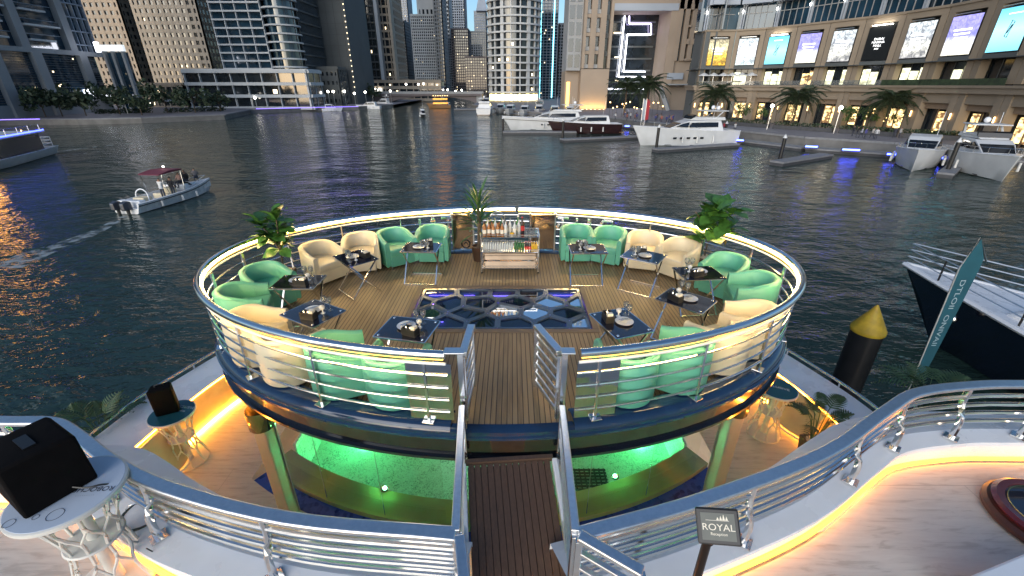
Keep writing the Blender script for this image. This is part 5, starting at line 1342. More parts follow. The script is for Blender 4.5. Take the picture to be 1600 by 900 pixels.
W_ = {'beige': wallmat('beige tower render', (.40,.32,.24)), 'beige2': wallmat('pale beige render', (.44,.37,.29)), 'white': wallmat('white tower cladding', (.52,.54,.55)),
      'grey': wallmat('grey tower cladding', (.30,.31,.32)), 'dark': wallmat('dark cladding', (.085,.095,.098), .2), 'warm': wallmat('sandstone cladding', (.31,.25,.195)),
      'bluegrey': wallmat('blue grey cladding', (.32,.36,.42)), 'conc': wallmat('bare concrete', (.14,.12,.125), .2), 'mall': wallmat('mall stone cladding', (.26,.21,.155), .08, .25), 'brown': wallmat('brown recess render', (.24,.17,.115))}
def tower(name, label, A, B, depth, z0, z1, nb, nf, wall, glass='winglass', pier=.40, slab=.35, rec=.45, lit=.04, seed=1, sides=(1,1), cat='tower', slabout=0.0, lits=None):
    rr = random.Random(seed); f = Fac(A, B); t = thing(name, label, cat, (A[0],A[1],z0))
    C_, D_ = f.P(0,0,-depth), f.P(f.L,0,-depth)
    faces = [(f, nb)]
    if sides[0]: faces.append((Fac((C_.x,C_.y),A), max(2,round(nb*depth/f.L))))
    if sides[1]: faces.append((Fac(B,(D_.x,D_.y)), max(2,round(nb*depth/f.L))))
    core = MB(); f.box(core, rec*.2, f.L-rec*.2, z0, z1-.2, -depth+.2, -rec); core.build('glazing', M[glass], t, world=True)
    gp = MB(); sl = MB(); lw = MB()
    H = (z1-z0)/nf
    for fc, n in faces:
        w_ = fc.L/n; 
        for i in range(n+1):
            c = min(max(i*w_, w_*pier*.5), fc.L-w_*pier*.5); fc.box(gp, c-w_*pier/2, c+w_*pier/2, z0, z1, -rec-.02, 0)
        for k in range(nf+1):
            z = z0+k*H; fc.box(sl, .02, fc.L-.02, z-H*slab/2, z+H*slab/2, -rec-.02, -.06+slabout)
        for k in range(nf):
            for i in range(n):
                if rr.random() < lit:
                    u0 = i*w_+w_*(pier/2+.05); u1 = (i+1)*w_-w_*(pier/2+.05); uu = u0+(u1-u0)*rr.uniform(0,.6)
                    fc.box(lw, uu, min(u1, uu+(u1-u0)*.32), z0+k*H+H*(slab/2+.08), z0+k*H+H*(slab/2+.08)+(H*(1-slab))*.45, -rec-.05, -rec+.02)
    gp.build('pier_grid', wall, t, world=True, kind='stuff'); sl.build('floor_bands', wall, t, world=True, kind='stuff')
    if lw.v: lw.build('lit_windows', M['window_lit'], t, world=True, kind='stuff')
    rf = MB(); f.box(rf, -.1, f.L+.1, z1, z1+.8, -depth-.1, .1); rf.build('roof_parapet', wall, t, world=True)
    return t, f
def base(x, y, Y): p = at_Y(x, y, Y); return (p.x, p.y)

# left: blue glass tower running away from us
XT = -131.0
f = Fac((XT, 84), (XT, 84+10))
UE = f.px(129,14)[0]; UP = f.px(158,128)[0]
t = thing('glass_tower', 'blue glass tower with pale grey fins and white balcony slabs at the left edge', 'tower', (XT, 118, 1.2))
ZP = 17.5
mb = MB(); f.box(mb, 0, UE, ZP, 66, -24, -.8); mb.build('glazing', M['winglass_blue'], t, world=True)
mb = MB(); f.box(mb, 0, UP, 1.2, ZP, -24, .6); mb.build('podium_glazing', M['winglass_blue'], t, world=True)
U0, U1, U2 = f.px(-46,40)[0], f.px(24,41)[0], f.px(100,45)[0]
for u in (U0-12, U0, U1, U2):
    mb = MB(); f.box(mb, u-1.15, u+1.15, ZP-.5, 66, -1, .9); mb.build('fin', W_['grey'], t, world=True)
    mb = MB(); f.box(mb, u-.4, u+2.2, 1.2, ZP-.5, .5, 2.0); mb.build('podium_fin', W_['grey'], t, world=True)
mb = MB(); f.box(mb, 0, UE, ZP-.5, ZP+.7, -1, 1.6); mb.build('podium_cap', W_['grey'], t, world=True)
mb = MB(); f.box(mb, 0, UP, 1.2, 4.2, .5, 1.2); mb.build('base_band', W_['grey'], t, world=True)
for k in range(13):
    z = ZP+2.5+k*3.6
    for j_, (a_, b_) in enumerate(((U0-10.8,U0-1.2),(U0+1.2,U1-1.2),(U1+1.2,U2-1.2))):
        ln = (b_-a_)*(.62 if (k+j_) % 3 else .85)
        mb = MB(); f.box(mb, a_+.4, a_+.4+ln, z, z+.45, -.9, 1.3); sl_ = mb.build('balcony_slab', W_['white'], t, world=True)
        mb = MB(); f.box(mb, a_+.5, a_+.3+ln, z+.46, z+1.4, 1.12, 1.2); mb.build('balustrade', M['winglass_blue'], sl_, world=True)
        mb = MB(); f.box(mb, a_, b_, z+1.7, z+1.85, -.82, -.6); mb.build('transom', W_['bluegrey'], t, world=True)
    for i_ in range(4):
        u0 = U2+1.2+(UE-U2-1.2)*i_/4; u1 = U2+1.2+(UE-U2-1.2)*(i_+1)/4
        mb = MB(); f.box(mb, u0+.1, u1-.25, z+.3, z+3.3, -.79, -.6); mb.build('window', M['winglass_blue'], t, world=True)
    mb = MB(); f.box(mb, U2+1.2, UE, z-.15, z+.2, -.8, .3); mb.build('transom', W_['bluegrey'], t, world=True)
for i_ in range(5):
    u0 = U2+1.2+(UE-U2-1.2)*i_/4; mb = MB(); f.box(mb, u0-.12, u0+.12, ZP, 66, -.8, .25); mb.build('mullion', W_['bluegrey'], t, world=True)
acc = MB()
for k in range(20): f.box(acc, .0, UP, 4.6+k*.62, 4.72+k*.62, .6, .74)
acc.build('louvre_lines', W_['dark'], t, world=True, kind='stuff')
rr = random.Random(77); lw = MB()
for i_ in range(22):
    u0 = U0+rr.random()*(UP-U0-2); z = rr.uniform(5,38); o_ = .62 if z < ZP else -.6
    f.box(lw, u0, u0+rr.uniform(.2,.6), z, z+rr.uniform(.2,.5), o_, o_+.1)
lw.build('lit_windows', M['window_lit'], t, world=True, kind='stuff')
# sign pylon
p0, p1 = at_Y(186,146,150), at_Y(206,146,150)
fs = Fac((p0.x-.5,150), (p1.x+1.5,150)); t = thing('sign_pylon', 'tall pylon frame with lit white sign on top beside the left glass tower', 'sign', (p0.x,150,1.2))
zt = fs.px(180,80)[1]
for u in (.2, fs.L*.45, fs.L-.2):
    mb = MB(); fs.box(mb, u-.35, u+.35, 1.2, zt, -.8, .2); mb.build('column', W_['grey'], t, world=True)
mb = MB(); fs.box(mb, .1, fs.L-.1, 1.2, zt-.2, -2.0, -.85); mb.build('glazing', M['winglass_blue'], t, world=True)
mb = MB(); fs.box(mb, -1.2, fs.L+.6, zt, zt+1.7, -.6, .3); mb.build('sign_box', glow('sign face', (.8,.84,.86), .42), t, world=True)
for i_ in range(11):
    u0 = -.6+i_*(fs.L+.8)/11; mb = MB(); fs.box(mb, u0, u0+(fs.L+.8)/11*.62, zt+.35, zt+(1.35 if i_ % 3 else 1.15), .31, .36); mb.build('lit_letter', M['led_white'], t, world=True)
mb = MB(); fs.box(mb, -1.7, -.9, zt-.2, zt+2.4, -.5, .35); mb.build('sign_emblem', M['led_white'], t, world=True)
# JBR-like beige towers
tower('apartment_tower', 'beige apartment tower with small dark windows just right of the left glass tower', base(158,118,205), base(221,118,205), 26, 1.2, 105, 7, 38, W_['beige'], pier=.46, slab=.46, lit=.025, seed=3, sides=(0,1))
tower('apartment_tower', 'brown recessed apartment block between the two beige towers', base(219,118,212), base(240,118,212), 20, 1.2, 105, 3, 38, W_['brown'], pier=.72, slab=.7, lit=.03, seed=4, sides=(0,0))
tower('apartment_tower', 'wide beige apartment tower with rows of small dark windows', base(238,118,200), base(336,118,200), 30, 1.2, 105, 11, 38, W_['beige2'], pier=.45, slab=.46, lit=.02, seed=6, sides=(0,1))
# podium and tower with white grid
tower('apartment_tower', 'white-gridded glass tower with many balconies left of the dark building', base(352,118,186), base(428,118,186), 24, 1.2, 98, 4, 36, W_['white'], 'winglass_blue', .06, .20, 1.1, .02, 8, (0,0), slabout=.3)
cA = at_Y(449,118,186)
t = thing('apartment_tower', 'round balcony stack of the white-gridded tower beside the dark building', 'tower', (cA.x,190,1.2))
MB().lathe([(5.0,1.2),(5.0,98)], 28, (cA.x,190,0)).build('glazing', M['winglass_blue'], t, True, True)
for k in range(34): MB().lathe([(5.0,0),(6.3,0),(6.3,.5),(5.0,.5)], 28, (cA.x,190,4.0+k*2.75)).build('balcony_ring', W_['white'], t, 40, True)
tower('apartment_tower', 'dark blue finned glass tower edge left of the dark building', base(463,118,192), base(480,118,192), 22, 1.2, 98, 4, 26, W_['dark'], 'winglass_blue', .2, .15, .8, .01, 9, (0,1), slabout=.4)
tower('podium_building', 'low white podium with three long glazed storeys under the white-gridded tower', base(296,152,176), base(486,152,176), 12, 1.2, 13.5, 8, 3, W_['white'], 'winglass', .05, .26, .9, .06, 10, (0,1), 'building', slabout=.8)
tower('podium_building', 'low grey terrace building in front of the beige towers', base(205,152,182), base(292,152,182), 10, 1.2, 9.0, 9, 2, W_['warm'], pier=.2, slab=.3, lit=.18, seed=12, cat='building')
# dark slab
f = Fac(base(478,148,215), base(557,148,215)); t = thing('dark_tower', 'plain dark grey tower slab left of centre', 'tower', f.P(0,1.2))
mb = MB(); f.box(mb, 0, f.L, 1.2, 120, -30, 0); mb.build('blank_wall', W_['dark'], t, world=True)
acc = MB()
for k in range(7): f.box(acc, f.L*(k+.5)/7-.05, f.L*(k+.5)/7+.05, 1.2, 120, 0, .08)
for k in range(28): f.box(acc, .1, f.L-.1, 4+k*4.1, 4.08+k*4.1, 0, .06)
acc.build('panel_joints', wallmat('dark joint', (.06,.066,.07)), t, world=True, kind='stuff')
acc = MB(); rr = random.Random(5)
for k in range(24): f.box(acc, f.L-.5, f.L-.2, 8+k*2.1, 8.4+k*2.1, .05, .2)
acc.build('edge_lights', M['window_lit'], t, world=True, kind='stuff')
tower('podium_building', 'low dark building with curved roof at the foot of the dark tower', base(478,150,202), base(534,150,202), 10, 1.2, 15, 8, 4, W_['dark'], 'winglass', .5, .6, .3, .06, 14, cat='building')
fq = Fac(base(560,130,296), base(622,130,296))
for (a_, b_, m_) in ((.01,.05,'white'),(.60,.68,'white'),(.33,.36,'beige2'),(.93,.99,'beige2')):
    mb = MB(); fq.box(mb, fq.L*a_, fq.L*b_, 1, 150, -6, .4)
    o = mb.build('facade_fin', W_[m_]); tag(o, {.01:'pale vertical fin at the left edge of the grey-beige tower',.60:'broad pale vertical fin in the middle of the grey-beige tower',.33:'thin beige vertical fin left of the dark strip of the grey-beige tower',.93:'beige vertical fin at the right edge of the grey-beige tower'}[a_], 'fin')
# right of dark tower
tower('apartment_tower', 'tall grey-beige tower with balcony columns right of the dark slab', base(560,130,300), base(622,130,300), 30, 1.0, 150, 9, 36, W_['beige2'], 'winglass', .22, .28, .9, .02, 15, (0,1))
tower('apartment_tower', 'narrow dark glass strip tower within the grey-beige tower', base(577,130,298), base(596,130,298), 2.0, 1.0, 150, 3, 36, W_['dark'], 'winglass', .1, .2, .5, .03, 16, (0,0), slabout=.3)
tower('podium_building', 'beige podium with a bright white lit front by the bridge', base(560,147,282), base(690,147,282), 14, 1.0, 11.0, 12, 3, W_['beige2'], 'winglass', .12, .5, .7, .12, 17, (0,0), 'building')
fp = Fac(base(560,147,281.5), base(690,147,281.5)); mb = MB(); a, za = fp.px(561,145); b, zb = fp.px(596,138); fp.box(mb, a, b, za, zb, -.2, .3)
o = mb.build('lit_fascia', glow('white lit fascia', (1.0,.96,.86), 3.0)); tag(o, 'bright white lit fascia strip on the podium by the bridge', 'sign')
def far_tower(x0, x1, yt, Y, wall, nb, nf, lab, seed, glass='winglass', pier=.35, slab=.35, yb=140, lit=.02, depth=24, cat='tower'):
    A, B = base(x0, yb, Y), base(x1, yb, Y); zt = at_Y((x0+x1)/2, yt, Y).z
    return tower('far_tower', lab, A, B, depth, 1.0, zt, nb, nf, wall, glass, pier, slab, .6, lit, seed, (1 if x0 > 800 else 0, 1 if x0 < 800 else 0), cat)
far_tower(620,641,33,390, W_['grey'],6,26,'narrow grey tower with flat cap right of the grey-beige tower',20)
far_tower(622,648,-30,520, W_['bluegrey'],8,50,'tall blue-grey tower far behind the narrow grey tower',21)
far_tower(650,686,24,360, W_['white'],12,28,'pale tower with a square window grid in the centre left',22, pier=.40, slab=.40)
far_tower(652,684,-25,364, W_['white'],5,6,'pale crown storeys on top of the square-grid tower',32, pier=.5, slab=.5, yb=20)
far_tower(685,698,-30,352, W_['grey'],3,30,'slim grey tower edge right of the square-grid tower',23)
far_tower(692,708,-40,440, W_['white'],4,30,'slim white tower behind the square-grid tower',24)
far_tower(703,712,60,400, W_['bluegrey'],3,24,'small pale tower in front of the slim white tower',34)
far_tower(706,731,-8,500, W_['bluegrey'],8,40,'pale grey tower behind the dark building site',25)
far_tower(709,735,46,385, W_['conc'],8,24,'dark unfinished concrete tower near the centre',26, pier=.22, slab=.3, lit=.035)
far_tower(728,762,90,330, W_['conc'],9,15,'low dark unfinished block strung with lights left of the round tower',27, pier=.18, slab=.25, lit=.10)
far_tower(735,762,50,470, W_['grey'],8,26,'grey stepped tower behind the low unfinished block',28)
far_tower(744,762,18,560, W_['bluegrey'],6,30,'slender tower with a spire left of the round tower',29)
pT = at_Y(753,18,560); t = thing('spire', 'slim lattice spire on the slender tower left of the round tower', 'spire', (pT.x,pT.y,pT.z))
MB().loft([[(-6,-6,0),(6,-6,0),(6,6,0),(-6,6,0)],[(-3,-3,14),(3,-3,14),(3,3,14),(-3,3,14)],[(-.4,-.4,34),(.4,-.4,34),(.4,.4,34),(-.4,.4,34)]]).build('spire_body', W_['bluegrey'], t)
# round white tower
pc = at_Y(803,146,250); t = thing('round_tower', 'round white apartment tower with ring balconies in the centre', 'tower', (pc.x,pc.y+13,1.2)); cc = (pc.x,pc.y+13,0); RT = 14.2
MB().lathe([(RT-1.4,1.2),(RT-1.4,110)], 60, cc).build('glazing', M['winglass'], t, True, True)
for k in range(30):
    z = 5.2+k*3.45
    MB().lathe([(RT-1.4,0),(RT,0),(RT,.75),(RT-.12,.75),(RT-.12,.30),(RT-1.4,.30)], 60, (cc[0],cc[1],z)).build('balcony_ring', W_['white'], t, 40, True)
for i in range(18):
    a = 2*PI*i/18+.06; MB().cbox((cc[0]+(RT-1.0)*math.cos(a),cc[1]+(RT-1.0)*math.sin(a),1.2),.9,.55 if i % 3 else 1.7,108,a).build('pier', W_['white'], t, world=True)
lw = MB(); rr = random.Random(8)
for i in range(26):
    a = -PI*rr.random(); z = 5.2+rr.randrange(28)*3.45+1.2; lw.cbox((cc[0]+(RT-1.38)*math.cos(a),cc[1]+(RT-1.38)*math.sin(a),z),.12,1.0,1.3,a)
lw.build('lit_windows', M['window_lit'], t, world=True, kind='stuff')
for i in range(14):
    a = R(-150+i*9); MB().cbox((cc[0]+(RT+.2)*math.cos(a),cc[1]+(RT+.2)*math.sin(a),1.6),.3,1.9,3.0,a).build('lit_shopfront', glow('yellow shopfront', (1.0,.78,.30), 2.6) if i == 0 else bpy.data.materials['yellow shopfront'], t, world=True)
# blue tower with cyan line
t, f = far_tower(842,868,-40,290, W_['bluegrey'],5,42,'blue glass tower edged with a cyan light line behind the hotel',40,'winglass_blue',.10,.16,145,.03)
mb = MB(); f.box(mb, f.L*.74, f.L*.74+.5, 2, 120, .02, .35); mb.build('cyan_light_line', glow('cyan LED line', (.25,.85,1.0), 2.2), t, world=True)
mb = MB(); f.box(mb, f.L*.02, f.L*.02+.3, 2, 120, .02, .3); mb.build('cyan_light_line', bpy.data.materials['cyan LED line'], t, world=True)
far_tower(869,884,38,330, W_['grey'],4,24,'grey apartment block in the gap left of the hotel',41, yb=150)

# ------------------------------------------------------------------ hotel with the tall opening
YH = 160.0
def hx(x, y): p = at_Y(x, y, YH); return p.x, p.z
hot = thing('hotel', 'sandstone hotel with a tall dark opening outlined in white light', 'hotel', (40, YH, 1.3))
fh = Fac(base(880,150,YH), base(1112,150,YH))
def hb(name, m, x0, y0, x1, y1, o0=-6, o1=0.0, par=None, kind=None):
    (a, za), (b, zb) = fh.px(x0, y1), fh.px(x1, y1); _, zc = fh.px(x0, y0)
    mb = MB(); fh.box(mb, a, b, za, zc, o0, o1); return mb.build(name, m, par or hot, world=True, kind=kind)
zq = fh.px(925,176)[1]
u = lambda x, y=100: fh.px(x, y)[0]
def hu(name, m, u0, u1, z0, z1, o0, o1, par=None): mb = MB(); fh.box(mb, u0, u1, z0, z1, o0, o1); return mb.build(name, m, par or hot, world=True)
ZT = 62
UL0, UL1, UR0, UR1 = u(906,140), u(949,140), u(1033,140), u(1098,140)
hu('left_pier_wall', W_['warm'], UL0, UL1, 1.3, fh.px(925,108)[1], -14, .6)
# left pier upper: columns between window bays
zb0 = fh.px(925,107)[1]
wcols = [(UL0+.2+ (UL1-UL0)*k/3, UL0+(UL1-UL0)*(k+1)/3-.2) for k in range(3)]
hu('pier_core', M['winglass'], UL0+.3, UL1-.3, zb0, ZT, -14, -1.0)
for k in range(4):
    c = UL0+(UL1-UL0)*k/3; hu('pier_column', W_['warm'], max(UL0,c-.9), min(UL1,c+.9), zb0, ZT, -13.9, .55)
for i in range(10):
    z = zb0+i*5.1
    for k in range(3):
        c0, c1 = UL0+(UL1-UL0)*k/3+.9, UL0+(UL1-UL0)*(k+1)/3-.9
        if k == 2: hu('spandrel', W_['dark'], c0, c1, z+3.6, z+5.0, -1.1, -.6); continue
        hu('spandrel', W_['warm'], c0, c1, z+4.1, z+5.1, -1.1, .2)
        wd = hu('window', M['winglass'], c0+.12, c1-.12, z+.15, z+4.0, -1.02, -.85)
        hu('mullion', W_['grey'], (c0+c1)/2-.05, (c0+c1)/2+.05, z+.15, z+4.0, -.84, -.76, wd)
        hu('balcony_rail', W_['grey'], c0, c1, z+.1, z+1.2, -.1, .0, wd)
# grey glass flank at the far left of the hotel
hu('side_wall', W_['grey'], u(884,140), UL0-.05, fh.px(890,110)[1], ZT, -16, -2)
for i in range(10):
    for k in range(2):
        z = fh.px(890,110)[1]+1+i*4.6; a0 = u(884,140)+(UL0-u(884,140))*(k*.48+.08); a1 = u(884,140)+(UL0-u(884,140))*(k*.48+.42)
        hu('window', M['winglass'], a0, a1, z, z+3.7, -2.02, -1.9)
hu('arcade_wall', W_['warm'], u(884,140), UL0-.05, 1.3, fh.px(890,110)[1]-.02, -16, -4)
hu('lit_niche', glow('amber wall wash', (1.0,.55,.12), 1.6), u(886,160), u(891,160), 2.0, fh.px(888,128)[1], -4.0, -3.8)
# opening: soffit, dark glazing, reveal
zs = fh.px(990,14)[1]
hu('lintel', W_['warm'], UL1, UR1, zs, ZT, -14, .5)
hu('lintel_trim', W_['bluegrey'], UL1, UR0+2, zs-.5, zs+1.4, -.2, .7)
hu('opening_glazing', M['winglass'], UL1, UR0, 1.3, zs, -13.5, -12.5)
hu('reveal_right', W_['warm'], UR0-.0, UR0+3.0, 1.3, zs, -13, .4)
for i in range(14):
    hu('floor_slab', W_['dark'], UL1+1, UR0-1, 6+i*3.7, 6.5+i*3.7, -12.4, -12.0)
    if i % 2: hu('lit_ledge', M['window_lit'], UL1+2+(i*3) % 7, UL1+4.5+(i*3) % 7, 6.55+i*3.7, 6.9+i*3.7, -12.3, -12.0)
FL = Fac((fh.P(0,0,-11).x, fh.P(0,0,-11).y), (fh.P(fh.L,0,-11).x, fh.P(fh.L,0,-11).y))
led = thing('light_outline', 'white and violet light outline in the tall hotel opening', 'light', (FL.P(UL1,0).x,FL.P(UL1,0).y,10))
pts = [(976,25),(966,120),(1008,120)]; pts2 = [(983,25),(983,37),(1017,37),(1017,54),(980,54),(974,112),(1008,112)]
for P_ in (pts, pts2):
    for (a, b) in zip(P_, P_[1:]):
        (ua, za), (ub, zb) = FL.px(*a), FL.px(*b); MB().bar(FL.P(ua,za,.2), FL.P(ub,zb,.2), .34, .3).build('light_tube', M['led_white'] if a[1] > 50 or a == (976,25) else glow('violet white LED', (.70,.62,1.0), 4.0), led, world=True)
for x0, x1, y in ((950,980,139),(993,1005,139)):
    (ua, za), (ub, zb) = FL.px(x0,y), FL.px(x1,y); MB().bar(FL.P(ua,za,.2), FL.P(ub,za,.2), .5, .4).build('light_tube', M['led_white'], led, world=True)
# right pier
zr = fh.px(1060,95)[1]
hu('right_core', M['winglass'], UR0+3.05, UR1, zr, ZT, -14, -1.0)
nR = 5; WR = UR1-UR0-3
for k in range(nR+1):
    c = UR0+3+WR*k/nR; hu('pier_column', W_['warm'], c-.7, c+.7, zr, ZT, -13.8, .5)
for i in range(11):
    z = zr+i*4.7
    for k in range(nR):
        c0, c1 = UR0+3+WR*k/nR+.7, UR0+3+WR*(k+1)/nR-.7
        if k in (0, 4): hu('window', M['winglass_blue'], c0, c1, z+.1, z+4.6, -1.0, -.8); continue
        hu('balcony', W_['warm'], c0-.1, c1+.1, z, z+1.5 if i % 2 else z+.6, -1.0, .9); hu('window', M['winglass'], c0, c1, z+1.5, z+4.6, -1.0, -.9)
hu('link_wall', W_['warm'], UR0+3.02, UR1+4, 1.3, zr-.05, -12, -.4)
for k in range(5):
    for i in range(4): hu('link_window', M['winglass_blue'], UR0+8.5+k*2.1, UR0+10.3+k*2.1, 9.6+i*3.1, 12.5+i*3.1, -.42, -.25)
hu('ticket_screen', W_['bluegrey'], UR0+1.2, UR0+6.5, fh.px(1040,124)[1], fh.px(1040,114)[1], .2, .6)
hu('canopy_slab', W_['grey'], UR0+1, UR0+9, fh.px(1040,133)[1], fh.px(1040,131)[1], -.3, 3.5)
# uplights at the plain pier
for k in range(6):
    q = fh.P(UL0+1+(UL1-UL0-2)*k/5, 1.35, 1.6)
    t = thing('uplight', 'warm ground light washing the foot of the plain hotel pier', 'lamp', q, 0, 'ground lights at the hotel pier')
    MB().lathe([(.22,0),(.25,.15),(.2,.2)], 10).build('housing', M['black'], t, True); MB().lathe([(.18,.201),(0,.215)], 10).build('lens', glow('uplight lens', (1.0,.6,.2), 220) if k == 0 else bpy.data.materials['uplight lens'], t)
# raking support
(ua, za), (ub, zb) = fh.px(1027,135), fh.px(1036,178)
t = thing('raking_column', 'slanted pale column standing in front of the hotel opening', 'column', fh.P(ub,1.3,4))
MB().bar(fh.P(ua,za,3), fh.P(ub,1.3,5), 1.2, 1.2).build('shaft', W_['grey'], t, world=True)

# ------------------------------------------------------------------ the mall: curved row of bays running towards us
def mallpt(x, ypx, h34): D = 3450.0/h34; X = (x-800)/FOC*D; return (X, (D+.4226*(-6))/.906 if False else (D-.4226*(CAM_Z-15))/.906)
joints = [(1082,31.0),(1097,34.0),(1143,34.2),(1189,35.4),(1237,37.4),(1287,39.6),(1341,42.0),(1401,45.2),(1466,49.4),(1537,55.0),(1618,62.5),(1720,72)]
JP = [mallpt(x, 0, h) for x, h in joints]
mall = thing('mall_building', 'long curved stone mall facade with big lit screens on the right', 'building', (JP[5][0],JP[5][1],1.3))
z1, z2, z3, z4, z5 = 8.6, 13.1, 18.55, 20.4, 27.6    # cornice, screen bottom, screen top, parapet, glass top
screens = []
for b in range(len(JP)-1):
    f = Fac(JP[b], JP[b+1]); L = f.L; pw = .155*L
    def bb(name, m, u0, u1, za, zb, o0, o1, par=None): mb = MB(); f.box(mb, u0, u1, za, zb, o0, o1); return mb.build(name, m, par or mall, world=True)
    bb('backing_wall', W_['dark'], 0, L, 1.3, z4, -9 if b else -2.6, -2.2)
    for (u0, u1) in ((.06, pw), (L-pw, L-.06)):
        bb('pilaster', W_['mall'], u0, u1, z1+.5, z3+.55, -1.2, 0)
        bb('pilaster', W_['mall'], u0, u1, 1.3, z1-.75, -1.2, .25)
    bb('joint_strip', W_['dark'], L-.06, L+.06, 1.3, z4, -1.0, -.12)
    bb('frieze', W_['mall'], .06, L-.06, z3+.55, z4-.35, -1.2, .02); bb('parapet_cap', W_['mall'], 0, L, z4-.35, z4, -1.6, .25)
    bb('cornice', W_['mall'], 0, L, z1-.75, z1+.0, -2.2, .7); bb('cornice_cap', W_['mall'], 0, L, z1, z1+.35, -2.2, .95)
    bb('canopy', W_['dark'], -.3, L+.0, z2-.75, z2-.62, -.4, 1.0); bb('screen_sill', W_['dark'], pw, L-pw, z2-.62, z2-.1, -1.0, .12)
    # terrace glazing
    lit = ['shop_white',None,'shop_white','shop_white','shop_lit','shop_white','shop_white','shop_white','shop_white',None,None][b]
    gl = bb('terrace_window', M['winglass'], pw, L-pw, z1+.4, z2-.8, -1.6, -1.5)
    if lit:
        for k in range(3):
            a0 = pw+(L-2*pw)*(k/3)+.06; a1 = pw+(L-2*pw)*((k+1)/3)-.06
            bb('shop_pane', M[lit] if (b*3+k) % 4 else M['winglass'], a0, a1, z1+.5, z1+2.6+(.5 if k != 1 else 0), -1.49, -1.44)
    for k in range(1,3): bb('window_mullion', W_['dark'], pw+(L-2*pw)*k/3-.04, pw+(L-2*pw)*k/3+.04, z1+.4, z2-.8, -1.43, -1.35)
    # ground floor shop
    bb('shop_lintel', W_['mall'], pw, L-pw, 6.4, z1-.76, -1.1, .05); bb('shutter_box', W_['brown'], pw+.1, L-pw-.1, 5.5, 6.38, -1.1, -.5)
    sp_ = bb('shop_window', M['winglass'], pw, L-pw, 1.3, 5.5, -1.8, -1.7)
    for k in range(3):
        a0 = pw+(L-2*pw)*(k/3)+.08; a1 = pw+(L-2*pw)*((k+1)/3)-.08
        if (b*2+k) % 3 != 1: bb('shop_pane', M['shop_lit'], a0, a1, 1.9, 5.1, -1.69, -1.62)
        bb('window_mullion', W_['brown'], a1, a1+.16, 1.3, 5.5, -1.6, -1.45)
    # wall lamps on the piers
    if b > 0:
        q = f.P(.02, 4.6, .40); t = thing('wall_lamp', 'warm wall lamp on the mall pier, number of piers from the left corner: %d' % b, 'lamp', q, 0, 'wall lamps on the mall piers')
        t['label'] = 'warm wall lamp on the '+['','first','second','third','fourth','fifth','sixth','seventh','eighth','ninth','tenth'][b]+' mall pier from the left'
        MB().lathe([(.06,-.45),(.09,-.4),(.09,.4),(.06,.45)], 10).build('tube', M['lamp_warm'], t, True); MB().box(-.08,.08,.0,.2,-.1,.1).build('bracket', M['black'], t)
    screens.append((f, L, pw))
    # recessed glass storey above
    up2 = MB(); f.box(up2, -1.0 if b else 0, L+1.0, z4, z5, -6 if b else -3.3, -3.0); up2.build('upper_glazing', M['winglass_blue'], mall, world=True)
    for k in range(5): bb('upper_mullion', W_['grey'], L*k/5-.05+.05, L*k/5+.1, z4, z5, -3.0, -2.85)
    for zz in (z4+3.2, z4+6.2): bb('upper_transom', W_['grey'], 0, L, zz, zz+.14, -3.0, -2.82)
    for du in (-.45,.45): bb('upper_column', W_['bluegrey'], max(0,du), max(0,du)+.28, z4, z5, -2.8, -2.4)
    bb('upper_roof_band', W_['bluegrey'], 0, L, z5-2.3, z5+2.2, -3.2, -.6); bb('upper_storeys', M['winglass_blue'], -1.0 if b else 0, L+1.0, z5+2.2, 70, -14 if b else -3.3, -3.0)
    for kk in range(9): bb('upper_floor_band', W_['bluegrey'], 0, L, z5+2.3+kk*4, z5+3.2+kk*4, -3.2, -2.6)
    t = thing('parapet_light', 'white twin spotlight between columns above the '+['recessed','corner','first','second','third','fourth','fifth','sixth','seventh','eighth','ninth'][b]+' mall bay', 'lamp', f.P(.14, z4+3.4, -2.2), 0, 'spotlights above the mall parapet')
    MB().lathe([(.05,0),(.14,.06),(.14,.45),(.05,.5)], 8).build('housing', M['lamp_white'], t, True)
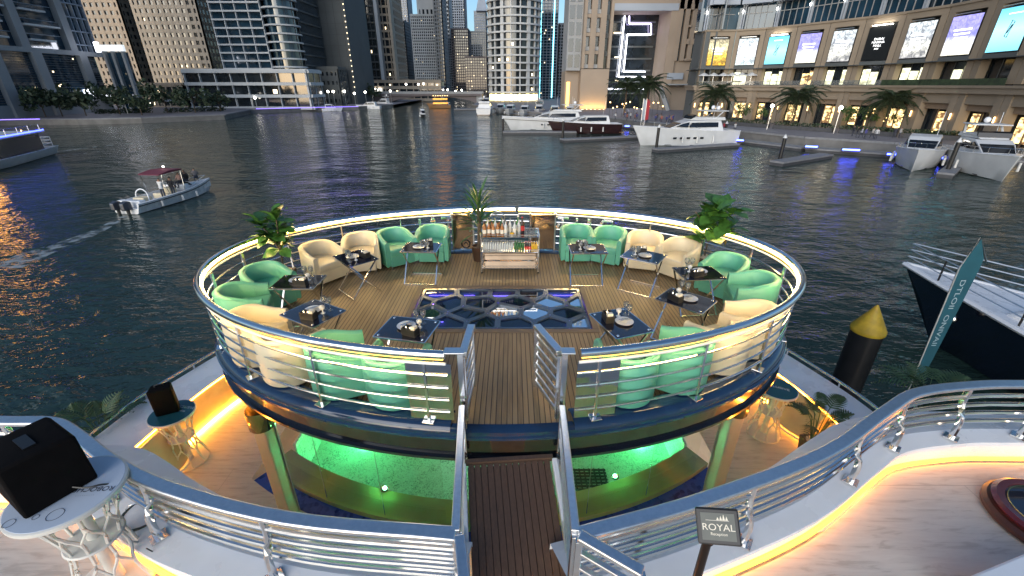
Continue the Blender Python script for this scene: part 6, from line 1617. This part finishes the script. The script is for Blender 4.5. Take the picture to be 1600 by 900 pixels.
# advertising screens
def picture(name, kind, strength):
    m, t_, b = newmat(name); tc = t_.nodes.new('ShaderNodeTexCoord'); sp = t_.nodes.new('ShaderNodeSeparateXYZ'); t_.links.new(tc.outputs['Generated'], sp.inputs[0])
    rp = t_.nodes.new('ShaderNodeValToRGB'); e = rp.color_ramp.elements
    cols = {'cyan': [(0,(.16,.55,.72)),(.5,(.35,.80,.92)),(1,(.10,.45,.66))], 'violet': [(0,(.75,.72,.60)),(.35,(.65,.66,.75)),(.5,(.25,.25,.62)),(1,(.30,.28,.70))],
            'city': [(0,(.30,.30,.32)),(.3,(.75,.74,.68)),(.6,(.40,.43,.48)),(1,(.62,.68,.72))], 'gold': [(0,(.55,.30,.02)),(.4,(.80,.52,.08)),(.7,(.75,.68,.40)),(1,(.30,.26,.18))], 'people': [(0,(.55,.70,.72)),(.5,(.70,.72,.80)),(1,(.50,.60,.66))]}[kind]
    e[0].position, e[0].color = cols[0][0], (*cols[0][1],1); e[1].position, e[1].color = cols[-1][0], (*cols[-1][1],1)
    for q, c in cols[1:-1]: x = e.new(q); x.color = (*c,1)
    t_.links.new(sp.outputs['Z'], rp.inputs[0]); last = rp.outputs[0]
    if kind != 'cyan':
        nz = t_.nodes.new('ShaderNodeTexNoise'); nz.inputs['Scale'].default_value = 1.6; nz.inputs['Detail'].default_value = 8; nz.inputs['Distortion'].default_value = 1.2
        t_.links.new(tc.outputs['Object'], nz.inputs['Vector'])
        r2 = t_.nodes.new('ShaderNodeValToRGB'); r2.color_ramp.elements[0].position = .38; r2.color_ramp.elements[1].position = .62; r2.color_ramp.elements[0].color = (.18,.19,.22,1); r2.color_ramp.elements[1].color = (1.2,1.18,1.1,1)
        t_.links.new(nz.outputs[0], r2.inputs[0])
        mx = t_.nodes.new('ShaderNodeMix'); mx.data_type = 'RGBA'; mx.blend_type = 'MULTIPLY'; mx.inputs['Factor'].default_value = .85 if kind != 'violet' else .45
        t_.links.new(last, mx.inputs['A']); t_.links.new(r2.outputs[0], mx.inputs['B']); last = mx.outputs['Result']
    b.inputs['Base Color'].default_value = (0,0,0,1); t_.links.new(last, b.inputs['Emission Color']); b.inputs['Emission Strength'].default_value = strength; b.inputs['Roughness'].default_value = .3
    return m
KS = ['gold','people','cyan','violet','city',None,'city','violet','cyan','city']
LS = ['gold picture screen at the rounded corner of the mall','pale screen with small figures on the mall, second from its corner','cyan screen with a dark emblem on the mall, farther from us','violet skyline screen on the mall, farther from us','grey cityscape screen left of the black one on the mall','black screen with white lettering DUBAI MARINA MALL','grey cityscape screen right of the black one on the mall','violet skyline screen on the mall, nearer to us','cyan screen with a dark emblem on the mall, nearest the right edge','grey cityscape screen beyond the right edge of the mall']
PM = {k: picture(k+' screen picture', k, 1.1) for k in ('cyan','violet','city','gold','people')}
M['scr_white'] = glow('screen lettering white', (1,1,1), 1.2); M['scr_ink'] = mat('screen emblem dark', (.03,.05,.08), .4)
for b, (f, L, pw) in enumerate(screens[1:10]):
    u0, u1 = pw+.08, L-pw-.08
    q = f.P((u0+u1)/2, z2, .0)
    t = thing('advert_screen', LS[b], 'screen', q, math.atan2(f.d.y,f.d.x), 'screens on the mall facade')
    w_ = (u1-u0)/2; hh = z3-z2
    MB().box(-w_,w_,-.10,.35,0,hh).build('cabinet', M['black'], t)
    pic = MB().box(-w_+.08,w_-.08,-.13,-.105,.08,hh-.08).build('picture', PM[KS[b]] if KS[b] else mat('black screen', (.012,.013,.014), .3), t)
    tb = MB().box(-w_*.75,w_*.75,-.5,-.1,hh+.15,hh+.25).build('top_lamp', M['lamp_white'] if b in (2,5) else M['steel_soft'], t)
    Mt = lambda x, z: Matrix.Translation(Vector((x, -.135, z))) @ Matrix.Rotation(R(90), 4, 'X')
    if KS[b] is None:
        for i, wd in enumerate(('DUBAI','MARINA','MALL','2025')): text_obj('lettering', wd, .52 if i < 3 else .34, M['scr_white'], pic, Mt(0, hh*.63-i*.52), .004, 1.15)
    elif KS[b] == 'cyan':
        MB().tube([(-.42,-.14,hh*.35),(.0,-.14,hh*.32),(.42,-.14,hh*.66),(-.05,-.14,hh*.70)], .07, 4, True).build('dark_emblem', M['scr_ink'], pic)
        MB().bar((-.2,-.14,hh*.42),(.25,-.14,hh*.60),.16,.12).build('dark_emblem', M['scr_ink'], pic)
        MB().box(-w_*.4,w_*.4,-.14,-.132,hh*.84,hh*.86).build('text_line', M['scr_white'], pic)
    else:
        for i in range(3): MB().box(-w_*(.62-.1*i),w_*(.58-.05*i),-.14,-.132,hh*(.62-.1*i),hh*(.66-.1*i)).build('text_line', M['scr_white'], pic)
# terrace parasols at the corner and glass balustrade
for b, (f, L, pw) in enumerate(screens[1:10]):
    if b in (0,1):
        for k in range(3):
            q = f.P(L*(k+.5)/3, z1+.35, .2); t = thing('parasol', 'pale parasol on the mall terrace, '+['leftmost','second','third','fourth','fifth','sixth'][b*3+k]+' from the corner', 'parasol', q, 0, 'terrace parasols')
            MB().tube([(0,0,0),(0,0,2.2)], .05, 6).build('pole', M['steel_soft'], t, True); MB().lathe([(1.3,2.0),(1.25,2.12),(.05,2.7),(0,2.72)], 8).build('canopy', M['white_dirty'], t)
    mb = MB(); f.box(mb, .1, L-.1, z1+.36, z1+1.25, .80, .86)
    o = mb.build('terrace_planter', M['leaf_dark'] if b in (6,7,8) else M['glassclear'], mall, world=True)

# ------------------------------------------------------------------ bridge
t = thing('road_bridge', 'low grey concrete arch bridge across the channel in the distance', 'bridge', (-70,245,0))
a, b = at_Y(560,148,245), at_Y(742,147,245)
zb = 5.0; x0, x1 = a.x, b.x
MB().box(x0-40,x1+4,241,252,zb-1.0,zb).build('deck', W_['conc'], t, world=True)
for y in (241.2,251.6): MB().box(x0-40,x1+4,y,y+.3,zb,zb+1.0).build('parapet', W_['grey'], t, world=True)
xa, xb = at_Y(608,158,245).x, x1+1
N = 24; poly = [(xa,-1.0)]+[(xa+(xb-xa)*i/N, .2+3.6*math.sin(PI*i/N)**.6) for i in range(N+1)]+[(xb,-1.0),(xb,zb-1.0),(xa,zb-1.0)]
mbp = MB(); n = len(poly); up_ = [(x,zz) for x,zz in poly]
for i in range(N): 
    xx0, xx1 = xa+(xb-xa)*i/N, xa+(xb-xa)*(i+1)/N; za_, zb_ = .2+3.6*math.sin(PI*i/N)**.6, .2+3.6*math.sin(PI*(i+1)/N)**.6
    mbp.add([(xx0,242,za_),(xx1,242,zb_),(xx1,242,zb-1.02),(xx0,242,zb-1.02),(xx0,251,za_),(xx1,251,zb_),(xx1,251,zb-1.02),(xx0,251,zb-1.02)], [(0,1,2,3),(4,5,6,7),(0,1,5,4)])
mbp.build('arch', W_['conc'], t, world=True)
MB().box(x0-40,xa,242,251,-1,zb-1.02).build('abutment', W_['conc'], t, world=True); MB().box(xb,x1+4,242,251,-1,zb-1.02).build('abutment', W_['grey'], t, world=True)
# ------------------------------------------------------------------ trees and palms on the quays
def tree(loc, lab, H, Rc, seed, grp, m='leaf_dark', n=420, trunk=.35, flat=.8):
    rr = random.Random(seed); t = thing('tree', lab, 'tree', loc, 0, grp)
    tk = MB(); tk.tube([(0,0,0),(.05,0,H*trunk),(0,.05,H*.7)], [.16,.12,.05], 7)
    for i in range(5):
        a = i*1.26+rr.random(); tk.tube([(.03,0,H*trunk*.9),(math.cos(a)*Rc*.45,math.sin(a)*Rc*.45,H*.72)], [.07,.025], 5)
    tk.build('trunk', M['bark'], t, True)
    cr = MB(); cl = []
    for i in range(12):
        a = rr.uniform(0,2*PI); r_ = Rc*math.sqrt(rr.random())*.75; cl.append((r_*math.cos(a), r_*math.sin(a), H*.62+rr.uniform(-.3,.3)*H*flat*.75, Rc*rr.uniform(.28,.46)))
    for i in range(n):
        cx, cy, cz, cr_ = cl[rr.randrange(len(cl))]
        v = Vector((rr.gauss(0,1),rr.gauss(0,1),rr.gauss(0,1))).normalized()*cr_*rr.random()**.4
        p = Vector((cx,cy,cz))+v; s_ = rr.uniform(.14,.30)*Rc/2.2
        d1 = Vector((rr.gauss(0,1),rr.gauss(0,1),rr.gauss(0,1))).normalized(); d2 = d1.cross(Vector((rr.gauss(0,1),rr.gauss(0,1),rr.gauss(0,1)))).normalized()
        cr.add([p-d1*s_, p+d2*s_*.6, p+d1*s_, p-d2*s_*.6], [(0,1,2,3)])
    cr.build('crown', M[m], t)
    return t
LT = 'trees along the left promenade'
ord_ = ['first','second','third','fourth','fifth','sixth','seventh','eighth','ninth','tenth','eleventh','twelfth','thirteenth','fourteenth']
for i, (x, y, H, Rc) in enumerate([(20,183,5,3.2),(72,183,6.5,4.2),(98,182,6.0,3.6),(135,181,7.0,4.6),(188,179,7.5,4.8),(222,180,5.0,3.4),(262,176,7.5,5.0),(306,176,7,4.6),(345,174,6,3.8),(160,175,9,5.0),(395,166,7,3.6),(505,163,7,4.5),(530,162,7.5,4.2),(583,160,8,4)]):
    tree(at_z(x, y, 1.2), 'dark bushy promenade tree on the left bank, '+ord_[i]+' in the row from the left edge', H*1.12, Rc*1.25, 30+i, LT, n=480)
hedges = [(60,178,120,177),(150,178,235,176),(260,176,350,173)]
for i, (xa, ya, xb, yb) in enumerate(hedges):
    a, b = at_z(xa, ya, 1.2), at_z(xb, yb, 1.2); rr = random.Random(70+i); mb = MB()
    for k in range(700):
        p = a.lerp(b, rr.random())+Vector((rr.uniform(-.8,.8),rr.uniform(-.8,.8),rr.random()*1.2)); s_ = rr.uniform(.15,.35)
        d1 = Vector((rr.gauss(0,1),rr.gauss(0,1),rr.gauss(0,1))).normalized(); d2 = d1.cross(Vector((rr.gauss(0,1),rr.gauss(0,1),.3))).normalized()
        mb.add([p-d1*s_, p+d2*s_*.7, p+d1*s_, p-d2*s_*.7], [(0,1,2,3)])
    o = mb.build('hedge', M['leaf_dark']); tag(o, 'low clipped hedge on the left bank, '+ord_[i]+' stretch from the left', 'hedge', 'hedges on the left bank')
def frond_mesh(L, seed):
    fm = MB(); N = 14; sp = [Vector((0, L*(i/N)*(1-.12*(i/N)), L*(.42*(i/N)-.80*(i/N)**2))) for i in range(N+1)]
    fm.tube(sp, [.05-.04*i/N for i in range(N+1)], 4); rr = random.Random(seed)
    for i in range(2, N+1):
        for h in (0,.5):
            k = min(N, i+h); p = sp[int(k)] if k == int(k) else (sp[int(k)]+sp[min(N,int(k)+1)])/2
            l = L*.24*math.sin(PI*(.2+.75*i/N))
            for s_ in (-1,1):
                e = p+Vector((s_*l*.8, l*.5, -l*rr.uniform(.25,.6))); w_ = Vector((0,.05,.0)); m_ = (p+e)/2
                fm.add([p-w_,p+w_,m_+w_,e,m_-w_], [(0,1,2,4),(4,2,3)])
    return fm.mesh('frond')
FM = frond_mesh(3.6, 1); FM.materials.append(M['leaf_dark'])
def palm(loc, lab, H, sc, seed, lit=True):
    rr = random.Random(seed); t = thing('palm_tree', lab, 'tree', loc, 0, 'palms along the right promenade')
    MB().tube([(0,0,0),(.06,0,H*.5),(0,.05,H)], [.30,.22,.20], 9).build('trunk', M['bark'], t, True)
    for i in range(34):
        k = i/34; share('frond', FM, None, t, orient((0,0,H), i*2.4, -.45+1.35*k+rr.uniform(-.1,.1), 0, sc*rr.uniform(.8,1.05)))
    if lit:
        for i in range(5):
            a = i*1.257; MB().ball((.30*math.cos(a),.30*math.sin(a),.8+i*.55), .07, 6, 4).build('string_light', M['lamp_warm'], t)
PALMS = [(975,180,7.0,1.7,'leftmost palm in front of the hotel opening'),(1008,181,7.2,1.8,'palm in front of the hotel opening, right of the leftmost'),(1112,191,5.6,1.6,'palm at the corner of the mall'),(1236,199,5.4,1.6,'palm in front of the mall below the violet screen'),(1378,207,5.2,1.5,'palm in front of the mall below the black screen'),(1585,222,5.0,1.5,'palm at the right edge in front of the mall')]
for i, (x, y, H, s_, lab) in enumerate(PALMS): palm(at_z(x, y, 1.3), lab, H, s_, 50+i)
RTG = 'leafy trees in front of the mall'
for i, (x, y, H, Rc, lab) in enumerate([(1158,193,4.6,1.7,'small leafy tree left of the third mall palm'),(1186,195,4.0,1.4,'small round tree right of the mall corner palm'),(1320,202,4.4,1.8,'lit green bushy tree left of the palm below the black screen'),(1352,204,4.8,1.9,'lit green tree beside the palm below the black screen'),(1400,206,3.6,1.6,'small green tree right of the palm below the black screen'),(1498,214,3.6,1.6,'shrubby tree behind the bow-on yachts')]):
    tree(at_z(x, y, 1.3), lab, H, Rc, 90+i, RTG, 'leaf_lit', 420)
# planters along the terrace in front of the shops
for i, (xa, ya, xb, yb) in enumerate([(1120,194,1200,200),(1208,201,1300,207),(1310,208,1400,214),(1410,215,1500,220)]):
    a, b = at_z(xa, ya, 1.3), at_z(xb, yb, 1.3)
    t = thing('planter_box', 'long dark planter with hedge on the mall promenade, '+ord_[i]+' from the left', 'planter', (a.x,a.y,1.3), 0, 'planters on the mall promenade')
    MB().bar(a+up*.35, b+up*.35, .9, .7).build('box', M['pontoon_side'], t, world=True); rr = random.Random(200+i); mb = MB()
    for k in range(420):
        p = a.lerp(b, rr.random())+Vector((rr.uniform(-.4,.4),rr.uniform(-.4,.4),.72+rr.random()*.6)); s_ = rr.uniform(.10,.22)
        d1 = Vector((rr.gauss(0,1),rr.gauss(0,1),rr.gauss(0,1))).normalized(); d2 = d1.cross(Vector((rr.gauss(0,1),rr.gauss(0,1),.3))).normalized()
        mb.add([p-d1*s_, p+d2*s_*.7, p+d1*s_, p-d2*s_*.7], [(0,1,2,3)])
    mb.build('hedge', M['leaf_dark'], t, world=True)

# ------------------------------------------------------------------ lamps
def lamp(loc, H, lab, grp, m='lamp_white', r=.28):
    t = thing('street_lamp', lab, 'lamp', loc, 0, grp)
    MB().tube([(0,0,0),(0,0,H)], .07, 6).build('pole', M['steel_soft'], t, True); MB().ball((0,0,H+r*.8), r, 10, 6).build('globe', M[m], t, True)
SL = 'street lamps on the far promenade'
for i, (x, y, H) in enumerate([(418,168,5),(446,167,5),(460,166,4.4),(480,166,4.6),(516,165,5),(524,165,5),(541,164,5),(556,164,4.2),(573,163,4.6),(612,162,5),(636,150,4),(655,150,4),(663,150,4.2),(402,169,3.2),(432,168,3)]):
    zq_ = 1.2 if x < 615 else 5.0
    p = at_z(x, y, 1.2) if x < 615 else at_Y(x, 148, 243); lamp((p.x,p.y,zq_), H, 'glowing globe lamp on the far left promenade and bridge, '+['first','second','third','fourth','fifth','sixth','seventh','eighth','ninth','tenth','eleventh','twelfth','thirteenth','fourteenth','fifteenth'][i]+' counted', SL, r=.45)
for o_, lab in zip([o for o in bpy.data.objects if o.name.startswith('street_lamp')], ['between the podium and the dark tower, left end','just right of the left end lamp','left of the dark tower','before the dark tower, left side','before the dark tower, middle','before the dark tower, right of middle','below the right edge of the dark tower','right of the dark tower','left of the bridge abutment','at the bridge abutment','on the bridge, leftmost','on the bridge, middle','on the bridge, rightmost','low lamp before the white podium','low lamp second before the white podium']):
    o_['label'] = 'glowing globe street lamp '+lab
for i, (x, y, lab) in enumerate([(8,180,'white globe lamp at the left edge promenade'),(58,180,'white globe lamp beside the glass tower fin'),(200,178,'white globe lamp by the lit sign pylon'),(222,170,'white globe lamp right of the lit sign pylon'),(290,173,'white globe lamp before the beige towers'),(1302,209,'globe lamp on the promenade in front of the mall'),(1198,203,'globe lamp left of the mall palms')]):
    lamp(at_z(x, y, 1.25), 4.0, lab, 'globe lamps near the quays', r=.30)
for i, (x, z) in enumerate([(632,3.2),(645,2.6),(655,3.0),(700,3.4),(712,2.6),(722,3.2)]):
    p = at_Y(x, 150, 300); lamp((p.x,300,1.0), z+1.5, 'small white lamp seen under the bridge, '+ord_[i]+' from the left', 'lamps beyond the bridge', r=.5)
# bright terrace lights on the left bank
p = at_Y(120,150,146)
t = thing('light_canopy', 'row of bright white canopy lights on the left bank terrace', 'canopy', (p.x,146,1.2))
MB().box(-5,14,-.5,2.5,5.0,5.2).build('roof', W_['white'], t)
for i in range(9): MB().box(-4.6+i*1.25,-3.9+i*1.25,-.6,-.52,5.3,6.6).build('light_fin', M['led_white'], t)
MB().box(0,14,-.6,-.5,4.7,4.95).build('light_bar', M['led_white'], t)
for x in (-4.6, 4.5, 13.6): MB().box(x-.15,x+.15,0,.3,0,5.0).build('post', W_['grey'], t)
for i, (x, y) in enumerate([(160,172),(212,170),(236,171),(268,170)]):
    p = at_z(x, y, 1.2); t = thing('parasol', 'pale terrace umbrella on the left bank, '+ord_[i]+' from the left', 'parasol', p, 0, 'umbrellas on the left bank')
    MB().tube([(0,0,0),(0,0,2.8)], .06, 6).build('pole', M['steel_soft'], t, True); MB().lathe([(2.2,2.5),(.1,3.4),(0,3.42)], 6).build('canopy', M['white_dirty'], t); MB().ball((1.0,-.8,2.2), .14, 8, 6).build('bulb', M['lamp_white'], t, True)
# violet light lines on the far promenade edge and by the hotel
for nm, (xa, ya, xb, yb), lab in (('l',(400,170,560,166.3),'violet light line on the far left promenade edge'),('l2',(-120,189,62,186),'violet light line on the near left promenade edge')):
    a, b = at_z(xa, ya, 1.6), at_z(xb, yb, 1.6); o = MB().bar(a, b, .12, .16).build('light_line', glow('violet edge light', (.25,.16,.9), 1.2) if nm == 'l' else bpy.data.materials['violet edge light']); tag(o, lab, 'light')
# flags by the hotel
for x, m_, lab in ((1001,W_['bluegrey'],'tall grey-blue feather flag on the hotel promenade'),(1006,mat('red flag cloth', (.35,.03,.04), .8),'tall red feather flag on the hotel promenade')):
    p = at_z(x, 196, 1.3); t = thing('feather_flag', lab, 'flag', p)
    MB().tube([(0,0,0),(0,0,5.2)], .05, 6).build('pole', M['steel_soft'], t, True); MB().loft([[(0.05,-.02,1.0),(.75,-.02,1.2),(.75,-.02,4.6),(.1,-.02,5.2)],[(0.05,.02,1.0),(.75,.02,1.2),(.75,.02,4.6),(.1,.02,5.2)]]).build('cloth', m_, t)
# hotel promenade cafe lights
rr = random.Random(44)
for i in range(14):
    p = at_z(952+i*6.2+rr.uniform(-2,2), 181+rr.uniform(-1,2), 1.3)
    t = thing('cafe_lamp', 'warm cafe lamp on the promenade before the hotel opening', 'lamp', p, 0, 'cafe lamps before the hotel')
    h_ = rr.uniform(1.8,3.6); MB().tube([(0,0,0),(0,0,h_)], .04, 5).build('pole', M['black'], t, True); MB().ball((0,0,h_+.15), .17, 8, 6).build('globe', M['lamp_warm'], t, True)

# ------------------------------------------------------------------ people
pmat, pt, pb = newmat('person clothing'); tc = pt.nodes.new('ShaderNodeTexCoord'); sp = pt.nodes.new('ShaderNodeSeparateXYZ'); pt.links.new(tc.outputs['Generated'], sp.inputs[0])
oi = pt.nodes.new('ShaderNodeObjectInfo'); rp = pt.nodes.new('ShaderNodeValToRGB'); rp.color_ramp.interpolation = 'CONSTANT'
e = rp.color_ramp.elements; e[0].position = 0; e[0].color = (0,0,0,1); e[1].position = .50; e[1].color = (1,1,1,1); pt.links.new(sp.outputs['Z'], rp.inputs[0])
m1 = pt.nodes.new('ShaderNodeMix'); m1.data_type = 'RGBA'; m1.inputs['A'].default_value = (.05,.055,.075,1); pt.links.new(oi.outputs['Color'], m1.inputs['B']); pt.links.new(rp.outputs[0], m1.inputs['Factor'])
r2 = pt.nodes.new('ShaderNodeValToRGB'); r2.color_ramp.interpolation = 'CONSTANT'; e = r2.color_ramp.elements; e[0].position = 0; e[0].color = (0,0,0,1); e[1].position = .845; e[1].color = (1,1,1,1); pt.links.new(sp.outputs['Z'], r2.inputs[0])
m2 = pt.nodes.new('ShaderNodeMix'); m2.data_type = 'RGBA'; pt.links.new(m1.outputs['Result'], m2.inputs['A']); m2.inputs['B'].default_value = (.30,.17,.11,1); pt.links.new(r2.outputs[0], m2.inputs['Factor'])
r3 = pt.nodes.new('ShaderNodeValToRGB'); r3.color_ramp.interpolation = 'CONSTANT'; e = r3.color_ramp.elements; e[0].position = 0; e[0].color = (0,0,0,1); e[1].position = .95; e[1].color = (1,1,1,1); pt.links.new(sp.outputs['Z'], r3.inputs[0])
m3 = pt.nodes.new('ShaderNodeMix'); m3.data_type = 'RGBA'; pt.links.new(m2.outputs['Result'], m3.inputs['A']); m3.inputs['B'].default_value = (.02,.015,.012,1); pt.links.new(r3.outputs[0], m3.inputs['Factor'])
pt.links.new(m3.outputs['Result'], pb.inputs['Base Color']); pb.inputs['Roughness'].default_value = .8
def body(pose):
    if pose == 'stand': legs = [((.10,.0,.90),(.11,.02,.48),(.11,.0,.07),(.11,-.14,.04)),((-.10,.0,.90),(-.11,-.01,.48),(-.11,.03,.07),(-.11,-.11,.04))]; arms = [((.19,.0,1.40),(.27,.02,1.12),(.26,-.06,.86),(.25,-.09,.76)),((-.19,.0,1.40),(-.27,.02,1.12),(-.26,-.06,.86),(-.25,-.09,.76))]; z0 = 0
    elif pose == 'walk': legs = [((.10,.0,.90),(.11,-.16,.50),(.11,-.24,.08),(.11,-.37,.07)),((-.10,.0,.90),(-.11,.08,.48),(-.11,.34,.14),(-.11,.26,.05))]; arms = [((.19,.0,1.40),(.26,.12,1.13),(.25,.08,.88),(.25,.04,.78)),((-.19,.0,1.40),(-.26,-.10,1.13),(-.25,-.24,.92),(-.25,-.30,.84))]
    elif pose == 'reach': legs = [((.10,.0,.90),(.11,.02,.48),(.12,.0,.07),(.12,-.14,.04)),((-.10,.0,.90),(-.12,-.01,.48),(-.14,.03,.07),(-.14,-.11,.04))]; arms = [((.19,.0,1.40),(.26,-.18,1.22),(.22,-.42,1.22),(.22,-.52,1.23)),((-.19,.0,1.40),(-.26,-.14,1.2),(-.22,-.36,1.15),(-.21,-.46,1.15))]
    else: legs = [((.10,.0,.46),(.14,-.42,.48),(.13,-.44,.08),(.13,-.58,.05)),((-.10,.0,.46),(-.14,-.42,.48),(-.13,-.44,.08),(-.13,-.58,.05))]; arms = [((.19,.0,.96),(.26,-.05,.70),(.18,-.28,.60),(.15,-.36,.58)),((-.19,.0,.96),(-.26,-.05,.70),(-.18,-.28,.60),(-.15,-.36,.58))]
    dz = 0 if pose != 'sit' else -.44
    V = []; E_ = []; Rd = []
    def add(p, r): V.append(p); Rd.append(r); return len(V)-1
    pel = add((0,0,.93+dz), (.15,.11)); wai = add((0,.0,1.12+dz), (.135,.10)); che = add((0,.0,1.33+dz), (.17,.115)); nk = add((0,.01,1.47+dz), (.06,.06)); hd_ = add((0,-.01,1.60+dz), (.085,.10)); tp = add((0,.0,1.70+dz), (.075,.085))
    E_ += [(pel,wai),(wai,che),(che,nk),(nk,hd_),(hd_,tp)]
    nose = add((0,-.10,1.59+dz), (.02,.02)); E_.append((hd_,nose))
    for lg in legs:
        i = pel
        for p, r in zip(lg, (.09,.062,.042,.036)): j = add(p, (r,r)); E_.append((i,j)); i = j
    for am in arms:
        i = che
        for p, r in zip(am, (.062,.045,.034,.036)): j = add(p, (r,r)); E_.append((i,j)); i = j
    me = bpy.data.meshes.new('person'); me.from_pydata(V, E_, []); ob = bpy.data.objects.new('person_base', me); COL.objects.link(ob)
    sk = ob.modifiers.new('skin', 'SKIN'); 
    lay = me.skin_vertices[0] if me.skin_vertices else None
    if lay is None:
        bm = bmesh.new(); bm.from_mesh(me); bm.verts.layers.skin.verify(); bm.to_mesh(me); bm.free(); lay = me.skin_vertices[0]
    for i, r in enumerate(Rd): lay.data[i].radius = r; lay.data[i].use_root = (i == 0)
    ss = ob.modifiers.new('sub', 'SUBSURF'); ss.levels = 1; ss.render_levels = 1
    dg = bpy.context.evaluated_depsgraph_get(); out = bpy.data.meshes.new_from_object(ob.evaluated_get(dg)); bpy.data.objects.remove(ob)
    for p_ in out.polygons: p_.use_smooth = True
    out.name = 'person_'+pose; out.materials.clear(); out.materials.append(pmat)
    return out
BODY = {k: body(k) for k in ('stand','walk','reach','sit')}
def person(pose, loc, rz, shirt, lab, grp=None, sc=1.0):
    o = bpy.data.objects.new('person', BODY[pose]); COL.objects.link(o); o.location = loc; o.rotation_euler = (0,0,rz); o.scale = (sc,)*3; o.color = (*shirt,1)
    return tag(o, lab, 'person', grp)
def inboat(x, y, z): return MBX @ Vector((x,y,z))
bh = math.atan2((s1-s0).y, (s1-s0).x)
person('reach', inboat(-.95,-.35,.43), bh+PI/2, (.62,.62,.62), 'person in a white shirt standing at the wheel of the motor boat')
person('stand', inboat(-.35,-.75,.43), bh+PI/2, (.015,.015,.02), 'person in dark clothes standing beside the white-shirted helmsman')
person('sit', inboat(1.0,-.35,1.0), bh-PI/2, (.35,.22,.2), 'person in a pinkish top sitting behind the windscreen of the motor boat')
person('sit', inboat(1.6,-.45,1.0), bh-PI/2, (.012,.012,.014), 'person in black sitting on the foredeck, nearer the stern')
person('sit', inboat(2.1,.10,1.02), bh-PI/2, (.012,.012,.014), 'person in black sitting on the foredeck, farther forward')
person('sit', inboat(3.0,-.1,1.0), bh+PI*.75, (.18,.16,.16), 'person in grey sitting at the bow of the motor boat')
QP = [(1331,213,'walk',(.02,.02,.03),'dark-dressed walker, leftmost of the group on the mall promenade'),(1337,215,'stand',(.02,.02,.03),'dark-dressed person, second of the group on the mall promenade'),(1344,216,'walk',(.5,.5,.55),'person in a light top in the group on the mall promenade'),(1350,217,'stand',(.08,.08,.25),'person in blue in the group on the mall promenade'),(1361,217,'walk',(.4,.38,.36),'person in beige at the right of the group on the mall promenade'),(1367,218,'stand',(.55,.55,.55),'person in white, rightmost of the group on the mall promenade'),
      (1124,205,'walk',(.02,.02,.02),'dark-dressed walker at the stern of the big flybridge yacht'),(1130,206,'stand',(.3,.03,.04),'person in red near the stern of the big flybridge yacht'),(1147,207,'walk',(.5,.5,.5),'person in a white top right of the big flybridge yacht'),(1396,216,'walk',(.03,.03,.05),'dark-dressed walker behind the left bow-on yacht'),(1404,216,'stand',(.35,.35,.35),'person in grey behind the left bow-on yacht')]
for x, y, pose, c, lab in QP: person(pose, at_z(x, y, 1.3), rnd.uniform(0,6), c, lab, 'people on the promenade')
rr = random.Random(17)
for i in range(26):
    x = rr.uniform(955,1052); y = 183+(x-955)*.085+rr.uniform(-1,5)
    g = rr.choice([(.02,.02,.03),(.5,.5,.5),(.05,.06,.2),(.3,.1,.08),(.25,.22,.2)])
    person(rr.choice(['walk','stand']), at_z(x, y, 1.3), rr.uniform(0,6), g, 'person in the evening crowd before the hotel opening', 'crowd before the hotel')
